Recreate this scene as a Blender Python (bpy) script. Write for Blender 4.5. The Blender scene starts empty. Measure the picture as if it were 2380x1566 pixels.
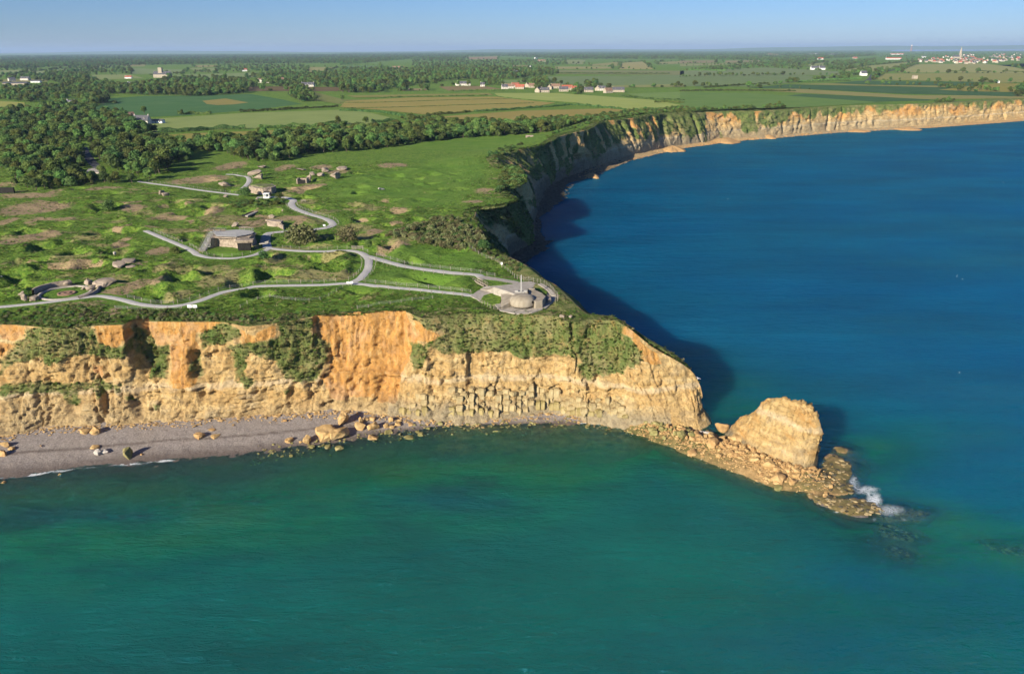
import bpy, bmesh, math, random
import numpy as np
from mathutils import Vector, Matrix

# ------------------------------------------------------------------ camera, sky, sun, exposure
SC = bpy.context.scene
COL = SC.collection
RES_W, RES_H = 1024, 673
CAM_H = 88.0                      # drone height above the sea, metres
FPX = 1831.5                      # focal length in pixels of a 2380 px wide picture
PITCH = math.atan((783 - 115.5) / FPX)
ROLL = math.radians(.25)         # the drone hung slightly right side down
SP, CP = math.sin(PITCH), math.cos(PITCH)
cam_data = bpy.data.cameras.new('camera')
cam = bpy.data.objects.new('camera', cam_data)
COL.objects.link(cam)
cam.location = (0, 0, CAM_H)
cam.rotation_euler = (Matrix.Rotation(math.pi / 2 - PITCH, 3, 'X') @ Matrix.Rotation(-ROLL, 3, 'Z')).to_euler()
cam_data.sensor_fit = 'HORIZONTAL'
cam_data.sensor_width = 36
cam_data.lens = 36 * FPX / 2380
cam_data.clip_start = 1
cam_data.clip_end = 120000
SC.camera = cam

SUN_ELEV, SUN_AZ = math.radians(23), math.radians(217)      # azimuth clockwise from +Y
to_sun = Vector((math.sin(SUN_AZ) * math.cos(SUN_ELEV), math.cos(SUN_AZ) * math.cos(SUN_ELEV), math.sin(SUN_ELEV)))
world = bpy.data.worlds.new('World')
SC.world = world
world.use_nodes = True
wn = world.node_tree
wn.nodes.clear()
w_out = wn.nodes.new('ShaderNodeOutputWorld')
w_bg = wn.nodes.new('ShaderNodeBackground')
w_sky = wn.nodes.new('ShaderNodeTexSky')
w_sky.sky_type = 'NISHITA'
w_sky.sun_disc = False
w_sky.sun_elevation = SUN_ELEV
w_sky.sun_rotation = SUN_AZ
w_sky.altitude = 90
w_sky.air_density = 1.0
w_sky.dust_density = 0.0
w_sky.ozone_density = 8.0
w_bg.inputs['Strength'].default_value = 0.056
w_tint = wn.nodes.new('ShaderNodeMix')          # white balance of the whole sky
w_tint.data_type, w_tint.blend_type = 'RGBA', 'MULTIPLY'
w_tint.inputs[0].default_value = 1.0
w_tint.inputs[7].default_value = (.80, .87, 1.10, 1)
wn.links.new(w_sky.outputs[0], w_tint.inputs[6])
wn.links.new(w_tint.outputs[2], w_bg.inputs[0])
wn.links.new(w_bg.outputs[0], w_out.inputs[0])
sun_data = bpy.data.lights.new('sun', 'SUN')
sun_data.energy = 5.0
sun_data.angle = math.radians(0.5)
sun_data.color = (1.0, 0.905, 0.73)
sun = bpy.data.objects.new('sun', sun_data)
COL.objects.link(sun)
sun.rotation_euler = to_sun.to_track_quat('Z', 'Y').to_euler()
SC.view_settings.view_transform = 'Standard'
SC.view_settings.look = 'None'
SC.view_settings.exposure = 0.85
SC.view_settings.gamma = 1
SC.view_settings.use_curve_mapping = False
SC.render.engine = 'CYCLES'
SC.cycles.max_bounces = 6
SC.cycles.diffuse_bounces = 2
SC.cycles.glossy_bounces = 2
SC.cycles.transmission_bounces = 2
SC.cycles.transparent_max_bounces = 6
SC.cycles.volume_bounces = 0
SC.cycles.use_denoising = True
SC.cycles.sample_clamp_indirect = 2.0
SC.cycles.use_light_tree = False

rng = np.random.default_rng(7)
random.seed(7)

# ------------------------------------------------------------------ survey helpers
# the survey sheets (overlapping enlargements of the drone view) that positions were measured on
SHEET = {0: (0, 0, 1), 1: (0, 74.4, .3359), 2: (790.2, 74.4, .3359), 3: (1580.5, 74.4, .3359), 4: (0, 371.9, .28125),
         5: (464.8, 371.9, .28125), 6: (929.7, 464.8, .23438), 7: (0, 688, .3359), 8: (650.8, 688, .3359),
         9: (1301.6, 688, .3359), 10: (1580.5, 883.2, .3359), 11: (1115.6, 223.1, .27344)}
GZ = 25.0                         # plateau level


def dsp(k, x, y):
    o = SHEET[k]
    return o[0] + x * o[2], o[1] + y * o[2]


def ray(k, x, y):
    dx, dy = dsp(k, x, y)
    a, b = (dx - 1190) / FPX, (783 - dy) / FPX
    a, b = a * math.cos(ROLL) + b * math.sin(ROLL), b * math.cos(ROLL) - a * math.sin(ROLL)
    return a, CP + b * SP, -SP + b * CP


def P(k, x, y, z=GZ):
    """point of level z that was measured at (x, y) on sheet k"""
    r = ray(k, x, y)
    t = (z - CAM_H) / r[2]
    return (r[0] * t, r[1] * t, z)


def PY(k, x, y, Y):
    """the same for a known distance Y"""
    r = ray(k, x, y)
    t = Y / r[1]
    return (r[0] * t, Y, CAM_H + r[2] * t)


def project(p):
    """world points -> sheet 0 coordinates"""
    p = np.asarray(p, float)
    dx, dy, dz = p[..., 0], p[..., 1], p[..., 2] - CAM_H
    f = dy * CP - dz * SP
    u = dy * SP + dz * CP
    a, b = dx / f, u / f
    a, b = a * math.cos(ROLL) - b * math.sin(ROLL), a * math.sin(ROLL) + b * math.cos(ROLL)
    return 1190 + FPX * a, 783 - FPX * b


def pxm(Y):
    """sheet-0 pixels per metre at distance Y"""
    return FPX / math.hypot(Y, 60)


def lin(r, g, b):
    f = lambda c: (c / 255) / 12.92 if c / 255 <= .04045 else ((c / 255 + .055) / 1.055) ** 2.4
    return (f(r), f(g), f(b), 1)


# ------------------------------------------------------------------ numpy noise
def _hash(ix, iy, iz, seed):
    h = (ix.astype(np.int64) * 374761393 + iy.astype(np.int64) * 668265263 + iz.astype(np.int64) * 2147483647 + seed * 974711) & 0x7fffffff
    h = (h ^ (h >> 13)) * 1274126177 & 0x7fffffff
    h = (h ^ (h >> 16)) * 69069 & 0x7fffffff
    return ((h ^ (h >> 11)) & 0xfffff) / 0xfffff


def vnoise(x, y, z=None, seed=0):
    x = np.asarray(x, float)
    y = np.asarray(y, float)
    z = np.zeros_like(x) if z is None else np.asarray(z, float)
    ix, iy, iz = np.floor(x), np.floor(y), np.floor(z)
    fx, fy, fz = x - ix, y - iy, z - iz
    fx, fy, fz = (f * f * f * (f * (f * 6 - 15) + 10) for f in (fx, fy, fz))
    r = 0
    for a in (0, 1):
        wx = fx if a else 1 - fx
        for b in (0, 1):
            wy = fy if b else 1 - fy
            for c in (0, 1):
                wz = fz if c else 1 - fz
                r = r + wx * wy * wz * _hash(ix + a, iy + b, iz + c, seed)
    return r * 2 - 1


def fbm(x, y, z=None, octv=4, seed=0, gain=.5):
    x = np.asarray(x, float); y = np.asarray(y, float)
    z = np.zeros_like(x) if z is None else np.asarray(z, float)
    r, a, f, n = 0, 1, 1, 0
    for i in range(octv):
        r = r + a * vnoise(x * f, y * f, z * f, seed + i * 17)
        n += a
        a *= gain
        f *= 2.03
    return r / n


def cells(u, v, seed=0):
    """cellular noise: one random value per irregular cell, sharp at the cell borders"""
    iu, iv = np.floor(u), np.floor(v)
    best = np.full(np.shape(u), 9.0)
    val = np.zeros(np.shape(u))
    zero = np.zeros(np.shape(u))
    for a in (-1, 0, 1):
        for b in (-1, 0, 1):
            cu, cv = iu + a, iv + b
            ju, jv = _hash(cu, cv, zero, seed), _hash(cu, cv, zero + 7, seed)
            d = (u - cu - ju) ** 2 + (v - cv - jv) ** 2
            m = d < best
            best = np.where(m, d, best)
            val = np.where(m, _hash(cu, cv, zero + 13, seed), val)
    return val * 2 - 1


def sstep(a, b, x):
    t = np.clip((x - a) / (b - a), 0, 1)
    return t * t * (3 - 2 * t)


def inpoly(x, y, poly):
    x = np.asarray(x); y = np.asarray(y)
    c = np.zeros(x.shape, bool)
    n = len(poly)
    for i in range(n):
        x1, y1 = poly[i][:2]
        x2, y2 = poly[(i + 1) % n][:2]
        if y1 == y2:
            continue
        c ^= ((y1 > y) != (y2 > y)) & (x < (x2 - x1) * (y - y1) / (y2 - y1) + x1)
    return c


def dist_poly(x, y, pts):
    """distance of points to an open polyline"""
    d = np.full(np.shape(x), 1e9)
    for (x1, y1), (x2, y2) in zip([p[:2] for p in pts[:-1]], [p[:2] for p in pts[1:]]):
        vx, vy = x2 - x1, y2 - y1
        L = vx * vx + vy * vy + 1e-9
        t = np.clip(((x - x1) * vx + (y - y1) * vy) / L, 0, 1)
        d = np.minimum(d, np.hypot(x - x1 - t * vx, y - y1 - t * vy))
    return d


def smooth_line(pts, step, closed=False):
    """Catmull-Rom through the points, resampled at about step"""
    p = np.array(pts, float)
    q = np.vstack([2 * p[0] - p[1], p, 2 * p[-1] - p[-2]])
    out = []
    for i in range(1, len(q) - 2):
        n = max(1, int(np.linalg.norm(q[i + 1] - q[i]) / step))
        for j in range(n):
            t = j / n
            out.append(.5 * (2 * q[i] + (q[i + 1] - q[i - 1]) * t + (2 * q[i - 1] - 5 * q[i] + 4 * q[i + 1] - q[i + 2]) * t * t
                             + (3 * q[i] - q[i - 1] - 3 * q[i + 1] + q[i + 2]) * t ** 3))
    out.append(p[-1])
    return np.array(out)


# ------------------------------------------------------------------ mesh and object helpers
def mesh_np(name, v, f, mats=(), smooth=False, attrs=None):
    """mesh from arrays; f is (n,3) or (n,4)"""
    m = bpy.data.meshes.new(name)
    v = np.ascontiguousarray(v, np.float32)
    f = np.ascontiguousarray(f, np.int32)
    k = f.shape[1]
    m.vertices.add(len(v))
    m.vertices.foreach_set('co', v.ravel())
    m.loops.add(f.size)
    m.loops.foreach_set('vertex_index', f.ravel())
    m.polygons.add(len(f))
    m.polygons.foreach_set('loop_start', np.arange(0, f.size, k, dtype=np.int32))
    m.polygons.foreach_set('loop_total', np.full(len(f), k, np.int32))
    if smooth:
        m.polygons.foreach_set('use_smooth', np.ones(len(f), bool))
    for a in mats:
        m.materials.append(a)
    m.update(calc_edges=True)
    if attrs:
        for an, data in attrs.items():
            at = m.attributes.new(an, 'FLOAT_COLOR', 'POINT')
            d = np.ones((len(v), 4), np.float32)
            data = np.asarray(data)
            d[:, :data.shape[1]] = data
            at.data.foreach_set('color', d.ravel())
    return m


def grid_faces(nu, nv, keep=None):
    i = np.arange(nu * nv).reshape(nu, nv)
    f = np.stack([i[:-1, :-1], i[1:, :-1], i[1:, 1:], i[:-1, 1:]], -1)
    if keep is not None:
        f = f[keep]
    return f.reshape(-1, 4)


def compact(v, f):
    used = np.unique(f)
    idx = np.full(len(v), -1)
    idx[used] = np.arange(len(used))
    return used, idx[f]


def link(name, mesh, parent=None, loc=(0, 0, 0), rot=(0, 0, 0), scale=(1, 1, 1)):
    o = bpy.data.objects.new(name, mesh)
    COL.objects.link(o)
    o.location = loc
    o.rotation_euler = rot
    o.scale = scale if hasattr(scale, '__len__') else (scale,) * 3
    if parent is not None:
        o.parent = parent
    return o


def tag(o, label=None, cat=None, group=None, kind=None):
    if label:
        o['label'] = label
    if cat:
        o['category'] = cat
    if group:
        o['group'] = group
    if kind:
        o['kind'] = kind
    return o


def thing(name, label, cat, loc=(0, 0, 0), rz=0, group=None):
    return tag(link(name, None, None, loc, (0, 0, rz)), label, cat, group)


class MB:
    """collects simple shapes into one mesh"""
    def __init__(s):
        s.v, s.f = [], []

    def poly(s, pts, faces):
        o = len(s.v)
        s.v += [tuple(p) for p in pts]
        s.f += [tuple(i + o for i in f) for f in faces]
        return s

    def box(s, c, size, rz=0, taper=1.0):
        x, y, z = (d / 2 for d in size)
        cr, sr = math.cos(rz), math.sin(rz)
        pts = []
        for dz, k in ((-z, 1), (z, taper)):
            for dx, dy in ((-x, -y), (x, -y), (x, y), (-x, y)):
                dx, dy = dx * k, dy * k
                pts.append((c[0] + dx * cr - dy * sr, c[1] + dx * sr + dy * cr, c[2] + dz))
        return s.poly(pts, [(3, 2, 1, 0), (4, 5, 6, 7), (0, 1, 5, 4), (1, 2, 6, 5), (2, 3, 7, 6), (3, 0, 4, 7)])

    def prism(s, outline, z0, z1, inset=1.0):
        n = len(outline)
        cx = sum(p[0] for p in outline) / n
        cy = sum(p[1] for p in outline) / n
        a = [(p[0], p[1], z0 if not hasattr(z0, '__len__') else z0[i]) for i, p in enumerate(outline)]
        b = [(cx + (p[0] - cx) * inset, cy + (p[1] - cy) * inset, z1 if not hasattr(z1, '__len__') else z1[i]) for i, p in enumerate(outline)]
        return s.poly(a + b, [tuple(range(n - 1, -1, -1)), tuple(range(n, 2 * n))] + [(i, (i + 1) % n, n + (i + 1) % n, n + i) for i in range(n)])

    def bar(s, a, b, r, n=4, r2=None):
        a, b = Vector(a), Vector(b)
        d = (b - a).normalized()
        u = d.orthogonal().normalized()
        w = d.cross(u)
        r2 = r if r2 is None else r2
        pts = []
        for p, q in ((a, r), (b, r2)):
            for i in range(n):
                t = 2 * math.pi * (i + .5) / n
                pts.append(p + u * (q * math.cos(t)) + w * (q * math.sin(t)))
        return s.poly(pts, [tuple(range(n - 1, -1, -1)), tuple(range(n, 2 * n))] + [(i, (i + 1) % n, n + (i + 1) % n, n + i) for i in range(n)])

    def build(s, name, mat, parent=None, loc=(0, 0, 0), rot=(0, 0, 0), bevel=0, smooth=False, recalc=True):
        m = bpy.data.meshes.new(name)
        m.from_pydata([tuple(map(float, p)) for p in s.v], [], s.f)
        if recalc or bevel:
            bm = bmesh.new()
            bm.from_mesh(m)
            bmesh.ops.recalc_face_normals(bm, faces=bm.faces)
            if bevel:
                bmesh.ops.bevel(bm, geom=bm.edges, offset=bevel, segments=1, affect='EDGES')
            bm.to_mesh(m)
            bm.free()
        if smooth:
            for p in m.polygons:
                p.use_smooth = True
        m.materials.append(mat)
        return link(name, m, parent, loc, rot)


# ------------------------------------------------------------------ materials
class Mat:
    def __init__(s, name):
        s.m = bpy.data.materials.new(name)
        s.m.use_nodes = True
        s.t = s.m.node_tree
        s.t.nodes.clear()
        s.out = s.t.nodes.new('ShaderNodeOutputMaterial')

    def n(s, kind, props=None, **ins):
        nd = s.t.nodes.new('ShaderNode' + kind)
        for k, v in (props or {}).items():
            setattr(nd, k, v)
        for k, v in ins.items():
            s.set(nd, k.replace('_', ' '), v)
        return nd

    def set(s, nd, key, v):
        sock = nd.inputs[int(key[1:])] if key[0] == 'i' and key[1:].isdigit() else nd.inputs[key]
        if isinstance(v, bpy.types.NodeSocket):
            s.t.links.new(v, sock)
        elif isinstance(v, bpy.types.Node):
            s.t.links.new(v.outputs[0], sock)
        else:
            sock.default_value = v

    def pos(s):
        return s.n('NewGeometry').outputs['Position']

    def noise(s, vec, scale, detail=4, rough=.55, stretch=None, lac=2.0, dist=0):
        if stretch:
            mp = s.n('Mapping', Scale=stretch)
            s.set(mp, 'Vector', vec)
            vec = mp.outputs[0]
        nd = s.n('TexNoise', Scale=scale, Detail=detail, Roughness=rough, Distortion=dist)
        s.set(nd, 'Vector', vec)
        return nd.outputs[0]

    def ramp(s, fac, stops, interp='LINEAR'):
        nd = s.n('ValToRGB')
        nd.color_ramp.interpolation = interp
        e = nd.color_ramp.elements
        while len(e) < len(stops):
            e.new(.5)
        for el, (p, c) in zip(e, stops):
            el.position = p
            el.color = c if hasattr(c, '__len__') else (c, c, c, 1)
        s.set(nd, 'Fac', fac)
        return nd.outputs[0]

    def mix(s, fac, a, b, mode='MIX'):
        nd = s.n('Mix', {'data_type': 'RGBA', 'blend_type': mode})
        s.set(nd, 'i0', fac)
        s.set(nd, 'i6', a)
        s.set(nd, 'i7', b)
        return nd.outputs[2]

    def math(s, op, a, b=None, clamp=False):
        nd = s.n('Math', {'operation': op, 'use_clamp': clamp})
        s.set(nd, 'i0', a)
        if b is not None:
            s.set(nd, 'i1', b)
        return nd.outputs[0]

    def attr(s, name):
        a = s.n('Attribute', {'attribute_name': name})
        sep = s.n('SeparateColor', Color=a.outputs['Color'])
        s.alpha = a.outputs['Alpha']
        return sep.outputs[0], sep.outputs[1], sep.outputs[2]

    def bump(s, h, strength=.5, dist=.1, normal=None):
        b = s.n('Bump', Strength=strength, Distance=dist, Height=h)
        if normal is not None:
            s.set(b, 'Normal', normal)
        return b.outputs[0]

    def bsdf(s, color, rough=.9, normal=None, spec=.25, **kw):
        b = s.n('BsdfPrincipled', Base_Color=color, Roughness=rough, Specular_IOR_Level=spec, **kw)
        if normal is not None:
            s.set(b, 'Normal', normal)
        return b

    def done(s, shader, socket='Surface'):
        s.t.links.new(shader.outputs[0] if isinstance(shader, bpy.types.Node) else shader, s.out.inputs[socket])
        return s.m


def thresh(M, base, noise, w=.12, k=.9):
    """ragged edge: mask + (noise-.5)*k pushed through a narrow ramp"""
    v = M.math('ADD', base, M.math('MULTIPLY', M.math('SUBTRACT', noise, .5), k))
    return M.ramp(v, [(.5 - w, 0), (.5 + w, 1)])


def m_ground():
    M = Mat('meadow')
    p = M.pos()
    bare, straw, lawn = M.attr('mask')
    big = M.noise(p, .012, 3)
    mid = M.noise(p, .09, 5, .6)
    fine = M.noise(p, .75, 6, .78, stretch=(1, 1.5, 1))
    tuft = M.noise(p, .35, 5, .75, stretch=(1, 1.6, 1))
    g = M.ramp(mid, [(.28, (.07, .155, .018, 1)), (.46, (.12, .235, .024, 1)), (.60, (.16, .27, .034, 1)), (.78, (.20, .26, .045, 1))])
    g = M.mix(M.ramp(big, [(.35, 0), (.65, .55)]), g, (.13, .22, .03, 1))
    g = M.mix(M.ramp(tuft, [(.36, .7), (.52, 0)]), g, (.04, .088, .02, 1))
    g = M.mix(M.ramp(fine, [(.5, 0), (.64, .75)]), g, (.27, .32, .07, 1))
    g = M.mix(M.ramp(fine, [(.36, .8), (.49, 0)]), g, (.045, .09, .02, 1))
    g = M.mix(M.ramp(M.noise(p, .22, 6, .75, stretch=(.8, 2.2, 1)), [(.56, 0), (.72, .45)]), g, (.30, .27, .10, 1))
    lw = M.mix(M.ramp(mid, [(.3, 0), (.7, 1)]), (.09, .19, .024, 1), (.145, .235, .038, 1))
    g = M.mix(M.math('MULTIPLY', lawn, .85), g, lw)
    st = thresh(M, straw, tuft)
    g = M.mix(M.math('MULTIPLY', st, .8), g, M.mix(fine, (.20, .17, .07, 1), (.42, .36, .17, 1)))
    br = thresh(M, bare, M.noise(p, .5, 5, .7), .10)
    g = M.mix(M.math('MULTIPLY', br, .9), g, M.mix(M.noise(p, 1.3, 4, .7), (.22, .15, .085, 1), (.46, .335, .21, 1)))
    h = M.math('ADD', M.math('MULTIPLY', tuft, 1.0), M.math('MULTIPLY', fine, .5))
    return M.done(M.bsdf(g, .95, M.bump(h, 1.0, 1.1), .1))


def m_cliff():
    M = Mat('cliff_rock')
    p = M.pos()
    veg, org, wet = M.attr('mask')
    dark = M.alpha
    n1 = M.noise(p, .16, 5, .6)
    n2 = M.noise(p, 1.0, 6, .75)
    n3 = M.noise(p, .45, 5, .7)
    strat = M.noise(p, .30, 5, .65, stretch=(.25, .25, 3.0))
    vert = M.noise(p, .5, 4, .6, stretch=(1.6, 1.6, .22))
    lv = M.math('ADD', M.math('MULTIPLY', strat, .5), M.math('MULTIPLY', n3, .5))
    lime = M.ramp(lv, [(.30, (.22, .14, .06, 1)), (.42, (.43, .285, .12, 1)), (.53, (.60, .415, .185, 1)), (.68, (.72, .56, .31, 1))])
    lime = M.mix(M.ramp(n1, [(.48, 0), (.68, .5)]), lime, (.52, .30, .105, 1))
    lime = M.mix(M.ramp(n1, [(.28, .6), (.44, 0)]), lime, (.40, .33, .225, 1))
    lime = M.mix(M.ramp(n2, [(.36, .6), (.5, 0)]), lime, (.235, .165, .09, 1))
    sep = M.n('SeparateXYZ', Vector=p)
    zb = M.math('ABSOLUTE', M.math('SUBTRACT', M.math('ADD', sep.outputs[2], M.math('MULTIPLY', M.math('SUBTRACT', n1, .5), 3.0)), 9.6))
    lime = M.mix(M.ramp(zb, [(.3, .4), (.9, 0)]), lime, (.70, .58, .40, 1))
    o = M.ramp(n2, [(.3, (.38, .185, .05, 1)), (.5, (.56, .285, .08, 1)), (.75, (.66, .385, .14, 1))])
    o = M.mix(M.ramp(vert, [(.35, .7), (.52, 0)]), o, (.44, .255, .11, 1))
    o = M.mix(M.ramp(vert, [(.53, 0), (.68, .6)]), o, (.66, .46, .21, 1))
    o = M.mix(M.ramp(n1, [(.35, .5), (.5, 0)]), o, (.60, .40, .24, 1))
    c = M.mix(thresh(M, org, n1, .2), lime, o)
    grey = M.ramp(n2, [(.3, (.17, .15, .105, 1)), (.6, (.34, .30, .215, 1))])
    c = M.mix(M.math('MULTIPLY', wet, .85), c, grey)
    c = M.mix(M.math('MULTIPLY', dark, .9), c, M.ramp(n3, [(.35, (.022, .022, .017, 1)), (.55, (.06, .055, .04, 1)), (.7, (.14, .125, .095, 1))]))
    vn = M.noise(p, .45, 6, .8)
    vm = thresh(M, veg, vn, .2, 1.7)
    vf = M.noise(p, .9, 5, .75)
    gr = M.ramp(M.noise(p, .13, 5, .65), [(.32, (.085, .14, .032, 1)), (.5, (.155, .185, .055, 1)), (.66, (.25, .23, .10, 1))])
    gr = M.mix(M.ramp(vf, [(.34, .7), (.5, 0)]), gr, (.04, .075, .018, 1))
    gr = M.mix(M.ramp(vf, [(.54, 0), (.72, .55)]), gr, (.33, .28, .14, 1))
    c = M.mix(vm, c, gr)
    h = M.math('ADD', M.math('MULTIPLY', n2, 1.1), M.math('ADD', M.math('MULTIPLY', strat, .3), M.math('MULTIPLY', vert, .4)))
    return M.done(M.bsdf(c, .95, M.bump(h, 1.0, .9), .08))


def m_simple(name, stops, scale=.8, rough=.9, bump=.4, dist=.1, obj=False, detail=5, stretch=None, spec=.2, nr=.6):
    M = Mat(name)
    p = M.n('TexCoord').outputs['Object'] if obj else M.pos()
    n = M.noise(p, scale, detail, nr, stretch=stretch)
    return M.done(M.bsdf(M.ramp(n, stops), rough, M.bump(n, bump, dist) if bump else None, spec))


def m_foliage(name, dark, lightc, trans=.25, hv=.09, up=0.0):
    M = Mat(name)
    oi = M.n('ObjectInfo')
    rnd = oi.outputs['Random']
    n = M.noise(M.pos(), .35, 2)
    c = M.mix(M.ramp(n, [(.35, 0), (.65, 1)]), dark, lightc)
    hs = M.n('HueSaturation', Color=c, Hue=M.math('ADD', .5 - hv / 2, M.math('MULTIPLY', rnd, hv)),
             Value=M.math('ADD', .62, M.math('MULTIPLY', rnd, .85)), Saturation=1.0)
    nrm = None
    if up:
        vm = M.n('Mix', {'data_type': 'VECTOR'})
        M.set(vm, 'i0', up)
        M.set(vm, 'i4', M.n('NewGeometry').outputs['Normal'])
        M.set(vm, 'i5', (0, 0, 1))
        nrm = vm.outputs[1]
    d = M.bsdf(hs.outputs[0], .75, nrm, .15)
    t = M.n('BsdfTranslucent', Color=hs.outputs[0])
    x = M.n('MixShader', Fac=trans)
    M.t.links.new(d.outputs[0], x.inputs[1])
    M.t.links.new(t.outputs[0], x.inputs[2])
    return M.done(x)


def m_field():
    M = Mat('crop_field')
    p = M.pos()
    oc = M.n('ObjectInfo').outputs['Color']
    n = M.noise(p, .03, 4, .6)
    f = M.noise(p, .25, 4, .7, stretch=(.12, 1.5, 1))
    v = M.math('ADD', M.math('MULTIPLY', n, .55), M.math('MULTIPLY', f, .45))
    c = M.mix(M.ramp(v, [(.3, 0), (.7, 1)]), M.mix(.22, oc, (.03, .06, .02, 1)), M.mix(.12, oc, (.42, .36, .17, 1)))
    return M.done(M.bsdf(c, .95, M.bump(f, .5, .4), .1))


def m_water():
    M = Mat('sea_water')
    p = M.pos()
    dep, blue, foam = M.attr('mask')
    n = M.noise(p, .018, 4, .6, stretch=(.6, 1.3, 1))
    patch = M.noise(p, .05, 5, .7, stretch=(.5, 1.2, 1))
    teal = M.ramp(n, [(.35, (.0, .070, .066, 1)), (.6, (.0, .116, .094, 1))])
    green = M.ramp(patch, [(.36, (.002, .065, .046, 1)), (.50, (.002, .145, .066, 1)), (.66, (.022, .155, .05, 1))])
    bl = M.ramp(n, [(.35, (.0, .068, .152, 1)), (.65, (.0, .104, .210, 1))])
    c = M.mix(M.ramp(dep, [(.22, 0), (.55, 1)]), green, teal)
    c = M.mix(blue, c, bl)
    w1 = M.noise(p, .20, 3, .55, stretch=(.55, 1.25, 1), dist=.4)
    rot = M.n('Mapping', Rotation=(0, 0, math.radians(-24)), Scale=(.42, 1.3, 1))
    M.set(rot, 'Vector', p)
    w2 = M.noise(rot.outputs[0], .62, 5, .65, dist=.5)
    w3 = M.noise(rot.outputs[0], 2.2, 3, .6)
    w0 = M.noise(p, .045, 4, .6, stretch=(.5, 2.4, 1), dist=.6)
    h = M.math('ADD', M.math('MULTIPLY', w1, 1.1), M.math('ADD', M.math('MULTIPLY', w2, 1.2), M.math('MULTIPLY', w3, .2)))
    h = M.math('ADD', h, M.math("MULTIPLY", w0, 2.4))
    nrm = M.bump(h, 1.0, 2.0)
    gust = M.noise(p, .012, 5, .65, stretch=(.5, 1.6, 1))
    body = M.bsdf(c, .6, nrm, 0.0, IOR=1.33, Subsurface_Weight=.9, Subsurface_Radius=(1.0, 1.0, 1.0), Subsurface_Scale=18.0)
    body.subsurface_method = 'BURLEY'
    tr = M.n('BsdfTransparent', Color=(.78, .93, .84, 1))
    alpha = M.math('SUBTRACT', 1.0, M.math('EXPONENT', M.math('MULTIPLY', dep, -6.5)))
    mx = M.n('MixShader', Fac=alpha)
    M.t.links.new(tr.outputs[0], mx.inputs[1])
    M.t.links.new(body.outputs[0], mx.inputs[2])
    gl = M.n('BsdfGlossy', Color=(.17, .64, .99, 1), Roughness=M.ramp(gust, [(.35, .06), (.65, .24)]), Normal=nrm)
    fr = M.n('Fresnel', IOR=1.33, Normal=nrm)
    mg = M.n('MixShader', Fac=M.math('MULTIPLY', fr.outputs[0], 1.0))
    M.t.links.new(mx.outputs[0], mg.inputs[1])
    M.t.links.new(gl.outputs[0], mg.inputs[2])
    fn = M.noise(p, .55, 7, .78, dist=2.0)
    lace = M.math('SUBTRACT', 1.0, M.math('MULTIPLY', M.math('ABSOLUTE', M.math('SUBTRACT', fn, .5)), 5.5), True)
    fm = M.ramp(M.math('MULTIPLY', foam, M.math('ADD', .30, M.math('MULTIPLY', lace, .85))), [(.50, 0), (.85, 1)])
    fo = M.bsdf((.72, .75, .76, 1), .7)
    mf = M.n('MixShader', Fac=fm)
    M.t.links.new(mg.outputs[0], mf.inputs[1])
    M.t.links.new(fo.outputs[0], mf.inputs[2])
    return M.done(mf)


def m_seabed():
    M = Mat('shingle')
    p = M.pos()
    rock, weed, wetm = M.attr('mask')
    n = M.noise(p, 2.6, 4, .8)
    n2 = M.noise(p, .12, 5, .6)
    c = M.ramp(n, [(.30, (.15, .125, .112, 1)), (.5, (.265, .23, .21, 1)), (.72, (.43, .39, .36, 1))])
    c = M.mix(M.ramp(n2, [(.4, 0), (.7, .35)]), c, (.27, .225, .185, 1))
    c = M.mix(M.math('MULTIPLY', wetm, .75), c, (.085, .062, .052, 1))
    rk = M.ramp(M.noise(p, .5, 5, .7), [(.3, (.16, .11, .05, 1)), (.5, (.36, .235, .10, 1)), (.7, (.50, .33, .15, 1))])
    c = M.mix(thresh(M, rock, M.noise(p, .6, 5, .7), .2), c, rk)
    wd = M.ramp(M.noise(p, .3, 6, .75), [(.32, (.035, .036, .014, 1)), (.5, (.11, .105, .035, 1)), (.70, (.24, .21, .08, 1))])
    c = M.mix(thresh(M, weed, M.noise(p, .28, 6, .75), .18), c, wd)
    return M.done(M.bsdf(c, .85, M.bump(M.math('ADD', n, M.math('MULTIPLY', M.noise(p, .5, 5, .7), 1.5)), .7, .25), .25))


MG = m_ground()
MC = m_cliff()
MF = m_field()
MW = m_water()
MSB = m_seabed()
MPATH = m_simple('gravel_path', [(.3, (.35, .335, .31, 1)), (.7, (.50, .48, .45, 1))], 2.2, bump=.3, dist=.03)
MTERR = m_simple('terrace_paving', [(.3, (.27, .24, .20, 1)), (.7, (.42, .38, .33, 1))], 1.0, bump=.3, dist=.03)
MROAD = m_simple('asphalt', [(.3, (.055, .055, .06, 1)), (.7, (.085, .085, .09, 1))], 1.0, bump=.2, dist=.02)
MCON = m_simple('old_concrete', [(.28, (.10, .08, .06, 1)), (.45, (.27, .215, .165, 1)), (.72, (.43, .355, .28, 1))], .9, bump=.8, dist=.18, obj=True, nr=.7)
MCONS = m_simple('smooth_concrete', [(.25, (.20, .165, .12, 1)), (.5, (.31, .265, .20, 1)), (.75, (.40, .345, .27, 1))], .6, bump=.25, dist=.05, obj=True, stretch=(1, 1, .5))
MDARK = m_simple('dark_opening', [(.3, (.012, .011, .010, 1)), (.7, (.03, .028, .025, 1))], 2, bump=0)  # near-black colour painting the shade in openings; also scar and retaining wall
MROCK = m_simple('fallen_limestone', [(.28, (.25, .155, .06, 1)), (.5, (.46, .30, .13, 1)), (.74, (.58, .42, .22, 1))], .9, bump=.8, dist=.2, obj=True, nr=.7)
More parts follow.
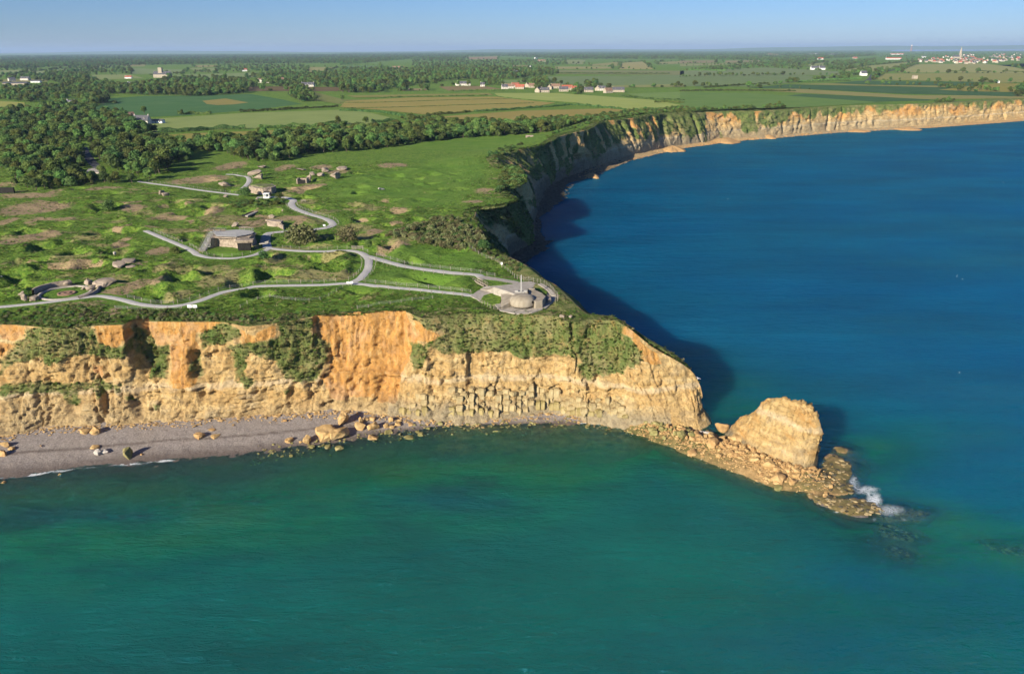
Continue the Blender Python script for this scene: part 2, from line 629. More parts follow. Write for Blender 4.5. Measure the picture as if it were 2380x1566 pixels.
MROCKO = m_simple('fresh_orange_limestone', [(.28, (.22, .125, .05, 1)), (.5, (.40, .245, .105, 1)), (.74, (.55, .38, .19, 1))], .9, bump=.8, dist=.2, obj=True, nr=.7)
MROCKG = m_simple('algae_covered_rock', [(.28, (.11, .105, .035, 1)), (.5, (.24, .21, .08, 1)), (.74, (.40, .33, .17, 1))], .8, bump=.8, dist=.2, obj=True, nr=.7)
MROCKB = m_simple('weathered_block', [(.28, (.19, .14, .07, 1)), (.5, (.36, .275, .14, 1)), (.74, (.52, .41, .23, 1))], .7, bump=.8, dist=.2, obj=True, nr=.7)
MROCKBG = m_simple('algae_stained_block', [(.28, (.14, .115, .042, 1)), (.5, (.28, .22, .09, 1)), (.74, (.43, .34, .17, 1))], .7, bump=.8, dist=.2, obj=True, nr=.7)
MROCKW = m_simple('pale_rock', [(.3, (.38, .33, .28, 1)), (.7, (.58, .54, .48, 1))], .9, bump=.7, dist=.2, obj=True, nr=.7)
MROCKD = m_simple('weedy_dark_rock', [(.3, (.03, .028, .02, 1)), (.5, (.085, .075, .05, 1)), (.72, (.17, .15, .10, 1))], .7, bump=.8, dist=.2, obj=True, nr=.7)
MWOOD = m_simple('weathered_wood', [(.3, (.20, .17, .13, 1)), (.7, (.34, .30, .24, 1))], 3, bump=.3, dist=.02, obj=True)
MMETAL = m_simple('galvanised_metal', [(.3, (.30, .30, .29, 1)), (.7, (.42, .42, .41, 1))], 3, rough=.5, bump=0, obj=True, spec=.5)
MDECK = m_simple('platform_deck', [(.3, (.30, .29, .28, 1)), (.7, (.42, .41, .39, 1))], 2, bump=.2, dist=.02, obj=True)
MWHITE = m_simple('white_paint', [(.3, (.70, .70, .68, 1)), (.7, (.80, .80, .78, 1))], 1, bump=0, obj=True)
MWALL = m_simple('lime_render', [(.3, (.50, .46, .40, 1)), (.7, (.64, .60, .53, 1))], .8, bump=.1, obj=True)
MSTONE = m_simple('house_stone', [(.3, (.30, .25, .19, 1)), (.7, (.46, .40, .31, 1))], .9, bump=.2, obj=True)
MSLATE = m_simple('slate_roof', [(.3, (.06, .06, .07, 1)), (.7, (.12, .12, .135, 1))], 1.2, bump=.2, obj=True)
MTILE = m_simple('clay_tile_roof', [(.3, (.28, .075, .045, 1)), (.7, (.42, .13, .08, 1))], 1.2, bump=.2, obj=True)
MTILEB = m_simple('brown_tile_roof', [(.3, (.17, .10, .07, 1)), (.7, (.28, .18, .12, 1))], 1.2, bump=.2, obj=True)
MGLASS = m_simple('window_glass', [(.3, (.03, .035, .045, 1)), (.7, (.05, .055, .065, 1))], 1, rough=.15, bump=0, obj=True, spec=.5)
MBARK = m_simple('bark', [(.3, (.07, .055, .04, 1)), (.7, (.16, .13, .095, 1))], 3, bump=.5, dist=.05, obj=True)
MGRANITE = m_simple('granite', [(.3, (.27, .26, .245, 1)), (.7, (.36, .35, .33, 1))], 1.5, bump=.2, dist=.02, obj=True)
ML_TREE = m_foliage('broadleaf_foliage', (.075, .125, .030, 1), (.185, .250, .065, 1), .3)
ML_DARK = m_foliage('dark_foliage', (.052, .095, .028, 1), (.130, .185, .054, 1), .3)
ML_GORSE = m_foliage('gorse_foliage', (.10, .115, .042, 1), (.215, .205, .095, 1), .2)
ML_GRASS = m_foliage('tall_grass', (.105, .21, .026, 1), (.185, .275, .042, 1), .1, .05, 1.0)
ML_STRAW = m_foliage('dry_grass', (.24, .22, .09, 1), (.44, .38, .18, 1), .1, .03, 1.0)
ML_HERB = m_foliage('dark_herbs', (.06, .12, .028, 1), (.11, .17, .042, 1), .1, .05, 1.0)

# ------------------------------------------------------------------ the coast: cliff top T, cliff foot F, water's edge W
def T(k, x, y, z=GZ):
    return P(k, x, y, z)


def Ft(k, x, y, z=1.5):
    return P(k, x, y, z)


def FP_(tx, ty, fx, fy, back, shore_w, step):
    """far cliff: the top stands back metres behind the foot"""
    f = P(3, fx, fy, 1.5)
    return PY(3, tx, ty, f[1] + back), f, shore_w, step


COAST = [  # (top, foot, shore width in metres, metres between columns)
    ((-300, 170, 25), (-296, 155, 1.5), 3, 1.2), ((-170, 180, 25), (-165, 165, 1.5), 3, .5),
    (T(7, 0, 200), Ft(7, 0, 985), 3, .36), (T(7, 400, 228), Ft(7, 330, 918), 3, .36), (T(7, 650, 208), Ft(7, 700, 905), 3, .36),
    (T(7, 860, 200), Ft(7, 850, 898), 3, .36), (T(7, 1000, 178), Ft(7, 1000, 890), 3, .36), (T(7, 1300, 182), Ft(7, 1270, 872), 3, .36),
    (T(7, 1540, 183), Ft(7, 1500, 857), 3, .36), (T(7, 1700, 212), Ft(7, 1680, 846), 3, .36), (T(7, 1900, 192), Ft(7, 1850, 835), 3, .36),
    (T(7, 2050, 165), Ft(7, 2000, 826), 3, .36), (T(7, 2160, 148), Ft(7, 2130, 820), 3, .36), (T(8, 500, 128), Ft(8, 460, 804), 3, .36),
    (T(8, 850, 110), Ft(8, 800, 815), 3, .36), (T(8, 1000, 158), Ft(8, 1000, 833), 3, .36), (T(8, 1300, 124), Ft(8, 1300, 842), 3, .36),
    (T(8, 1500, 128), Ft(8, 1500, 825), 3, .36), (T(8, 1700, 130), Ft(8, 1700, 803), 3, .36), (T(8, 1900, 142), Ft(8, 1900, 785), 3, .36),
    (T(8, 2015, 185), Ft(8, 2080, 822), 3, .36), (T(9, 230, 165), Ft(9, 200, 832), 3, .36), (T(9, 390, 175), Ft(9, 420, 868), 3, .36),
    (PY(9, 490, 232, 179), Ft(9, 590, 888), 3, .36), (PY(9, 640, 352, 179), Ft(9, 740, 893), 3, .36), (PY(9, 850, 472, 179.5), Ft(9, 880, 886), 3, .36),
    (PY(9, 925, 535, 180), Ft(9, 950, 882), 3, .36), (PY(9, 972, 625, 180), (47.3, 176.2, 1.2), 3, .36), (PY(9, 985, 700, 180.5), (48.8, 178, 1.2), 3, .36),
    ((46.0, 181.6, 7.5), (49.8, 181.5, 1.0), 3, .36), ((44.2, 182.2, 13.5), (48.5, 186, 1.0), 4, .5), ((40, 181.9, 17.2), (44, 191, 1.0), 4, .6),
    ((33.5, 181.6, 21.2), (39, 195, 1.0), 4, .6), ((28.5, 184, 24.2), (36, 200, 1.0), 4, .6), ((25.5, 188.2, 24.8), (34, 204, 1.0), 4, .6),
    ((19.6, 191.0, 24.6), (33, 209, 1.0), 4, .6), ((17.1, 197, 25), (30, 214, 1.0), 5, .6), ((12.9, 215, 25), (26, 227, 1.0), 8, .6), ((8.6, 224.3, 25), (22, 240, 1.0), 10, .6),
    ((4.1, 238.8, 25), (17, 254, 1.0), 12, .6), ((-3.7, 254.4, 25), (12, 272, 1.0), 14, .6), ((-8, 263, 25), (6, 290, 1.2), 16, .6),
    ((-10, 284, 25), (2, 312, 1.2), 18, .6), ((-14.5, 314, 25), (-1, 332, 1.2), 20, .6), ((-13.7, 334, 25), (0, 345, 1.3), 22, .6),
    ((-7.5, 338, 25), (4, 354, 1.5), 24, .6), ((1.4, 346, 25), (9.5, 364, 1.5), 22, .6), ((2, 356, 25), (11.5, 382, 1.5), 12, .6),
    ((-3.5, 378, 25.5), (12, 403, 1.5), 7, .7), ((7.5, 396, 26), (13, 424, 1.5), 6, .7), ((4.4, 438, 27), (15, 446, 1.5), 9, .7),
    ((-4.7, 444, 27.5), (16, 460, 1.5), 14, .7), ((-8.5, 477, 28.5), (18.5, 483, 1.5), 18, .7), ((4.3, 502, 29), (21, 510, 1.5), 20, .7),
    ((22.3, 530, 29.5), (28, 540, 1.5), 20, .7), ((36, 577.7, 30), (42, 577, 1.5), 18, .8), ((54, 612, 30.3), (57, 606, 1.5), 16, .8), ((61.5, 625.5, 30.5), (66, 625, 1.5), 16, .8), ((77.8, 682.7, 31), (90, 676, 1.5), 14, .9),
    ((104, 712, 31), (112, 706, 1.5), 13, .9), ((141, 766, 31), (150, 757, 1.5), 11, 1), ((183, 801, 28.6), (190, 792, 1.5), 9, 1.1),
    FP_(280, 552, 300, 746, 9, 8, 1.3), FP_(600, 547, 600, 724, 7, 8, 1.6), FP_(1100, 512, 1100, 680, 7, 13, 1.8),
    FP_(1700, 497, 1700, 650, 7, 12, 2.0), FP_(2380, 467, 2380, 600, 7, 14, 2.5), ((860, 1185, 25), (864, 1177, 1.5), 14, 4), ((1500, 1600, 25), (1504, 1592, 1.5), 14, 12),
]


def coast_columns(i0, i1):
    tops = np.array([c[0] for c in COAST[i0:i1 + 1]], float)
    feet = np.array([c[1] for c in COAST[i0:i1 + 1]], float)
    wid = np.array([c[2] for c in COAST[i0:i1 + 1]], float)
    t, f, w = [], [], []
    for i in range(len(tops) - 1):
        st = COAST[i0 + i][3]
        n = max(1, int(max(np.linalg.norm(tops[i + 1] - tops[i]), np.linalg.norm(feet[i + 1] - feet[i])) / st))
        for j in range(n):
            k = j / n
            for src, dst in ((tops, t), (feet, f)):
                p0, p1, p2, p3 = src[max(i - 1, 0)], src[i], src[i + 1], src[min(i + 2, len(src) - 1)]
                m1, m2 = (p2 - p0) * .35, (p3 - p1) * .35
                dst.append((2 * k ** 3 - 3 * k * k + 1) * p1 + (k ** 3 - 2 * k * k + k) * m1 + (3 * k * k - 2 * k ** 3) * p2 + (k ** 3 - k * k) * m2)
            w.append(wid[i] * (1 - k) + wid[i + 1] * k)
    t.append(tops[-1]); f.append(feet[-1]); w.append(wid[-1])
    return np.array(t), np.array(f), np.array(w)


TOP_ALL, FOOT_ALL, _ = coast_columns(0, len(COAST) - 1)
TIP = 31                               # first index of the hidden back side of the point
# land outline on plateau level (used to cut the ground sheet); the knife-edge beyond the terrace is left to the cliff mesh
EDGE = [tuple(c[0][:2]) for c in COAST]
i_a = [i for i, c in enumerate(COAST) if abs(c[0][0] - T(9, 390, 175)[0]) < .1][0]
i_b = [i for i, c in enumerate(COAST) if c[0][:2] == (25.5, 188.2)][0]
EDGE_CUT = EDGE[:i_a + 1] + EDGE[i_b:]
FARSEA = [P(3, 2150, 236, GZ)[:2], P(3, 2300, 222, GZ)[:2], P(3, 2380, 217, GZ)[:2], (9000, 9000), (9000, 3300), P(3, 2380, 246, GZ)[:2]]

# ------------------------------------------------------------------ plateau relief
PATHS = {  # centre lines and widths
    'A': ([(4, -300, 1235), (4, 0, 1215), (4, 350, 1180), (4, 700, 1135), (4, 830, 1125), (4, 1000, 1155), (4, 1150, 1195), (4, 1330, 1213), (4, 1480, 1205), (4, 1650, 1165),
           (4, 1850, 1095), (4, 2030, 1065), (5, 500, 1045), (5, 1000, 1032), (5, 1250, 1022), (5, 1500, 1045), (5, 1900, 1085), (5, 2200, 1112), (6, 660, 945), (6, 760, 950)], 2.3),
    'B': ([(5, 1240, 1022), (5, 1330, 975), (5, 1385, 900), (5, 1395, 840), (5, 1370, 798), (5, 1310, 765), (5, 1200, 752), (5, 900, 755), (5, 680, 742), (5, 560, 725)], 2.5),
    'C': ([(5, 1372, 798), (5, 1500, 830), (5, 1700, 880), (5, 1900, 910), (5, 2100, 928), (5, 2300, 952), (6, 800, 765), (6, 950, 785), (6, 1150, 822)], 2.8),
    'D': ([(5, 570, 735), (5, 440, 788), (5, 300, 812), (5, 150, 812), (5, 0, 790), (4, 1560, 735), (4, 1450, 690), (4, 1330, 640), (4, 1230, 598), (4, 1205, 588)], 2.3),
    'E': ([(5, 560, 728), (5, 545, 670), (5, 560, 615), (5, 620, 600), (5, 800, 587), (5, 1000, 570), (5, 1080, 548), (5, 1095, 525), (5, 1040, 490), (5, 900, 448), (5, 790, 405), (5, 755, 365), (5, 770, 335), (5, 700, 312), (5, 600, 308), (5, 470, 312)], 3.0),
    'F': ([(5, 330, 293), (5, 230, 280), (5, 0, 252), (4, 1400, 215), (4, 1250, 195), (4, 1150, 180)], 2.6),
    'G': ([(5, 350, 240), (5, 395, 195), (5, 405, 160), (5, 380, 140), (5, 300, 126), (5, 220, 122)], 2.4),
}
PATH_LINES = {k: (smooth_line([P(*q)[:2] for q in v[0]], 1.2), v[1]) for k, v in PATHS.items()}
ALLPATH = [np.asarray(v[0]) for v in PATH_LINES.values()]
FLATS = [  # (centre, radius): levelled round the bunkers and the gun pit
    (P(6, 1180, 1000), 12), (P(6, 1000, 880), 9), (P(4, 1900, 700), 13), (P(4, 560, 1100), 11), (P(5, 530, 260), 11), (P(5, 560, 320), 9), (P(5, 845, 185), 6), (P(5, 650, 540), 8)]
CRATERS = [(4, 1270, 880, 4, 2.6), (4, 1500, 1000, 6, 3.4), (4, 1230, 1110, 5, 2.6), (4, 880, 400, 7, 2.8), (4, 380, 715, 7, 3.2), (4, 500, 690, 5, 2.2), (4, 850, 590, 6, 2.4), (4, 1600, 445, 8, 2.6),
           (4, 980, 765, 5, 2.2), (4, 430, 890, 6, 2.2), (4, 230, 840, 6, 2.2), (4, 2170, 825, 4, 2.4), (4, 2230, 965, 5, 2), (5, 510, 825, 4.5, 2.8), (5, 1010, 835, 6.5, 3.6), (5, 600, 965, 6, 2.6),
           (5, 1950, 965, 10, 2.2), (5, 1080, 905, 5, 1.6), (5, 600, 435, 5, 1.8), (5, 1745, 840, 3.5, 2.4), (5, 400, 425, 3, 2.2), (5, 1640, 425, 6, 2.2), (5, 700, 245, 5, 2.0), (5, 2140, 175, 4, 1.8),
           (5, 1050, 670, 6, 3), (5, 1530, 720, 6, 2.2), (4, 1700, 175, 8, 1.6), (4, 2000, 130, 5, 1.5), (5, 1300, 225, 7, 1.8), (5, 1560, 345, 6, 1.6), (5, 1340, 500, 5, 1.6), (4, 1330, 1165, 4, 1.8),
           (4, 300, 1040, 5, 2.0), (4, 150, 950, 6, 2.4), (4, 700, 880, 7, 2.6), (4, 620, 760, 6, 2.0), (4, 1450, 390, 6, 2.0), (4, 1050, 590, 5, 2), (5, 1900, 120, 7, 1.5), (5, 380, 60, 7, 1.8)]
CR = [(P(k, x, y)[0], P(k, x, y)[1], r, d) for k, x, y, r, d in CRATERS]
_r = np.random.default_rng(11)
while len(CR) < 165:
    cy = 205 + 245 * _r.random() ** 1.15
    cx = -185 * (cy / 230) * .9 + _r.random() * (185 * (cy / 230) * .9 - 14 - max(0, (cy - 225) * .06))
    if all(math.hypot(cx - c[0], cy - c[1]) > (c[2] + 3) * .9 for c in CR):
        CR.append((cx, cy, _r.uniform(2.6, 6.2), _r.uniform(.6, 2.0)))


def path_dist(x, y):
    d = np.full(np.shape(x), 1e9)
    for ln in ALLPATH:
        bb = (ln[:, 0].min() - 12, ln[:, 0].max() + 12, ln[:, 1].min() - 12, ln[:, 1].max() + 12)
        m = (x > bb[0]) & (x < bb[1]) & (y > bb[2]) & (y < bb[3])
        if m.any():
            d[m] = np.minimum(d[m], dist_poly(x[m], y[m], ln[::2] if len(ln) % 2 else np.vstack([ln[::2], ln[-1:]])))
    return d


def ground_z(x, y, pd=None):
    x = np.asarray(x, float)
    y = np.asarray(y, float)
    near = (1 - sstep(430, 520, y)) * (x > -420) * (x < 80)
    h = np.zeros(x.shape)
    hills = 1.3 * fbm(x / 26, y / 26, octv=3, seed=3) + .6 * fbm(x / 8, y / 8, octv=4, seed=5, gain=.6)
    m = near > 0
    if m.any():
        xx, yy = x[m], y[m]
        c = hills[m]
        for cx, cy, r, dep in CR:
            s = (abs(xx - cx) < 2.2 * r) & (abs(yy - cy) < 2.2 * r)
            if s.any():
                q = np.hypot(xx[s] - cx, yy[s] - cy) / r
                q = q * (1 + .18 * np.sin(np.arctan2(yy[s] - cy, xx[s] - cx) * 3 + cx))
                c[s] += -1.35 * dep * np.where(q < 1, (1 - q * q) ** 1.5, 0) + .26 * dep * np.exp(-((q - 1.12) / .34) ** 2)
        pdm = path_dist(xx, yy) if pd is None else pd[m]
        k = .12 + .88 * sstep(2.2, 6.5, pdm)
        for (fx, fy, _z), fr in FLATS:
            k = np.minimum(k, .03 + .97 * sstep(fr * .75, fr * 1.25, np.hypot(xx - fx, yy - fy)))
        calm = sstep(-75, -40, xx + (yy - 330) * -.18) * sstep(300, 345, yy)
        h[m] = c * k * near[m] * (1 - .72 * calm)
    rm = (y > 365) & (y < 960) & (x > -90) & (x < 330)
    if rm.any():
        up = np.interp(y[rm], [370, 395, 440, 480, 530, 580, 680, 770, 850, 950], [0, 1, 2, 3.5, 4.5, 5, 6, 6, 4.5, 0])
        h[rm] += up * (1 - sstep(6, 46, dist_poly(x[rm], y[rm], EDGE_CUT)))
    return GZ + h


def gz(x, y):
    return float(ground_z(np.array([x]), np.array([y]))[0])


# ------------------------------------------------------------------ ground sheet
def spaced(spec):
    """[(start, step), ..., end]"""
    out = [spec[0][0]]
    for (a, st), nxt in zip(spec, spec[1:]):
        b = nxt[0] if isinstance(nxt, tuple) else nxt
        s1 = nxt[1] if isinstance(nxt, tuple) else st * 3
        x = out[-1]
        while x < b:
            k = min(1, max(0, (x - a) / (b - a)))
            x += st * (1 - k) + s1 * k
            out.append(x)
    return np.array(out)


gx = np.concatenate([-spaced([(0, .8), (130, .8), (190, 2), (420, 6), (1500, 60), (6000, 400), (30000, 2500), 31000])[::-1][:-1], spaced([(0, .8), (30, 1.2), (200, 4), (720, 7), (1500, 40), (6000, 400), (30000, 2500), 31000])])
gy = spaced([(168, .7), (300, .8), (460, 1.6), (640, 4), (1200, 8), (2600, 60), (8000, 400), (32000, 2500), 33000])
X, Y = np.meshgrid(gx, gy, indexing='ij')
pd_ = path_dist(X.ravel(), Y.ravel()).reshape(X.shape)
Zg = ground_z(X.ravel(), Y.ravel(), pd_.ravel()).reshape(X.shape)
edge_poly = EDGE_CUT + [(9000, 9000), (40000, 40000), (-40000, 40000), (-40000, 176)]
cxm = (X[:-1, :-1] + X[1:, 1:]) / 2
cym = (Y[:-1, :-1] + Y[1:, 1:]) / 2
keep = inpoly(cxm, cym, edge_poly) & ~inpoly(cxm, cym, FARSEA)
near_edge = keep & (cym < 1400) & (cxm > -300) & (cxm < 900)
de = np.full(cxm.shape, 1e9)
de[near_edge] = dist_poly(cxm[near_edge], cym[near_edge], [(-300, 170)] + EDGE_CUT)
cell = np.maximum(np.diff(gx)[:, None] * np.ones_like(cxm), np.diff(gy)[None, :] * np.ones_like(cym))
keep &= de > 1.0 + .75 * np.minimum(cell, 12)

BARE = [(4, 280, 400, 280, 55), (4, 330, 630, 160, 42), (4, 100, 680, 120, 28), (4, 1300, 750, 90, 32), (4, 1110, 405, 100, 22), (4, 1090, 362, 80, 18), (4, 1000, 560, 55, 32), (4, 1650, 165, 230, 38),
        (4, 1750, 430, 80, 38), (4, 960, 1095, 140, 38), (4, 60, 500, 60, 28), (4, 900, 235, 120, 12), (4, 250, 300, 220, 20), (5, 250, 50, 110, 38), (5, 700, 60, 80, 25), (5, 1000, 55, 90, 18), (5, 1600, 45, 130, 18),
        (5, 1290, 220, 120, 22), (5, 1550, 340, 85, 20), (5, 1650, 410, 80, 18), (5, 1330, 500, 60, 18), (5, 1620, 520, 60, 18), (5, 1600, 730, 140, 42), (5, 1500, 780, 60, 28), (5, 1440, 600, 60, 22),
        (5, 1900, 60, 130, 12), (5, 820, 520, 45, 32), (5, 1150, 100, 100, 20), (5, 960, 215, 120, 14), (5, 1400, 260, 200, 12), (5, 1640, 830, 70, 22), (4, 990, 700, 70, 20), (4, 1030, 650, 60, 14), (4, 230, 830, 50, 20)]
STRAW = [(4, 1800, 990, 160, 60), (4, 1330, 1020, 60, 45), (4, 1480, 1120, 110, 42), (4, 1370, 900, 70, 50), (5, 1250, 940, 60, 22), (5, 1130, 800, 120, 36), (5, 620, 830, 90, 40), (5, 950, 960, 160, 40), (5, 1150, 960, 120, 40),
         (5, 700, 900, 150, 30), (5, 1700, 860, 90, 20), (4, 1900, 520, 200, 26), (4, 730, 640, 80, 30), (5, 1280, 560, 140, 30), (5, 1500, 130, 200, 22), (4, 1550, 590, 250, 22), (4, 1300, 470, 70, 30), (5, 200, 480, 200, 30),
         (5, 1350, 640, 90, 30), (5, 1750, 300, 200, 25), (5, 800, 250, 80, 30)]
LAWN = [(5, 1800, 990, 480, 110), (5, 1900, 810, 420, 90), (5, 1500, 200, 420, 120), (5, 1900, 250, 350, 130), (6, 500, 640, 320, 60), (4, 1930, 770, 260, 45), (4, 560, 1090, 200, 45), (2, 900, 760, 500, 60), (2, 700, 980, 330, 100)]


def blob_mask(x, y, blobs, soft=.8):
    r = np.zeros(x.shape)
    for k, bx, by, rx, ry in blobs:
        c = P(k, bx, by)
        ex = abs(P(k, bx + rx, by)[0] - c[0])
        ey = abs(P(k, bx, by - ry)[1] - P(k, bx, by + ry)[1]) / 2
        q = np.hypot((x - c[0]) / ex, (y - c[1]) / ey)
        r = np.maximum(r, 1 - sstep(1 - soft, 1 + soft, q))
    return r


def ground_masks(x, y, pd=None):
    bare = blob_mask(x, y, BARE) * .95
    straw = blob_mask(x, y, STRAW)
    lawn = blob_mask(x, y, LAWN, .25)
    near = (1 - sstep(380, 470, y)) * (x > -400)
    w = fbm(x / 17, y / 12, octv=4, seed=21)
    w2 = fbm(x / 13, y / 9, octv=4, seed=33)
    bare = np.clip(np.maximum(bare, near * (sstep(.28, .5, w) * .65)) * (1 - .85 * lawn), 0, 1)
    straw = np.clip(np.maximum(straw, near * (sstep(.16, .46, w2) * .6)) * (1 - lawn), 0, 1)
    if pd is not None:
        lawn = np.maximum(lawn, (1 - sstep(2.5, 5, pd)) * .8)
        bare = bare * sstep(1.5, 3.5, pd)
    return np.stack([bare, straw, lawn], -1)


V = np.stack([X, Y, Zg], -1).reshape(-1, 3)
fc = grid_faces(len(gx), len(gy), keep)
used, fc = compact(V, fc)
V = V[used]
gm = ground_masks(V[:, 0], V[:, 1], pd_.ravel()[used])
tag(link('ground', mesh_np('ground', V, fc, [MG], True, {'mask': gm})), kind='structure')

# ------------------------------------------------------------------ cliffs
VEG_POLYS = [
    (7, [(180, 215), (650, 215), (660, 300), (700, 345), (830, 355), (880, 300), (900, 420), (740, 440), (640, 400), (420, 450), (330, 480), (260, 430), (100, 470), (40, 520), (0, 560), (0, 430), (60, 410), (90, 340), (60, 310), (170, 300)]),
    (7, [(860, 220), (960, 260), (1060, 340), (1090, 360), (1190, 325), (1170, 420), (1150, 580), (1030, 580), (1010, 520), (920, 440), (890, 330)]),
    (7, [(1350, 260), (1530, 190), (1680, 215), (1660, 290), (1530, 335), (1440, 350), (1390, 370)]),
    (7, [(1340, 385), (1390, 390), (1390, 560), (1350, 585), (1325, 500)]),
    (7, [(1540, 340), (1700, 330), (1900, 295), (1930, 180), (2110, 160), (2180, 290), (2260, 420), (2230, 520), (2180, 600), (1950, 590), (1990, 510), (1850, 440), (1700, 400), (1680, 540), (1760, 600), (1700, 650), (1640, 600), (1570, 470)]),
    (7, [(0, 610), (350, 600), (600, 600), (850, 600), (860, 650), (600, 660), (480, 690), (330, 670), (0, 700)]),
    (7, [(620, 560), (700, 570), (730, 640), (690, 730), (640, 640)]), (7, [(870, 650), (930, 690), (970, 760), (940, 760), (880, 690)]), (7, [(1050, 740), (1100, 760), (1120, 810), (1070, 790)]),
    (7, [(1960, 640), (2020, 640), (2010, 675), (1970, 670)]), (7, [(1450, 580), (1490, 580), (1480, 600)]), (7, [(420, 690), (520, 670), (560, 730), (500, 790), (440, 760)]),
    (8, [(0, 170), (215, 150), (240, 290), (330, 360), (330, 430), (260, 550), (20, 580), (0, 560)]), (8, [(20, 640), (80, 640), (75, 670), (30, 670)]),
    (8, [(900, 110), (1300, 90), (1900, 110), (2380, 130), (2380, 540), (2250, 540), (2190, 520), (2150, 590), (2080, 560), (2070, 440), (1950, 410), (1700, 430), (1560, 390), (1370, 400), (1200, 400), (1110, 390), (1000, 350), (1060, 300), (1150, 250), (1010, 230), (935, 170)]),
    (8, [(850, 340), (930, 330), (1010, 350), (1040, 420), (950, 520), (910, 510), (900, 430)]), (8, [(985, 550), (1050, 560), (1040, 580), (990, 575)]),
    (8, [(1140, 370), (1190, 370), (1190, 410), (1150, 405)]), (8, [(1645, 500), (1680, 500), (1670, 540), (1655, 535)]), (8, [(1480, 565), (1505, 565), (1500, 580), (1483, 580)]), (8, [(1545, 572), (1575, 572), (1570, 590), (1545, 592)]), (8, [(1880, 462), (1912, 462), (1905, 478)]),
    (9, [(0, 100), (80, 200), (250, 200), (380, 235), (500, 285), (565, 400), (570, 480), (480, 480), (350, 540), (300, 545), (200, 560), (130, 520), (130, 440), (0, 400)]), (9, [(660, 460), (710, 470), (690, 490), (665, 485)]), (9, [(140, 560), (190, 570), (160, 580)]),
]
ORANGE_POLYS = [
    (7, [(0, 190), (170, 215), (150, 300), (60, 310), (0, 295)]), (7, [(0, 320), (80, 340), (20, 410), (0, 415)]), (7, [(645, 205), (840, 195), (880, 290), (820, 355), (700, 335)]), (7, [(470, 285), (540, 290), (540, 305), (480, 300)]),
    (7, [(940, 230), (1000, 175), (1540, 178), (1480, 235), (1350, 260), (1370, 380), (1290, 330), (1190, 320), (1080, 355), (1050, 300)]), (7, [(1190, 325), (1340, 335), (1365, 600), (1250, 640), (1180, 600)]),
    (7, [(1660, 225), (1750, 285), (1900, 190), (1905, 290), (1700, 330), (1640, 310)]), (7, [(630, 470), (700, 490), (720, 570), (640, 540)]), (7, [(2200, 560), (2380, 540), (2380, 720), (2290, 700)]),
    (8, [(215, 140), (860, 100), (945, 330), (900, 430), (830, 560), (640, 700), (340, 720), (330, 400), (245, 290)]), (8, [(930, 160), (1020, 200), (1140, 290), (1100, 330), (940, 310)]), (8, [(680, 560), (825, 560), (800, 745), (650, 745)]),
    (9, [(240, 160), (400, 165), (530, 265), (570, 340), (660, 390), (720, 470), (640, 470), (560, 440), (505, 290), (380, 240)]), (9, [(0, 260), (40, 270), (50, 310), (10, 300)]),
]
DENT = [  # hollows (+) and noses (-) of the near cliff, metres
    (7, [(850, 120), (1000, 120), (1020, 190), (1060, 320), (1075, 440), (1020, 540), (960, 500), (890, 400), (860, 300)], 3.6), (8, [(225, 140), (860, 100), (930, 310), (850, 540), (330, 540), (320, 400), (240, 280)], 1.9),
    (8, [(655, 570), (820, 570), (800, 740), (660, 740)], 1.3), (7, [(1325, 370), (1400, 380), (1400, 570), (1345, 590)], 1.0), (7, [(1540, 350), (1600, 380), (1680, 520), (1660, 600), (1570, 480)], 1.4),
    (7, [(1420, 400), (1500, 380), (1510, 500), (1440, 520)], 1.1), (7, [(690, 640), (750, 680), (760, 830), (720, 830)], 1.3), (7, [(440, 740), (560, 760), (540, 850), (470, 840)], 1.2), (7, [(900, 690), (980, 760), (990, 850), (940, 850)], 1.3),
    (8, [(2000, 190), (2030, 190), (2030, 340), (2010, 340)], 1.8), (8, [(1290, 400), (1400, 420), (1380, 640), (1300, 640)], 1.3), (8, [(1800, 340), (2380, 330), (2380, 520), (1850, 420)], -.5), (7, [(1180, 330), (1330, 340), (1360, 640), (1190, 640)], -1.3),
    (7, [(2280, 140), (2380, 130), (2380, 400), (2330, 420)], .6), (9, [(330, 640), (480, 650), (470, 770), (330, 770)], .9), (9, [(740, 740), (790, 740), (790, 830), (750, 830)], .8), (8, [(1000, 560), (1180, 580), (1180, 680), (1040, 700)], .9), (8, [(320, 700), (380, 720), (370, 800), (330, 800)], 1.1),
]


def poly_mask(px, py, polys, warp=7, seed=0):
    wx = px + warp * fbm(px / 14, py / 14, octv=3, seed=seed)
    wy = py + warp * .7 * fbm(px / 14, py / 14, octv=3, seed=seed + 9)
    r = np.zeros(px.shape)
    for k, pl in polys:
        r = np.maximum(r, inpoly(wx, wy, [dsp(k, *q) for q in pl]).astype(float))
    return r


def blur2(a, n=1):
    for _ in range(n):
        b = np.pad(a, 1, mode='edge')
        a = (b[1:-1, 1:-1] * 4 + b[:-2, 1:-1] + b[2:, 1:-1] + b[1:-1, :-2] + b[1:-1, 2:]) / 8
    return a


def normals2d(tp, ft):
    n = ft[:, :2] - tp[:, :2]
    n = np.array([np.convolve(np.pad(n[:, i], 12, mode='edge'), np.ones(25) / 25, 'valid') for i in (0, 1)]).T
    tang = np.gradient((tp[:, :2] + ft[:, :2]) / 2, axis=0)
    perp = np.stack([tang[:, 1], -tang[:, 0]], -1)
    perp /= np.linalg.norm(perp, axis=1, keepdims=True) + 1e-9
    n = n + perp * 3
    return n / (np.linalg.norm(n, axis=1, keepdims=True) + 1e-9)


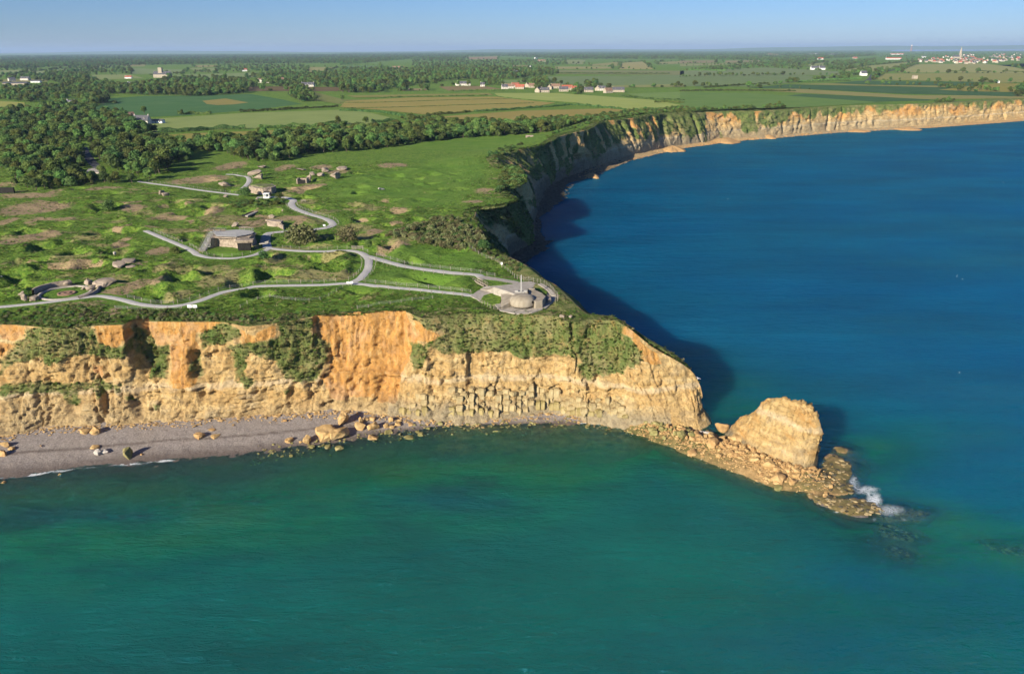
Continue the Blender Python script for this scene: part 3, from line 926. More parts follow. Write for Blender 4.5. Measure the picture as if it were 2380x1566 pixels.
def build_cliff(name, i0, i1, rows, style, apron):
    tp, ft, wd = coast_columns(i0, i1)
    nr = normals2d(tp, ft)
    N = len(tp)
    ap = np.linspace(-1, 0, 9)[:-1]
    us = np.concatenate([ap, np.linspace(0, 1, rows), 1 + np.linspace(0, 1, 9)[1:]])
    U = np.broadcast_to(us, (N, len(us)))
    s = np.concatenate([[0], np.cumsum(np.linalg.norm(np.diff((tp + ft)[:, :2] / 2, axis=0), axis=1))])
    S = np.broadcast_to(s[:, None], U.shape)
    face = np.clip(U, 0, 1)
    k = face[..., None]
    base = tp[:, None, :] * (1 - k) + ft[:, None, :] * k
    if style != 'near':                # convex grassy brow above a near-vertical lower face
        kh = 1 - (1 - k) ** (1.5 if style == 'bay' else 1.25)
        base[..., :2] = tp[:, None, :2] * (1 - kh) + ft[:, None, :2] * kh
    # profile: steep upper scarp, easier lower half
    lag = np.sin(face * math.pi) * (.9 if style == 'near' else .5)
    base[..., :2] += nr[:, None, :] * (-lag[..., None])
    inl = np.clip(-U, 0, 1)
    fincol = (tp[:, 0] > 26.3) & (tp[:, 1] < 187.5) & (style == 'near')
    apw = np.where(fincol, 1.3, apron)
    apw = np.convolve(np.pad(apw, 4, mode='edge'), np.ones(9) / 9, 'valid')
    apw = np.where(fincol, np.minimum(apw, 1.6), apw)
    base[..., :2] -= nr[:, None, :] * (inl * apw[:, None])[..., None]
    shore = np.clip(U - 1, 0, 1)
    base[..., :2] += nr[:, None, :] * (shore * wd[:, None])[..., None]
    base[..., 2] -= shore ** (1.2 if style != 'near' else .8) * (2.6 if style != 'near' else 3.5)
    inside = sstep(0, .10, face) * (1 - sstep(.93, 1.0, face) * .5)
    x, y, z = base[..., 0], base[..., 1], base[..., 2]
    px, py = project(base)
    if style == 'near':
        gul = np.abs(fbm(S / 7.5, z / 30, octv=3, seed=41))
        crum = 1 - 2 * np.abs(fbm(S / 2.4, z / 6.5, octv=4, seed=49, gain=.6))
        dis = inside * (1.5 * (gul - .28) * (.5 + sstep(.1, .6, face)) + .65 * fbm(x / 3.0, y / 3.0, z / 2.6, 5, seed=43, gain=.66)
                        + .9 * (crum - .6) * sstep(-.3, .5, fbm(S / 14, z / 9, octv=2, seed=46)) + .35 * fbm(S / .9, y / 3, z / .9, 2, seed=45, gain=.6))
        zz = z + .8 * fbm(S / 9, z / 9, octv=2, seed=47)
        led = (zz / 1.15) % 1.0
        dis -= inside * sstep(.30, .5, face) * .42 * sstep(-.15, .35, fbm(S / 13, z / 6, octv=2, seed=48)) * (sstep(0, .75, led) - sstep(.75, 1, led) - .4)
        orm = blur2(poly_mask(px, py, ORANGE_POLYS, 5, seed=83), 2)
        Sw = S + .5 * fbm(S / 3, z / 3, octv=2, seed=411)
        zw = z + .35 * fbm(S / 3, z / 3, octv=2, seed=413) + .04 * S
        blk = .75 * cells(Sw / 3.2, zw / 2.0, 421) + .5 * cells(Sw / 1.5, zw / 1.05, 423) + .24 * cells(Sw / .8, zw / .7, 425)
        dis += inside * (1 - orm) * .62 * blk * sstep(.12, .35, face)
        flute = np.abs(fbm(S / 1.3 + .3 * fbm(S / 4, z / 6, octv=2, seed=431), z / 22, octv=3, seed=433, gain=.6))
        flute2 = np.abs(fbm(S / .55, z / 9, octv=2, seed=437))
        dis -= inside * orm * (.6 * (.25 - flute) + .35 * (.25 - flute2) + .25 * cells(Sw / 1.1, zw / 1.6, 435))

        def slit(a, w):
            return np.exp(-(a / w) ** 2)
        dis -= inside * (1.0 * slit(fbm(S / 5.5, z / 16, octv=3, seed=401), .055) * sstep(.2, .4, face) + .55 * slit(fbm(S / 2.0, z / 4.5, octv=3, seed=403), .09) + .45 * slit(fbm(S / 16, z / 1.7, octv=2, seed=405), .07) * sstep(.3, .5, face))
        dent = np.zeros(U.shape)
        for kk, pl, amt in DENT:
            mk = poly_mask(px, py, [(kk, pl)], 6, seed=3)
            dent += blur2(mk, 3) * amt
        smooth_z = blur2(poly_mask(px, py, [ORANGE_POLYS[10]], 6), 4)
        dis = dis * (1 - .55 * smooth_z) - dent * 1.0
        fin = sstep(24, 34, x) * (y < 186)
        dis *= 1 - .55 * fin
    else:
        wl = 15 if style == 'bay' else 12
        g1 = fbm(S / wl + .35 * fbm(S / 30, z / 20, octv=2, seed=60), z / 70, octv=2, seed=61, gain=.5)
        gully = np.exp(-(g1 / (.16 if style == 'bay' else .09)) ** 2)
        amp = 5.0 if style == 'bay' else 3.2
        amp = amp * (.15 + 1.15 * sstep(-.45, .55, fbm(S / 33, z / 25, octv=3, seed=62)))
        if style == 'far':
            Sw = S + 1.5 * fbm(S / 6, z / 6, octv=2, seed=66)
            amp = amp * (1 + .0 * S)
            inside_c = .9 * cells(Sw / 7, z / 5, 67) + .5 * cells(Sw / 3, z / 2.2, 68)
        else:
            inside_c = .8 * cells(S / 5, z / 3.5, 69)
        dis = sstep(0, .16, face) * (1 - sstep(.70, 1.0, face) * .65) * (-amp * gully + inside_c + 1.1 * fbm(x / 6, y / 6, z / 6, 5, seed=63, gain=.62) + .6 * fbm(S / 2.2, y / 7, z / 4, 3, seed=65))
        if style == 'bay':
            dis += 1.6 * np.sin(face * math.pi) * (1 - gully)
    dis += shore * (1 - shore) * 0
    base[..., :2] += nr[:, None, :] * dis[..., None]
    if style != 'near':
        rocky = sstep(0, .15, shore) * (1 - .6 * shore)
        base[..., 2] += rocky * (1.0 * fbm(x / 4, y / 4, octv=4, seed=71, gain=.65) + .5)
    # scalloped top edge and the apron that follows the plateau
    x, y = base[..., 0], base[..., 1]
    m = inl > 0
    gzv = ground_z(x[m], y[m])
    e = inl[m]
    topz = np.broadcast_to(tp[:, None, 2], U.shape)[m]
    w = sstep(.12, .75, e)
    fm = np.broadcast_to(fincol[:, None], U.shape)[m]
    w = np.where(fm, 0, w)
    z = base[..., 2]
    z[m] = (topz - .15 * e) * (1 - w) + (gzv + .12) * w - np.where(fm, .25, .75) * sstep(.86, 1, e)
    z += sstep(.0, .1, face) * (1 - sstep(.1, .25, face)) * .4 * fbm(x / 3, y / 3, octv=3, seed=77)
    base[..., 2] = z
    # masks
    if style == 'near':
        veg = blur2(poly_mask(px, py, VEG_POLYS, 9, seed=81), 7)
        org = blur2(poly_mask(px, py, ORANGE_POLYS, 5, seed=83), 2)
        veg = np.maximum(veg, sstep(.0, .12, inl))
        veg = np.where((x > 24) & (y > 181.5) & (face > 0), np.maximum(veg, .55 * (face < .5)), veg)
        low = sstep(6.5, 2.0, z) if False else (1 - sstep(2.0, 6.5, z))
        wet = low * (.35 + .5 * (px > 900)) * (px < 1560) * (face > .5)
        wet = np.maximum(wet, (px < 330) * (1 - sstep(3, 13, z)) * .45)
        veg = np.where((px < -5) | (px > 2390), np.maximum(veg, (fbm(S / 11, z / 8, octv=3, seed=85) > 0)), veg)
        veg = np.clip(veg, 0, 1) * (z > 3)
        veg = np.where(inl > 0, veg * .92, veg * .70)
    else:
        g2 = fbm(S / 23, z / 30, octv=3, seed=91)
        hi = 1 - face
        if style == 'bay':
            veg = sstep(.30, .62, hi + .55 * g2 + .12) * .85
            org = sstep(.35, .75, hi + .3 * fbm(S / 12, z / 12, octv=2, seed=93)) * .9
            wet = (1 - sstep(.15, .45, hi)) * .85
            wet = np.maximum(wet, shore * (y < 640) * .8)
            scr = sstep(.0, .5, fbm(S / 30, S * 0, octv=2, seed=95)) * sstep(640, 720, y)
            veg = np.where(hi < .3, veg * (1 - scr), veg)
            org = org * (.45 + .55 * sstep(640, 720, y))
            veg = np.where(fbm(S / 9, z / 20, octv=2, seed=97) > .32, veg * .3, veg)
        else:
            lush = 1 - sstep(320, 470, x)
            veg = sstep(.45, .75, .75 * hi + .75 * fbm(S / 17, z / 40, octv=3, seed=98) * (.5 + lush) + .22 * lush) * .85
            org = sstep(.45, .9, hi + .4 * fbm(S / 20, z / 14, octv=2, seed=99)) * .7
            wet = (1 - sstep(.25, .55, hi)) * .6 * (1 - sstep(400, 620, x) * .85)
        veg = np.maximum(veg, sstep(.0, .1, inl))
        veg = np.clip(np.where(shore > 0, veg * .0, veg), 0, .9)
        pale = sstep(225, 260, x) * (1 - sstep(450, 520, x))
        org = np.where(shore > 0, .45 * sstep(690, 760, y) * (1 - pale), org)
        wet = np.where(shore > 0, np.maximum(.75 * (1 - sstep(560, 690, y)), np.maximum(pale * .8, .35)), wet)
    V = base.reshape(-1, 3)
    dk = np.zeros(veg.shape)
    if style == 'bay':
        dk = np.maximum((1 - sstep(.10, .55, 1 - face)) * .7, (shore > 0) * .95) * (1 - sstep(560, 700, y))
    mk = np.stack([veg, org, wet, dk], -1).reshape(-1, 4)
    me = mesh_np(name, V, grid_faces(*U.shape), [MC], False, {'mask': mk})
    return tag(link(name, me), kind='structure'), base, veg, inl, face


i_tip = [i for i, c in enumerate(COAST) if c[0][:2] == (17.1, 197)][0]
i_far = [i for i, c in enumerate(COAST) if c[0][:2] == (183, 801)][0]
cliff_near, base_near, veg_near, inl_near, face_near = build_cliff('cliff', 0, i_tip, 105, 'near', 5.0)
cliff_bay, base_bay, veg_bay, inl_bay, face_bay = build_cliff('cliff', i_tip, i_far, 46, 'bay', 7.0)
cliff_far, base_far, veg_far, inl_far, face_far = build_cliff('cliff', i_far, len(COAST) - 1, 40, 'far', 22.0)

# ------------------------------------------------------------------ beach, reef and sea bed
WL = smooth_line([(-300, 138, 0), (-170, 148, 0), P(7, 0, 1245, 0), P(7, 450, 1195, 0), P(7, 850, 1155, 0), P(7, 1500, 1105, 0), P(7, 1950, 1055, 0), P(7, 2200, 1020, 0), P(8, 400, 1010, 0), P(8, 620, 965, 0), P(8, 900, 925, 0), P(8, 1180, 893, 0),
                  P(8, 1500, 880, 0), P(8, 1800, 882, 0), P(8, 2200, 868, 0), P(9, 300, 880, 0), P(9, 500, 905, 0), (36, 170, 0)], 2)[:, :2]
FL = np.array([c[1][:2] for c in COAST[:27]])
SPIT = [P(9, 560, 905, 0)[:2], P(9, 760, 960, 0)[:2], P(9, 950, 1020, 0)[:2], P(9, 1150, 1080, 0)[:2], P(9, 1350, 1150, 0)[:2], P(9, 1560, 1230, 0)[:2], P(9, 1720, 1265, 0)[:2]]
SPITW = [4, 5.0, 6.0, 7.0, 7.5, 7.0, 5]
REEF = [([(10, 990, 570), (10, 1060, 510), (10, 1180, 560), (10, 1190, 640), (10, 1170, 700), (10, 1210, 770), (10, 1160, 790), (10, 880, 770), (10, 760, 745), (10, 860, 690), (10, 960, 640)], .32),
        ([(10, 880, 790), (10, 1000, 800), (10, 1280, 830), (10, 1400, 900), (10, 1300, 945), (10, 1170, 940), (10, 1040, 890), (10, 930, 840)], .35),
        ([(10, 1280, 830), (10, 1550, 850), (10, 1750, 900), (10, 1650, 980), (10, 1400, 960)], -.35), ([(10, 1380, 980), (10, 1500, 990), (10, 1660, 1070), (10, 1600, 1110), (10, 1400, 1060)], -.5),
        ([(10, 1420, 1140), (10, 1500, 1150), (10, 1590, 1190), (10, 1560, 1215)], -.4), ([(10, 2060, 1110), (10, 2380, 1140), (10, 2500, 1180), (10, 2380, 1200), (10, 2250, 1190)], -.8),
        ([(10, 1080, 470), (10, 1150, 475), (10, 1140, 500), (10, 1090, 495)], .5), ([(9, 1650, 1270), (9, 1850, 1220), (9, 1900, 1300), (9, 1720, 1310)], .7), ([(6, 1490, 560), (6, 1600, 555), (6, 1650, 600), (6, 1560, 610)], .2)]
REEFW = [([P(*q, 0)[:2] for q in pl], zt) for pl, zt in REEF]


def seabed_z(x, y):
    yw = np.interp(x, WL[:, 0], WL[:, 1])
    yf = np.interp(x, FL[:, 0], FL[:, 1])
    up = np.clip((y - yw) / np.maximum(yf - yw, 1.5), 0, 1.4)
    z = np.where(y > yw, 1.9 * up ** .9 * np.clip((yf - yw) / 14, .35, 1), 0)
    dn = np.clip(yw - y, 0, None)
    deep = np.where(y < yw, -(.045 * dn + .0011 * dn ** 2), 0)
    z = z + np.maximum(deep, -9)
    right = sstep(0, 1, (x - (34 - 1.3 * np.clip(168 - y, 0, 40))) / (14 + 1.6 * np.clip(168 - y, 0, 80)))
    z = z * (1 - right) + right * (-9)
    d = np.full(np.shape(x), 1e9)
    for (a, b, wa, wb) in zip(SPIT[:-1], SPIT[1:], SPITW[:-1], SPITW[1:]):
        d = np.minimum(d, dist_poly(x, y, [a, b]) / ((wa + wb) / 2))
    z = np.maximum(z, np.where(d < 1, 1.7 * (1 - d) ** .8, -(d - 1) * 2.1 - .15 * (d - 1) ** 2))
    n = fbm(x / 3.2, y / 3.2, octv=4, seed=111, gain=.6)
    for pl, zt in REEFW:
        ins = inpoly(x + 1.5 * n, y + 1.5 * fbm(x / 4, y / 4, octv=3, seed=113), pl)
        dd = dist_poly(x, y, pl + [pl[0]])
        z = np.maximum(z, np.where(ins, zt * (1 if zt < 0 else .35 + .65 * sstep(0, 1.6, dd)), zt - .35 - .42 * dd))
    return np.maximum(z, -10) + .10 * n * (z < .6) + .16 * fbm(x / 1.3, y / 1.3, octv=3, seed=115, gain=.7)


bx = spaced([(-300, 1.4), (-140, .62), (100, .7), (200, 2), 260])
by = spaced([(60, 2.5), (118, .7), (150, .55), (192, .9), (215, 3), 230])
BX, BY = np.meshgrid(bx, by, indexing='ij')
BZ = seabed_z(BX.ravel(), BY.ravel()).reshape(BX.shape)
yw = np.interp(BX, WL[:, 0], WL[:, 1])
yf = np.interp(BX, FL[:, 0], FL[:, 1])
rock = np.zeros(BX.shape)
dsp_ = dist_poly(BX, BY, SPIT)
rock = np.maximum(rock, 1 - sstep(6, 11, dsp_))
weed = np.zeros(BX.shape)
for pl, zt in REEFW:
    ins = inpoly(BX, BY, pl)
    rock = np.where(ins, .85, rock)
    weed = np.where(ins, np.where(zt < 0, .40, .55), weed)
dn = yw - BY
weed = np.maximum(weed, sstep(1, 5, dn) * (1 - sstep(30, 45, dn)) * (.38 + .25 * fbm(BX / 14, BY / 9, octv=3, seed=123)))
dl = dist_poly(BX, BY, SPIT[:3])
weed = np.maximum(weed, .62 * (1 - sstep(5, 9, dl)))
weed = np.where(BX > 38, np.maximum(weed, .5 * (BZ < -.4)), weed)
rock = np.maximum(rock, sstep(-26, -12, BX) * sstep(-1, 2.5, dn) * (1 - sstep(10, 20, dn)) * .6)
frac = (BY - yw) / np.maximum(yf - yw, 1.5)
wob = .05 * fbm(BX / 9, BY / 9, octv=3, seed=121)
wetm = np.maximum(1 - sstep(.0, .34, frac + wob), np.exp(-((frac + wob - .47) / .028) ** 2))
wetm = np.where(BX < 36, wetm, (1 - sstep(.05, .75, BZ)) * .8)
me = mesh_np('beach', np.stack([BX, BY, BZ], -1).reshape(-1, 3), grid_faces(*BX.shape), [MSB], True, {'mask': np.stack([rock, weed, wetm], -1).reshape(-1, 3)})
tag(link('beach', me), kind='structure')

# the sea: one sheet at level zero
wx_ = np.concatenate([-spaced([(0, 2), (140, 3), (400, 40), (3000, 600), (26000, 3000), 27000])[::-1][:-1], spaced([(0, 1.4), (110, 1.6), (180, 5), (900, 60), (4000, 600), (30000, 3000), 31000])])
wy_ = spaced([(-300, 60), (60, 3), (100, 1.4), (195, 1.6), (230, 4), (700, 25), (2500, 150), (9000, 1500), (32000, 3000), 33000])
WX, WY = np.meshgrid(wx_, wy_, indexing='ij')
SZ = seabed_z(WX.ravel(), WY.ravel()).reshape(WX.shape)
yw = np.interp(WX, WL[:, 0], WL[:, 1])
dbay = np.full(WX.shape, 60.0)
mb = (WX > -40) & (WX < 900) & (WY > 176) & (WY < 1300)
FB = [tuple(c[1][:2]) for c in COAST[i_tip - 8:]]
dbay[mb] = dist_poly(WX[mb], WY[mb], FB)
dep = np.clip(-SZ, 0, 10)
dep = np.where((WY > 196) | (WX > 240), 10, dep)
dep = np.where(mb & (WY > 186), np.minimum(dep, np.clip((dbay - 6) * .22, 4.0, 10)), dep)
px, py = project(np.stack([WX, np.maximum(WY, 30), np.zeros_like(WX)], -1))
lowf = fbm(WX / 45, WY / 30, octv=3, seed=131)
blue = sstep(-.15, 1.0, (WX - 40 + (WY - 150) * .75) / 130 + .30 * lowf)
blue = np.clip(np.where(WX < 20, blue * sstep(-60, 20, WX), blue), 0, 1)
blue = np.maximum(blue, sstep(195, 240, WY))
for bk, bx_, by_, rx_, ry_, am in [(9, 1500, 800, 300, 60, -.5), (10, 1500, 500, 300, 200, -.65), (10, 2100, 1050, 350, 150, -.5), (10, 1500, 1200, 500, 160, -.35), (0, 1000, 1160, 300, 30, .25), (0, 300, 1200, 350, 30, .2), (0, 2250, 1400, 300, 40, -.35), (0, 2050, 1330, 300, 60, .3), (0, 600, 1500, 300, 40, -.1), (0, 1900, 1500, 350, 60, .3)]:
    ddx, ddy = dsp(bk, bx_, by_)
    sc = SHEET[bk][2]
    blue = blue + am * np.exp(-((px - ddx) / (rx_ * sc)) ** 2 - ((py - ddy) / (ry_ * sc)) ** 2) * (WY > 60)
blue = np.clip(blue, 0, 1)
foam = np.zeros(WX.shape)
sh = yw - WY
foam = np.maximum(foam, np.exp(-((sh - .6) / .9) ** 2) * np.clip(.48 + .95 * fbm(WX / 9, WX * 0, octv=3, seed=133) + .35 * (WX < -95), 0, .95) * (WX < 30))
for bk, bx_, by_, rx_, ry_, am in [(10, 1340, 830, 80, 60, .95), (10, 1290, 760, 150, 50, .78), (10, 1200, 700, 60, 70, .74), (10, 1450, 900, 190, 70, .70), (10, 1240, 935, 80, 20, .8), (10, 1180, 620, 40, 20, .7), (10, 1130, 500, 60, 30, .6), (10, 1080, 915, 60, 12, .75), (10, 1560, 960, 90, 25, .65), (10, 1440, 1060, 60, 30, .62), (9, 860, 1025, 50, 12, .8), (9, 1250, 1250, 60, 10, .7), (9, 1400, 1275, 70, 8, .6), (10, 1330, 965, 30, 20, .8), (10, 470, 670, 70, 10, .6)]:
    ddx, ddy = dsp(bk, bx_, by_)
    sc = SHEET[bk][2]
    foam = np.maximum(foam, am * np.exp(-((px - ddx) / (rx_ * sc)) ** 2 - ((py - ddy) / (ry_ * sc)) ** 2) * (WY > 60))
me = mesh_np('sea', np.stack([WX, WY, np.zeros_like(WX)], -1).reshape(-1, 3), grid_faces(*WX.shape), [MW], True, {'mask': np.stack([dep / 10, blue, foam], -1).reshape(-1, 3)})
tag(link('sea', me), kind='structure')

# ------------------------------------------------------------------ paths and terrace
def ribbon(name, line, width, mat, lift=.07, kind='structure'):
    ln = np.asarray(line)
    tg = np.gradient(ln, axis=0)
    pn = np.stack([-tg[:, 1], tg[:, 0]], -1)
    pn /= np.linalg.norm(pn, axis=1, keepdims=True)
    offs = np.linspace(-.5, .5, 5) * width
    q = ln[:, None, :] + pn[:, None, :] * offs[None, :, None]
    wob = .16 * fbm(q[..., 0] / 1.5, q[..., 1] / 1.5, octv=2, seed=140)
    q = q + pn[:, None, :] * (wob * (np.abs(offs) > .4 * width))[..., None]
    z = ground_z(q[..., 0].ravel(), q[..., 1].ravel()).reshape(q.shape[:2])
    # camber follows the ground sheet between its own points, so lift it clear of the coarse cells
    z = np.maximum(z, ground_z(ln[:, 0], ln[:, 1])[:, None]) + lift
    z[:, 0] -= .14
    z[:, -1] -= .14
    me = mesh_np(name, np.concatenate([q, z[..., None]], -1).reshape(-1, 3), grid_faces(*q.shape[:2]), [mat], True)
    o = link(name, me)
    if kind:
        tag(o, kind=kind)
    return o


for pi, (k, (ln, w)) in enumerate(PATH_LINES.items()):
    ribbon('path', ln, w, MPATH, .16 + .012 * pi)


def sheet(name, pts, z, mat, thick=.3, kind='structure'):
    mb_ = MB()
    mb_.prism([p[:2] for p in pts], z - thick, z)
    o = mb_.build(name, mat)
    if kind:
        tag(o, kind=kind)
    return o


TERR = [(6, 700, 960), (6, 760, 915), (6, 830, 880), (6, 900, 850), (6, 760, 775), (6, 860, 762), (6, 1000, 790), (6, 1180, 822), (6, 1300, 815), (6, 1420, 865), (6, 1510, 930), (6, 1560, 955), (6, 1530, 1010), (6, 1440, 1085), (6, 1310, 1125), (6, 1160, 1137), (6, 990, 1105), (6, 930, 1030), (6, 800, 1020), (6, 760, 990)]
sheet('terrace', [P(*q) for q in TERR], GZ + .26, MTERR, .6)

# ------------------------------------------------------------------ fields, each a sheet of its own
FIELDS = [
    (1, [(640, 540), (760, 460), (1000, 445), (1500, 440), (1730, 430), (1960, 470), (2090, 500), (1700, 545), (1270, 580), (1000, 590), (760, 565)], (70, 122, 74)),
    (1, [(1400, 478), (1560, 462), (1720, 490), (1620, 503), (1500, 508), (1430, 500)], (160, 150, 90)),
    (1, [(1110, 600), (1700, 562), (2380, 540), (2560, 560), (2700, 595), (2570, 640), (2380, 640), (1700, 672), (1080, 695), (930, 655)], (148, 168, 104)),
    (1, [(800, 745), (1300, 705), (1900, 682), (2380, 655), (2900, 622), (3050, 650), (2950, 680), (2380, 700), (1900, 740), (1600, 775), (1300, 805), (780, 775)], (158, 152, 82)),
    (1, [(-200, 480), (0, 480), (170, 490), (175, 560), (40, 588), (-200, 590)], (172, 176, 98)), (1, [(-200, 795), (0, 790), (390, 768), (360, 792), (0, 828), (-200, 835)], (170, 150, 78)),
    (1, [(1700, 380), (2040, 380), (2380, 385), (2380, 412), (1720, 412)], (118, 98, 74)), (1, [(570, 300), (900, 295), (1000, 322), (640, 332)], (150, 165, 110)), (1, [(1050, 302), (1700, 285), (1970, 278), (1700, 322), (1300, 332)], (140, 162, 112)),
    (1, [(900, 252), (1300, 262), (1260, 290), (900, 292)], (136, 158, 112)), (1, [(1300, 250), (1510, 250), (1490, 286), (1360, 276)], (146, 164, 108)), (1, [(140, 282), (700, 240), (725, 250), (300, 302)], (146, 164, 112)),
    (1, [(2130, 245), (2340, 245), (2250, 282), (2120, 278)], (168, 166, 116)), (1, [(650, 395), (1020, 393), (1010, 422), (660, 416)], (160, 166, 100)), (1, [(0, 268), (170, 262), (300, 270), (60, 300), (0, 300)], (150, 164, 112)), (1, [(0, 330), (340, 322), (330, 345), (0, 352)], (150, 150, 100)),
    (1, [(1330, 232), (1500, 230), (1520, 242), (1350, 246)], (166, 160, 110)), (1, [(850, 226), (1010, 226), (1000, 240), (860, 242)], (160, 160, 108)), (1, [(2050, 385), (2380, 470), (2700, 470), (2560, 500), (2380, 505), (2150, 470)], (132, 142, 80)),
    (2, [(40, 480), (500, 455), (1090, 450), (1500, 490), (1340, 522), (900, 552), (600, 575), (280, 542), (0, 522)], (170, 158, 92)), (2, [(50, 442), (1030, 424), (1062, 440), (100, 456)], (150, 150, 84)),
    (2, [(1060, 424), (1500, 424), (2150, 470), (2380, 510), (2500, 540), (1900, 542), (1650, 492), (1100, 452)], (170, 186, 108)),
    (2, [(650, 590), (1250, 547), (1900, 530), (1965, 545), (1700, 602), (1350, 612), (1270, 642), (950, 642), (800, 622)], (166, 152, 88)), (2, [(680, 380), (1000, 375), (1150, 402), (760, 412)], (150, 132, 100)), (2, [(420, 390), (600, 395), (600, 406), (430, 410)], (165, 150, 116)),
    (2, [(1330, 312), (2380, 300), (2380, 382), (1800, 387), (1400, 352)], (124, 148, 104)), (2, [(1360, 242), (1880, 240), (1880, 256), (1400, 260)], (168, 166, 116)), (2, [(1560, 195), (1700, 195), (1680, 226), (1560, 222)], (152, 164, 112)), (2, [(1720, 226), (1900, 210), (1940, 215), (1930, 236), (1740, 236)], (160, 160, 104)),
    (2, [(1942, 216), (2100, 205), (2140, 240), (2170, 260), (1935, 260)], (176, 170, 118)), (2, [(1480, 265), (2380, 270), (2380, 300), (1500, 292)], (140, 146, 104)), (2, [(880, 175), (1100, 170), (1090, 190), (890, 192)], (172, 150, 120)), (2, [(1110, 335), (1290, 335), (1270, 352), (1120, 362)], (132, 158, 100)),
    (2, [(1980, 430), (2380, 415), (2420, 440), (2380, 466), (2150, 462)], (124, 158, 86)), (2, [(1180, 232), (1320, 234), (1300, 250), (1190, 252)], (158, 150, 110)), (2, [(500, 265), (700, 272), (690, 288), (520, 282)], (150, 142, 104)), (2, [(0, 168), (180, 168), (240, 176), (0, 182)], (148, 164, 118)),
    (2, [(0, 235), (280, 235), (290, 250), (0, 255)], (110, 146, 96)), (2, [(2180, 212), (2380, 202), (2380, 220), (2200, 228)], (162, 160, 108)), (2, [(720, 250), (820, 244), (830, 258), (740, 260)], (156, 164, 116)), (2, [(1800, 375), (2380, 362), (2380, 382), (1850, 388)], (152, 158, 102)),
    (3, [(0, 420), (480, 425), (1400, 490), (1110, 507), (770, 527), (150, 547), (0, 530)], (108, 146, 74)), (3, [(640, 452), (860, 430), (1700, 465), (1760, 475), (1300, 486), (1000, 480)], (62, 108, 66)), (3, [(420, 400), (800, 395), (1600, 440), (2380, 442), (2380, 462), (1700, 467), (1000, 432)], (158, 154, 100)),
    (3, [(480, 388), (740, 365), (1790, 385), (2380, 425), (2300, 448), (1500, 428), (900, 397)], (58, 104, 66)), (3, [(1790, 402), (2200, 356), (2380, 360), (2380, 420), (2000, 412)], (160, 152, 76)), (3, [(1050, 356), (1250, 340), (2110, 350), (2060, 376), (1300, 366)], (60, 108, 68)), (3, [(740, 362), (1050, 358), (1300, 368), (2060, 378), (1800, 385)], (160, 158, 100)),
    (3, [(1330, 332), (1400, 290), (2380, 285), (2380, 350), (2200, 355), (2100, 348), (1720, 340)], (158, 160, 98)), (3, [(1500, 277), (1640, 225), (2100, 220), (2300, 242), (2380, 260), (2380, 285), (1500, 282)], (170, 172, 116)), (3, [(1130, 266), (1300, 235), (1620, 205), (1630, 220), (1430, 272), (1200, 276)], (162, 168, 112)),
    (3, [(0, 270), (600, 248), (1130, 276), (1120, 300), (700, 300), (0, 310)], (130, 150, 110)), (3, [(0, 312), (740, 300), (1120, 312), (900, 340), (500, 380), (0, 377)], (122, 146, 102)), (3, [(860, 226), (1020, 210), (1010, 236), (880, 242)], (156, 168, 116)), (3, [(0, 200), (250, 198), (250, 215), (0, 222)], (160, 146, 112)), (3, [(300, 200), (560, 198), (560, 210), (300, 215)], (162, 152, 116)), (3, [(0, 225), (560, 212), (300, 228), (0, 238)], (158, 164, 116)),
]
for i, (k, pl, rgb) in enumerate(FIELDS):
    pts = [P(k, *q) for q in pl]
    big = len(pl)
    pts2 = [(p[0], p[1], GZ + .14 + .035 * (i % 7)) for p in pts]
    me = bpy.data.meshes.new('field')
    me.from_pydata(pts2, [], [tuple(range(big))])
    if me.polygons[0].normal.z < 0:
        me.flip_normals()
    me.materials.append(MF)
    o = tag(link('field', me), kind='structure')
    c = lin(*rgb)
    o.color = (c[0] * .72, c[1] * .70, c[2] * .55, 1)

# far estuary water and the low hills behind it
est = MB()
est.poly([(7000, 15500, GZ), (12500, 15500, GZ), (22000, 26800, GZ), (12300, 26800, GZ)], [(0, 1, 2, 3)])
o = est.build('estuary_water', m_simple('estuary_surface', [(.3, (.20, .27, .36, 1)), (.7, (.30, .37, .46, 1))], .001, rough=.4, bump=0), loc=(0, 0, .5), recalc=False)
tag(o, kind='structure')
hx = np.linspace(-30000, 36000, 500)
hh = 30 + 50 * (fbm(hx / 6000, hx * 0, octv=4, seed=201) + .3) + 120 * sstep(4000, 20000, hx) * (1 + .3 * fbm(hx / 3000, hx * 0, octv=3, seed=203))
hh = np.clip(hh, 8, 205)
hv = np.stack([np.stack([hx * q, np.full_like(hx, yy * q), GZ - 3 + hh * e], -1) for yy, e, q in ((27200, 0, 1), (27700, .6, 1), (28500, 1, 1), (29500, .8, 1.0), (31500, 0, 1.0))], 1)
tag(link('hills', mesh_np('hills', hv.reshape(-1, 3), grid_faces(500, 5), [MG], True, {'mask': np.zeros((2500, 3))})), kind='structure')


# ------------------------------------------------------------------ plants: prototype meshes
def leaf_quads(cent, nrm, size, r, jit=.75):
    """one small quad per centre, roughly facing nrm"""
    n = len(cent)
    nn = nrm + r.normal(0, jit, (n, 3))
    nn /= np.linalg.norm(nn, axis=1, keepdims=True) + 1e-9
    a = np.cross(nn, r.normal(0, 1, (n, 3)))
    a /= np.linalg.norm(a, axis=1, keepdims=True) + 1e-9
    b = np.cross(nn, a)
    sz = (size * r.uniform(.6, 1.35, n))[:, None]
    a = a * sz
    b = b * sz * .8
    v = np.stack([cent - a * .9 - b * .4, cent + a * .2 - b, cent + a - b * .1 + nn * sz * .2, cent - a * .1 + b], 1).reshape(-1, 3)
    return v, np.arange(4 * n).reshape(-1, 4)


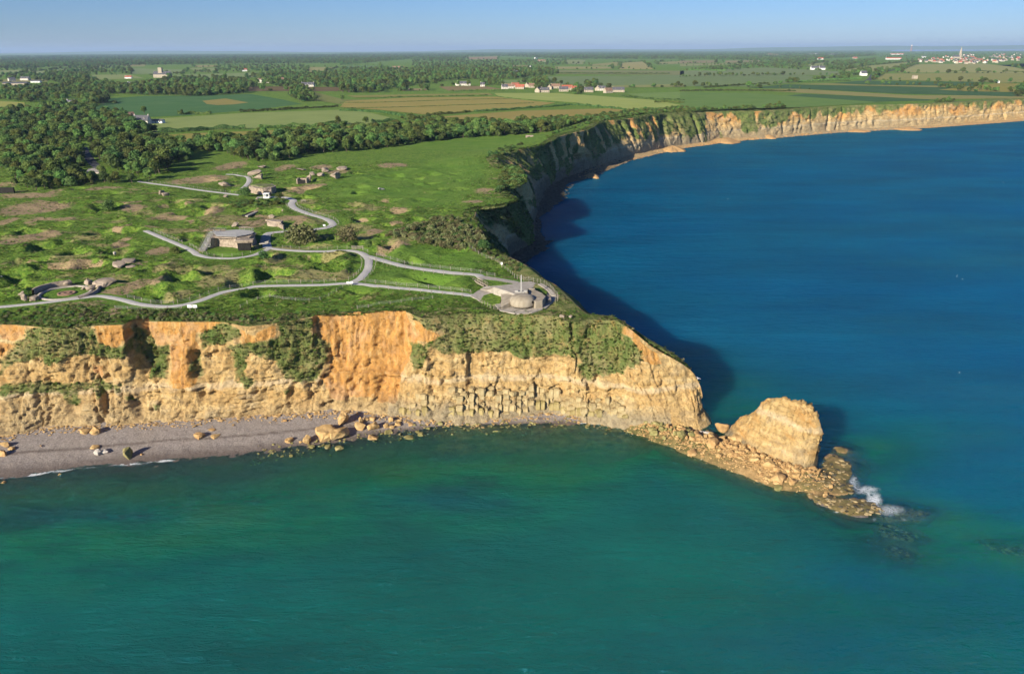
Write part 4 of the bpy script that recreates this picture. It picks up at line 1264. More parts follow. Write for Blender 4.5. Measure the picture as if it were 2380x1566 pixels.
def crown_points(r, n, h, wid, base, lobes):
    cs, ns = [], []
    L = []
    for i in range(lobes):
        t = r.uniform(0, 1)
        a = r.uniform(0, 2 * math.pi)
        rr = wid * .5 * r.uniform(.15, .72) * (1 - .45 * t)
        zc = base + (h - base) * (.22 + .56 * t)
        L.append((rr * math.cos(a), rr * math.sin(a), zc, wid * r.uniform(.17, .29)))
    L.append((0, 0, base + (h - base) * .62, wid * .33))
    w = np.array([l[3] ** 2 for l in L])
    cnt = (n * w / w.sum()).astype(int)
    for (lx, ly, lz, lr), c in zip(L, cnt):
        d = r.normal(0, 1, (c, 3))
        d /= np.linalg.norm(d, axis=1, keepdims=True)
        d[:, 2] = np.where(d[:, 2] < -.55, -d[:, 2], d[:, 2])
        rad = lr * r.uniform(.72, 1.12, c)
        cs.append(np.array([lx, ly, lz]) + d * rad[:, None] * np.array([1, 1, .82]))
        ns.append(d)
    return np.vstack(cs), np.vstack(ns)


def trunk_mb(r, h, base, wid):
    mb_ = MB()
    k = h / 8
    mb_.bar((0, 0, -.3), (r.uniform(-.2, .2), r.uniform(-.2, .2), base * .9 + .3), .24 * k, 6, .17 * k)
    for i in range(4):
        a = r.uniform(0, 6.28)
        mb_.bar((0, 0, base * .8), (math.cos(a) * wid * .26, math.sin(a) * wid * .26, base + (h - base) * r.uniform(.35, .6)), .13 * k, 5, .05 * k)
    return mb_


def mb_mesh(mb_, name, mat):
    m = bpy.data.meshes.new(name)
    m.from_pydata([tuple(map(float, p)) for p in mb_.v], [], mb_.f)
    m.materials.append(mat)
    return m


TREES = []          # (crown mesh, trunk mesh, joined mesh)
for i, (h, wd, base, mat, n) in enumerate([(8, 7.0, 1.5, ML_TREE, 1500), (7, 7.4, 1.0, ML_TREE, 1500), (9, 6.6, 1.8, ML_TREE, 1500), (6.5, 6.0, .7, ML_DARK, 1300), (8.5, 7.6, 1.6, ML_DARK, 1600), (5, 6.2, .3, ML_DARK, 1300)]):
    r = np.random.default_rng(300 + i)
    c, nn = crown_points(r, n, h, wd, base, 13)
    v, f = leaf_quads(c, nn, .36, r, .6)
    crown = mesh_np('crown', v, f, [mat])
    tb = trunk_mb(r, h, base, wd)
    trunk = mb_mesh(tb, 'trunk', MBARK)
    jm = bpy.data.meshes.new('tree')
    tv = [tuple(map(float, p)) for p in tb.v]
    jm.from_pydata([tuple(q) for q in v.tolist()] + tv, [], [tuple(q) for q in f.tolist()] + [tuple(a + len(v) for a in q) for q in tb.f])
    jm.materials.append(mat)
    jm.materials.append(MBARK)
    jm.polygons.foreach_set('material_index', np.concatenate([np.zeros(len(f), np.int32), np.ones(len(tb.f), np.int32)]))
    TREES.append((crown, trunk, jm))
SHRUBS = []
for i, (mat, n, hh_) in enumerate([(ML_GORSE, 260, .8), (ML_GORSE, 260, .65), (ML_DARK, 260, .8), (ML_TREE, 260, .7), (ML_DARK, 260, .6)]):
    r = np.random.default_rng(400 + i)
    c, nn = crown_points(r, n, hh_ * 1.15, 1.9, -.15, 7)
    v, f = leaf_quads(c, nn, .13, r, .7)
    SHRUBS.append(mesh_np('shrub', v, f, [mat]))
TUFTS = []
for i, (mat, n, hgt) in enumerate([(ML_GRASS, 26, .42), (ML_GRASS, 26, .34), (ML_GRASS, 22, .5), (ML_STRAW, 24, .42), (ML_STRAW, 20, .34), (ML_HERB, 30, .35)]):
    r = np.random.default_rng(500 + i)
    a = r.uniform(0, 6.28, n)
    rad = r.uniform(0, .42, n)
    root = np.stack([np.cos(a) * rad, np.sin(a) * rad, np.full(n, -.08)], -1)
    side = np.stack([-np.sin(a + r.normal(0, .8, n)), np.cos(a), np.zeros(n)], -1) * .10
    tip = root + np.stack([np.cos(a) * .28, np.sin(a) * .28, hgt * r.uniform(.6, 1.2, n)], -1)
    v = np.stack([root - side, root + side, tip + side * .5, tip - side * .5], 1).reshape(-1, 3)
    TUFTS.append(mesh_np('tuft', v, np.arange(4 * n).reshape(-1, 4), [mat]))


def proto_collection(name, meshes):
    c = bpy.data.collections.new(name)
    for i, m in enumerate(meshes):
        o = bpy.data.objects.new('%s_%02d' % (name, i), m)
        c.objects.link(o)
    return c


C_TREE = proto_collection('tree_shape', [t[2] for t in TREES])
C_SHRUB = proto_collection('shrub_shape', SHRUBS)
C_TUFT = proto_collection('tuft_shape', TUFTS)


def scatter_group(coll):
    ng = bpy.data.node_groups.new('scatter_' + coll.name, 'GeometryNodeTree')
    ng.interface.new_socket('Geometry', in_out='INPUT', socket_type='NodeSocketGeometry')
    ng.interface.new_socket('Geometry', in_out='OUTPUT', socket_type='NodeSocketGeometry')
    N = ng.nodes
    gi, go = N.new('NodeGroupInput'), N.new('NodeGroupOutput')
    ci = N.new('GeometryNodeCollectionInfo')
    ci.inputs['Collection'].default_value = coll
    ci.inputs['Separate Children'].default_value = True
    ci.inputs['Reset Children'].default_value = True
    ip = N.new('GeometryNodeInstanceOnPoints')
    ip.inputs['Pick Instance'].default_value = True
    for nm, dt, sk in (('pick', 'INT', 'Instance Index'), ('turn', 'FLOAT_VECTOR', 'Rotation'), ('size', 'FLOAT_VECTOR', 'Scale')):
        a = N.new('GeometryNodeInputNamedAttribute')
        a.data_type = dt
        a.inputs['Name'].default_value = nm
        ng.links.new(a.outputs['Attribute'], ip.inputs[sk])
    ng.links.new(gi.outputs[0], ip.inputs['Points'])
    ng.links.new(ci.outputs[0], ip.inputs['Instance'])
    ng.links.new(ip.outputs[0], go.inputs[0])
    return ng


NG = {c.name: scatter_group(c) for c in (C_TREE, C_SHRUB, C_TUFT)}


def scatter(name, label, cat, coll, pts, size, pick, r, tilt=.12, squash=None):
    pts = np.asarray(pts, np.float32)
    n = len(pts)
    m = bpy.data.meshes.new(name)
    m.vertices.add(n)
    m.vertices.foreach_set('co', pts.ravel())
    a = m.attributes.new('pick', 'INT', 'POINT')
    a.data.foreach_set('value', np.asarray(pick, np.int32))
    a = m.attributes.new('turn', 'FLOAT_VECTOR', 'POINT')
    t = np.stack([r.normal(0, tilt, n), r.normal(0, tilt, n), r.uniform(0, 6.283, n)], -1).astype(np.float32)
    a.data.foreach_set('vector', t.ravel())
    a = m.attributes.new('size', 'FLOAT_VECTOR', 'POINT')
    s = np.asarray(size, np.float32)
    if s.ndim == 1:
        s = np.stack([s, s, s * (1 if squash is None else squash)], -1)
    a.data.foreach_set('vector', np.ascontiguousarray(s, np.float32).ravel())
    o = link(name, m)
    md = o.modifiers.new('scatter', 'NODES')
    md.node_group = NG[coll.name]
    return tag(o, label, cat, kind='stuff')


# ------------------------------------------------------------------ woods and hedges
def sample_wood(k, poly, crown=6.0, rowmin=1.3, dens=1.0, seed=0):
    """tree feet spread over a measured outline, about one crown apart (wider rows far away)"""
    r = np.random.default_rng(700 + seed)
    q = np.array([dsp(k, *p) for p in poly])
    x0, y0 = q.min(0)
    x1, y1 = q.max(0)
    out = []
    y = y0
    while y < y1:
        b = (783 - y) / FPX
        dz = -SP + b * CP
        if dz > -1e-4:
            y += 1
            continue
        t = (GZ - CAM_H) / dz
        D = t * (CP + b * SP)
        row = max(rowmin, crown * .9 * 63 * FPX / (D * D)) / dens
        wpx = max(crown * .85 * FPX / D, 1.6) / dens
        xs = np.arange(x0, x1, wpx) + r.uniform(0, wpx)
        xs = xs + r.normal(0, wpx * .3, len(xs))
        ys = y + r.uniform(-.5, .5, len(xs)) * row
        m = inpoly(xs, ys, q)
        for u, v in zip(xs[m], ys[m]):
            if ray(0, u, v)[2] < -.0024:
                p = P(0, u, v)
                out.append((p[0], p[1]))
        y += row
    return out


WOODS = [  # sheet, outline, crown width, tree height, density, place
    (1, [(0, 590), (350, 560), (440, 500), (520, 520), (640, 560), (760, 570), (870, 590), (930, 665), (1080, 695), (830, 740), (700, 770), (560, 765), (380, 760), (0, 780)], 6.5, 7.5, .85, 'wood below the slate-roofed farmhouse'),
    (1, [(0, 822), (370, 792), (520, 775), (575, 800), (590, 880), (575, 940), (520, 950), (340, 900), (240, 960), (0, 960)], 6.0, 7, 1, 'wood left of the lane end'),
    (1, [(640, 810), (1000, 755), (1200, 795), (1330, 830), (1340, 890), (1200, 915), (1150, 985), (980, 990), (800, 960), (700, 930)], 6.5, 7.5, 1, 'wood right of the lane end'),
    (1, [(80, 1105), (85, 1020), (260, 890), (460, 890), (520, 960), (555, 1070), (300, 1110)], 5.8, 6.5, .8, 'clump at the meadow corner'),
    (1, [(585, 1010), (760, 985), (940, 1045), (700, 1075), (575, 1070)], 5, 4.2, .8, 'thicket at the upper path end'),
    (1, [(1310, 800), (1600, 775), (1900, 735), (2380, 695), (2380, 825), (2100, 850), (2000, 890), (1800, 905), (1660, 885), (1540, 830), (1420, 835)], 6.5, 7.5, 1, 'tree belt behind the cratered meadow'),
    (2, [(20, 705), (400, 685), (800, 655), (1300, 655), (1560, 680), (1480, 695), (900, 735), (600, 762), (300, 812), (20, 832)], 6.0, 7.0, 1, 'long tree belt running to the cliff edge'),
    (2, [(520, 600), (700, 615), (840, 640), (760, 655), (560, 625), (400, 610)], 5.5, 5, 1, 'scrub line between the ochre fields'),
]
FAR_WOODS = [
    (2, [(840, 640), (1280, 648), (1300, 630), (1500, 605), (1750, 600), (2000, 562), (2380, 535), (2380, 560), (2200, 585), (1900, 612), (1700, 660), (1560, 680), (1300, 655), (850, 655)], 4.5, 4.2, 1),
    (11, [(1250, 170), (1500, 130), (1750, 115), (2000, 118), (2200, 115), (2050, 128), (1850, 150), (1550, 168), (1350, 200), (1150, 225)], 4.0, 3.4, 1), (3, [(0, 540), (280, 548), (100, 560), (0, 556)], 4, 3.2, 1), (3, [(370, 535), (480, 525), (520, 540), (400, 546)], 4, 3.5, 1), (3, [(560, 528), (680, 512), (750, 528), (600, 538)], 4, 4, 1), (3, [(1760, 478), (1890, 472), (1900, 488), (1770, 492)], 4, 3.5, 1),
    (1, [(0, 580), (350, 545), (430, 500), (300, 430), (280, 400), (480, 380), (620, 390), (740, 430), (760, 480), (650, 545), (560, 480), (480, 430), (420, 560), (380, 600), (0, 640)], 8, 8.5, .65),
    (1, [(350, 345), (500, 325), (620, 350), (900, 388), (1200, 335), (1500, 332), (1700, 342), (1780, 370), (1700, 425), (1420, 445), (1000, 440), (740, 430), (560, 440), (500, 370)], 9, 10, .9), (1, [(290, 290), (600, 300), (620, 345), (300, 340)], 9, 10, .8), (1, [(0, 170), (700, 160), (1600, 160), (2380, 158), (2380, 220), (1500, 225), (700, 238), (300, 250), (0, 262)], 11, 12, 1.1),
    (1, [(1780, 300), (2380, 285), (2560, 300), (2380, 372), (2080, 378), (1800, 362)], 9, 9, .8), (1, [(1500, 232), (2100, 228), (2120, 270), (1960, 278), (1500, 275)], 9, 9, .5), (1, [(0, 300), (280, 300), (350, 345), (0, 330)], 9, 9, .5), (1, [(700, 240), (900, 236), (880, 296), (560, 300), (330, 290)], 9, 10, .45), (1, [(0, 440), (250, 420), (330, 480), (180, 490), (0, 475)], 8, 8, .8), (1, [(0, 395), (480, 380), (280, 420), (0, 430)], 8, 8, .7),
    (1, [(1220, 430), (1300, 400), (1480, 400), (1510, 440), (1290, 450)], 7, 7, 1), (1, [(2010, 390), (2120, 390), (2190, 480), (2080, 490), (2010, 450)], 7, 7.5, .9), (1, [(0, 600), (200, 590), (0, 620)], 6, 6, 1),
    (2, [(0, 150), (1200, 140), (2380, 132), (2380, 190), (1560, 190), (1100, 168), (880, 172), (850, 205), (500, 190), (0, 235)], 11, 12, 1.1), (2, [(0, 260), (500, 262), (700, 250), (850, 240), (1180, 255), (1480, 262), (1480, 300), (1250, 330), (900, 330), (700, 342), (420, 385), (330, 400), (300, 420), (0, 425)], 9, 10, .85), (2, [(500, 195), (900, 200), (1560, 195), (1560, 235), (1180, 232), (800, 245), (500, 260)], 10, 10, .55), (2, [(1320, 335), (1440, 335), (1430, 392), (1340, 392)], 8, 9, 1), (2, [(1600, 395), (1680, 395), (1680, 430), (1600, 435)], 7, 6, 1), (2, [(1700, 355), (1780, 355), (1780, 385), (1700, 390)], 8, 7, 1), (2, [(960, 350), (1130, 340), (1130, 370), (980, 372)], 8, 7, .8), (2, [(540, 330), (700, 330), (690, 360), (560, 365)], 8, 7, .7),
    (3, [(0, 132), (1350, 128), (1360, 165), (1000, 190), (700, 225), (600, 200), (300, 195), (0, 192)], 10, 10, 1.0), (3, [(50, 265), (300, 240), (600, 212), (900, 208), (860, 256), (600, 240), (320, 272)], 9, 8, .6), (3, [(1040, 212), (1350, 190), (1350, 215), (1060, 235)], 9, 9, 1), (3, [(1185, 285), (1240, 258), (1320, 262), (1315, 298), (1190, 305)], 8, 8, 1), (3, [(1350, 140), (2380, 128), (2380, 190), (2100, 215), (1650, 210), (1370, 180)], 9, 8.5, .33), (3, [(1000, 240), (1150, 225), (1240, 240), (1180, 262), (1050, 268)], 9, 6, .6), (3, [(1340, 280), (1400, 262), (1410, 285)], 8, 8, 1), (3, [(1120, 290), (1180, 285), (1170, 325), (1080, 335)], 7, 5, .9), (3, [(730, 340), (800, 325), (820, 350), (740, 355)], 6, 6, 1), (3, [(170, 380), (210, 368), (210, 385)], 6, 6, 1),
]
HEDGES = [  # sheet, line, height, width, label, look
    (1, [(1230, 575), (1290, 572), (1340, 570), (1460, 572)], 3.5, 4, 'hedge with taller bushes along the dark green field, short piece'), (1, [(1660, 556), (1900, 545), (2100, 532), (2340, 520)], 3.0, 4, 'long hedge between the dark green and the pale green field'), (1, [(1090, 700), (1300, 690), (1500, 676), (1700, 672)], 4.0, 5, 'bushy hedge along the lower side of the pale field'),
    (1, [(1790, 668), (2000, 660), (2200, 652)], 3.4, 5, 'hedge right of the gap on the pale field edge'), (1, [(2230, 648), (2320, 640), (2400, 632)], 3.6, 5, 'clipped end of hedge at the corner of the pale field'), (1, [(640, 500), (780, 490), (800, 495)], 3, 6, 'hedge beside the white house garden'),
    (2, [(600, 578), (740, 570), (900, 556)], 2.6, 4, 'short thick hedge at the top of the lower ochre field'), (2, [(930, 553), (1100, 545), (1260, 532)], 2.3, 4, 'middle hedge between the two ochre fields'), (2, [(1270, 532), (1450, 520), (1600, 508), (1720, 515), (1860, 530), (1980, 540)], 2.4, 4, 'hedge bending right towards the cliff top'),
    (2, [(270, 458), (500, 452), (800, 446), (1020, 440)], 1.6, 3, 'thin scrub hedge above the upper ochre field'), (2, [(0, 492), (300, 490), (700, 476), (1200, 462)], .7, 2, 'low bank of rough grass across the ochre field, upper'), (2, [(30, 530), (400, 524), (800, 510), (1340, 495)], .7, 2, 'low bank of rough grass across the ochre field, lower'), (2, [(760, 414), (950, 408), (1150, 406)], 2.2, 5, 'scrubby hedge below the brown field'),
    (2, [(220, 630), (300, 625), (400, 618)], 3.0, 5, 'hedge clump at the tip of the pale field'), (2, [(0, 548), (250, 556), (380, 575), (540, 595)], 2.6, 4, 'curving hedge above the pale green field'), (2, [(1060, 428), (1100, 450), (1300, 475), (1500, 492)], .9, 3, 'low hedge along the yellow-green field'), (2, [(1500, 288), (1800, 290), (2280, 292)], 3.5, 8, 'dark windbreak hedge on the far grey-green pasture'), (2, [(1920, 440), (2100, 462), (2380, 475)], 2.0, 5, 'hedge line leaving the red-roofed hamlet'), (2, [(2180, 490), (2260, 488), (2380, 492)], 2.5, 7, 'dark hedge block beside the bright green field'),
    (3, [(170, 388), (400, 372), (610, 360)], 3.0, 6, 'hedge with round trees on the coastal fields'), (3, [(0, 412), (300, 408), (800, 412)], 2.6, 6, 'straggling hedge of bare-topped bushes near the cliff fields'), (3, [(820, 348), (1050, 332), (1250, 325)], 2.5, 8, 'scrub hedge leading to the roadside copse'), (3, [(590, 296), (700, 296)], 3, 10, 'short hedge on the open pasture'), (3, [(1400, 278), (1520, 252), (1640, 220)], 2.0, 8, 'hedge following the road over the rise'), (3, [(60, 268), (320, 270)], 5, 10, 'dark tree hedge on the far pasture edge'), (3, [(2070, 272), (2150, 276)], 2, 8, 'small dark bush line on the pale field'), (3, [(1870, 274), (1940, 274)], 1.5, 8, 'faint bush line in the middle of the pale field'), (3, [(2240, 272), (2380, 280)], 2, 8, 'bush line running off beside the bay'), (3, [(900, 345), (1180, 340)], 2.0, 6, 'grey-green verge hedge by the brown strip'),
]


def make_hedge(k, line, h, w, label, seed):
    r = np.random.default_rng(900 + seed)
    ln = smooth_line([P(k, *q)[:2] for q in line], 3.0)
    seg = np.linalg.norm(np.diff(ln, axis=0), axis=1)
    L = seg.sum()
    Dm = ln[:, 1].mean()
    leaf = float(np.clip(Dm / 1500, .28, 1.2))
    n = int(min(9000, L * (h + w) * 1.7 / (leaf * leaf * 1.3)))
    s = r.uniform(0, L, n)
    cs = np.concatenate([[0], np.cumsum(seg)])
    px_ = np.interp(s, cs, ln[:, 0])
    py_ = np.interp(s, cs, ln[:, 1])
    hh = h * (.72 + .5 * fbm(s / (h * 2.2), s * 0 + seed, octv=3, seed=17))
    ww = w * .5 * (.8 + .4 * fbm(s / (h * 1.7), s * 0 + seed + 40, octv=3, seed=19))
    th = np.arccos(r.uniform(-1, 1, n))
    tx = np.interp(s, cs, np.gradient(ln[:, 0]))
    ty = np.interp(s, cs, np.gradient(ln[:, 1]))
    q = np.hypot(tx, ty)
    nx, ny = -ty / q, tx / q
    off = np.cos(th) * ww
    zz = np.sin(th) * hh
    zz = np.where(r.random(n) < .3, zz * r.uniform(.2, 1, n), zz)
    c = np.stack([px_ + nx * off, py_ + ny * off, GZ + .1 + zz], -1)
    nn = np.stack([nx * np.cos(th), ny * np.cos(th), np.sin(th)], -1)
    v, f = leaf_quads(c, nn, leaf, r, .6)
    o = link('hedge', mesh_np('hedge', v - np.array([ln[0, 0], ln[0, 1], GZ]), f, [ML_DARK if seed % 3 else ML_TREE]), loc=(ln[0, 0], ln[0, 1], GZ))
    return tag(o, label, 'hedge', 'field hedges')


for i, (k, line, h, w, lab) in enumerate(HEDGES):
    make_hedge(k, line, h, w, lab, i)

road_px = [(1, 690, 955), (1, 640, 905), (1, 600, 850), (1, 575, 800)]
LANE = smooth_line([P(*q)[:2] for q in road_px], 3)
ALL = []
for i, (k, pl, cr, th, de, place) in enumerate(WOODS):
    for (x, y) in sample_wood(k, pl, cr, 1.3, de, i):
        ALL.append((x, y, th, place))
xs = np.array([a[0] for a in ALL])
ys = np.array([a[1] for a in ALL])
okm = dist_poly(xs, ys, LANE) > 4.5
ALL = [a for a, q in zip(ALL, okm) if q]
# lone trees
ALL += [P(1, 1035, 1015)[:2] + (6.5, 'spreading pale-barked tree standing alone at the meadow edge'), P(1, 1000, 570)[:2] + (9, 'tall round tree beside the slate-roofed farmhouse'), P(1, 850, 560)[:2] + (7, 'reddish-crowned tree left of the farmhouse'), P(2, 180, 635)[:2] + (7, 'round tree alone on the pale field edge'), P(2, 0, 640)[:2] + (6, 'small round tree at the pale field hedge'), P(1, 2340, 645)[:2] + (7, 'solitary tree at the pale field corner'), P(2, 15, 480)[:2] + (8, 'tree at the left end of the ochre field'),
        P(1, 1260, 575)[:2] + (6, 'round bush-like tree on the dark green field edge')]
ALL.sort(key=lambda a: math.hypot(a[0], a[1]) - (2000 if a[3].startswith(('spreading', 'tall', 'reddish', 'round', 'small', 'solitary', 'tree at the left')) else 0) - a[2] * 12)
IND, REST = ALL[:300], ALL[300:]
r = np.random.default_rng(41)
BOX = {}
for (x, y, th, place) in IND:
    b_ = BOX.setdefault(place, [9e9, -9e9, 9e9, -9e9])
    BOX[place] = [min(b_[0], x / y), max(b_[1], x / y), min(b_[2], y), max(b_[3], y)]
for (x, y, th, place) in IND:
    lone = place.split()[0] in ('spreading', 'tall', 'reddish-crowned', 'round', 'small', 'solitary') or place.startswith('tree at the left')
    kind = int(r.integers(0, 6)) if not lone else int(r.integers(0, 3))
    cm, tm, _ = TREES[kind]
    s = th / 7.5 * r.uniform(.55, 1.25)
    if lone:
        lab = place
    else:
        x0_, x1_, y0_, y1_ = BOX[place]
        ang = (x / y - x0_) / (x1_ - x0_ + 1e-6)
        dpt = (y - y0_) / (y1_ - y0_ + 1e-6)
        lab = ('tall ' if s > 1.0 else 'low ' if s < .72 else '') + ('dark' if kind >= 3 else 'light') + ' green tree, ' + ('front' if dpt < .33 else 'middle' if dpt < .66 else 'back') + ' ' + ('left' if ang < .33 else 'centre' if ang < .66 else 'right') + ' of the ' + place
    t = thing('tree', lab, 'tree', (x, y, gz(x, y) - .1), r.uniform(0, 6.28), None if lone else 'trees of the ' + place)
    t.scale = (s * r.uniform(.8, 1.3), s * r.uniform(.8, 1.3), s * r.uniform(.75, 1.3))
    link('crown', cm, t)
    link('trunk', tm, t)
n = len(REST)
sz = np.array([a[2] for a in REST]) / 7.5 * r.uniform(.5, 1.3, n)
scatter('woodland', 'dense green woods beyond the meadow, crowns running together', 'woodland', C_TREE, [(a[0], a[1], GZ - .1) for a in REST], np.stack([sz * r.uniform(.9, 1.2, n), sz * r.uniform(.9, 1.2, n), sz], -1), r.integers(0, 6, n), r, .04)
FP = []
for i, (k, pl, cr, th, de) in enumerate(FAR_WOODS):
    for (x, y) in sample_wood(k, pl, cr, 1.1, de, 50 + i):
        FP.append((x, y, th * 1.05, cr))
rr_ = np.random.default_rng(808)
for i, (k, pl, rgb) in enumerate(FIELDS):            # hedgerow trees along the far field edges
    w_ = np.array([P(k, *q)[:2] for q in pl])
    if w_[:, 1].mean() < 1250:
        continue
    for a_, b_, qa, qb in zip(w_, np.roll(w_, -1, 0), pl, pl[1:] + pl[:1]):
        if rr_.random() < .25 or (qa[0] == qb[0] and qa[0] in (0, 2380)):
            continue
        L_ = np.linalg.norm(b_ - a_)
        gap = rr_.uniform(6, 22) * max(1, w_[:, 1].mean() / 2500)
        for t_ in np.arange(0, 1, gap / max(L_, 1)):
            if rr_.random() < .75:
                q_ = a_ + (b_ - a_) * t_ + rr_.normal(0, 3, 2)
                hh_ = abs(rr_.normal(4.5, 2.5)) + 2
                FP.append((q_[0], q_[1], hh_, hh_ * 1.05))
n = len(FP)
print('far trees', n, 'woods', len(REST))
sc_ = np.array([a[2] for a in FP]) / 7.5 * r.uniform(.65, 1.3, n)
sw_ = np.array([a[3] for a in FP]) / 6.5 * r.uniform(.8, 1.3, n)
scatter('far_woodland', 'distant dark woods and tree lines of the bocage', 'woodland', C_TREE, np.stack([[a[0] for a in FP], [a[1] for a in FP], ground_z(np.array([a[0] for a in FP]), np.array([a[1] for a in FP])) - .2], -1), np.stack([sw_, sw_, sc_], -1), r.integers(0, 6, n), r, .03)

# ------------------------------------------------------------------ rough grass and scrub
r = np.random.default_rng(77)
n = 105000
gy_ = 182 + (480 - 182) * r.random(n) ** 1.5
gx_ = -(.70 * gy_ + 12) + r.random(n) * (.70 * gy_ + 12 + 22)
inside = inpoly(gx_, gy_, edge_poly)
gx_, gy_ = gx_[inside], gy_[inside]
pdg = path_dist(gx_, gy_)
mk = ground_masks(gx_, gy_, pdg)
terr_poly = [P(*q)[:2] for q in TERR]
ok = (pdg > 2.0) & (r.random(len(gx_)) > .92 * mk[:, 2]) & (r.random(len(gx_)) > .75 * mk[:, 0]) & ~inpoly(gx_, gy_, terr_poly) & (dist_poly(gx_, gy_, EDGE_CUT) > 1)
for (fx, fy, _z), fr in FLATS[2:]:
    ok &= np.hypot(gx_ - fx, gy_ - fy) > fr * .75
gx_, gy_, mk = gx_[ok], gy_[ok], mk[ok]
clump = fbm(gx_ / 6, gy_ / 6, octv=3, seed=211)
ok = r.random(len(gx_)) < .62 + .9 * clump
gx_, gy_, mk = gx_[ok], gy_[ok], mk[ok]
strw = r.random(len(gx_)) < (.09 + .55 * mk[:, 1] + .35 * mk[:, 0])
pick = np.where(strw, r.integers(3, 5, len(gx_)), np.where(r.random(len(gx_)) < .06, 5, r.integers(0, 3, len(gx_))))
scatter('rough_grass', 'tufts of rough meadow grass over the shell craters', 'grass', C_TUFT, np.stack([gx_, gy_, ground_z(gx_, gy_)], -1), (.38 + .55 * r.random(len(gx_)) ** 2) * (.75 + gy_ / 700), pick, r, .15, squash=.55)
print('tufts', len(gx_))


def cliff_scatter(name, label, base, veg, lim, n, s0, s1, pks, seed):
    r = np.random.default_rng(seed)
    m = (veg > .45) & lim
    pts = base[m]
    q = pts[r.choice(len(pts), min(n, len(pts)), replace=False)]
    q = q + r.normal(0, .15, q.shape)
    scatter(name, label, 'grass', C_TUFT, q, r.uniform(s0, s1, len(q)), r.choice(pks, len(q)), r, .3)


cliff_scatter('cliff_grass', 'grass and herbs hanging over the near cliff face', base_near, veg_near, (base_near[..., 0] > -135), 5000, .3, .75, [0, 1, 2, 3, 4, 3, 0], 51)
cliff_scatter('cliff_grass', 'grass clinging to the shaded spurs of the bay cliff', base_bay, veg_bay, base_bay[..., 1] > 250, 6000, .6, 1.4, [0, 1, 2, 5, 5], 52)


def scrub(name, label, blobs, n, s0, s1, pks, seed, world=False, sq=1.0):
    r = np.random.default_rng(seed)
    pts = []
    for k, poly in blobs:
        q = np.array([P(k, *p)[:2] for p in poly])
        lo, hi = q.min(0), q.max(0)
        c = lo + r.random((n * 4, 2)) * (hi - lo)
        c = c[inpoly(c[:, 0], c[:, 1], q)][:n]
        c = c[inpoly(c[:, 0], c[:, 1], edge_poly)]
        pts.append(c)
    c = np.vstack(pts)
    c = c[path_dist(c[:, 0], c[:, 1]) > 2.6]
    scatter(name, label, 'scrub', C_SHRUB, np.stack([c[:, 0], c[:, 1], ground_z(c[:, 0], c[:, 1]) - .1], -1), r.uniform(s0, s1, len(c)), r.choice(pks, len(c)), r, .12, squash=sq)


scrub('gorse_scrub', 'brown-green gorse thicket beside the bay cliff', [(5, [(1500, 650), (1700, 570), (1900, 490), (2080, 465), (2200, 560), (2330, 620), (2340, 700), (2250, 750), (2000, 735), (1800, 695), (1720, 660)])], 520, .8, 1.7, [0, 0, 1, 1, 2], 61)
scrub('cliff_top_scrub', 'dark bramble and gorse along the near cliff top', [(7, [(0, 75), (700, 60), (720, 120), (840, 150), (830, 185), (640, 200), (400, 225), (180, 205), (0, 190)]), (7, [(840, 160), (1000, 110), (1250, 110), (1900, 150), (1900, 175), (1540, 180), (1000, 175)]), (7, [(1880, 190), (1960, 130), (2080, 110), (2150, 130), (2000, 190)])], 220, .35, .8, [3, 3, 0, 3, 1], 62)
scrub('hollow_scrub', 'low bramble growing in the hedge-like strip by the upper bunker', [(5, [(230, 375), (300, 350), (600, 335), (700, 345), (690, 375), (500, 390), (300, 400)])], 130, .8, 1.4, [2, 3, 4], 63)
scrub('cliff_edge_scrub', 'wind-cut scrub along the fenced bay edge', [(6, [(680, 480), (760, 490), (900, 530), (1050, 560), (1150, 610), (1240, 655), (1180, 700), (1080, 670), (960, 590), (800, 540), (700, 520)])], 150, .5, 1.0, [3, 4, 0], 64)
scrub('meadow_edge_scrub', 'dark scrub fringing the bay cliff beyond the meadow', [(11, [(60, 560), (160, 500), (330, 470), (560, 410), (700, 345), (900, 285), (950, 295), (700, 360), (450, 440), (330, 480), (150, 590)]), (11, [(170, 700), (250, 620), (340, 640), (420, 730), (250, 790), (150, 830)]), (11, [(900, 300), (1000, 250), (1200, 215), (1150, 240), (1000, 290)])], 300, 1.0, 2.3, [2, 3, 4], 65)
r = np.random.default_rng(66)
pts = []
for cx, cy, rr, dep_ in CR:
    if dep_ > 1.5:
        for j in range(int(dep_ * 1.3)):
            a = r.uniform(0, 6.28)
            q = rr * .55 * math.sqrt(r.random())
            pts.append((cx + math.cos(a) * q, cy + math.sin(a) * q))
pts = np.array(pts)
pts = pts[(path_dist(pts[:, 0], pts[:, 1]) > 3) & inpoly(pts[:, 0], pts[:, 1], edge_poly)]
scatter('crater_bramble', 'dark bramble filling the bottoms of the shell craters', 'scrub', C_SHRUB, np.stack([pts[:, 0], pts[:, 1], ground_z(pts[:, 0], pts[:, 1]) - .15], -1), r.uniform(.4, .95, len(pts)), r.choice([2, 3, 3, 4], len(pts)), r, .15, squash=.6)

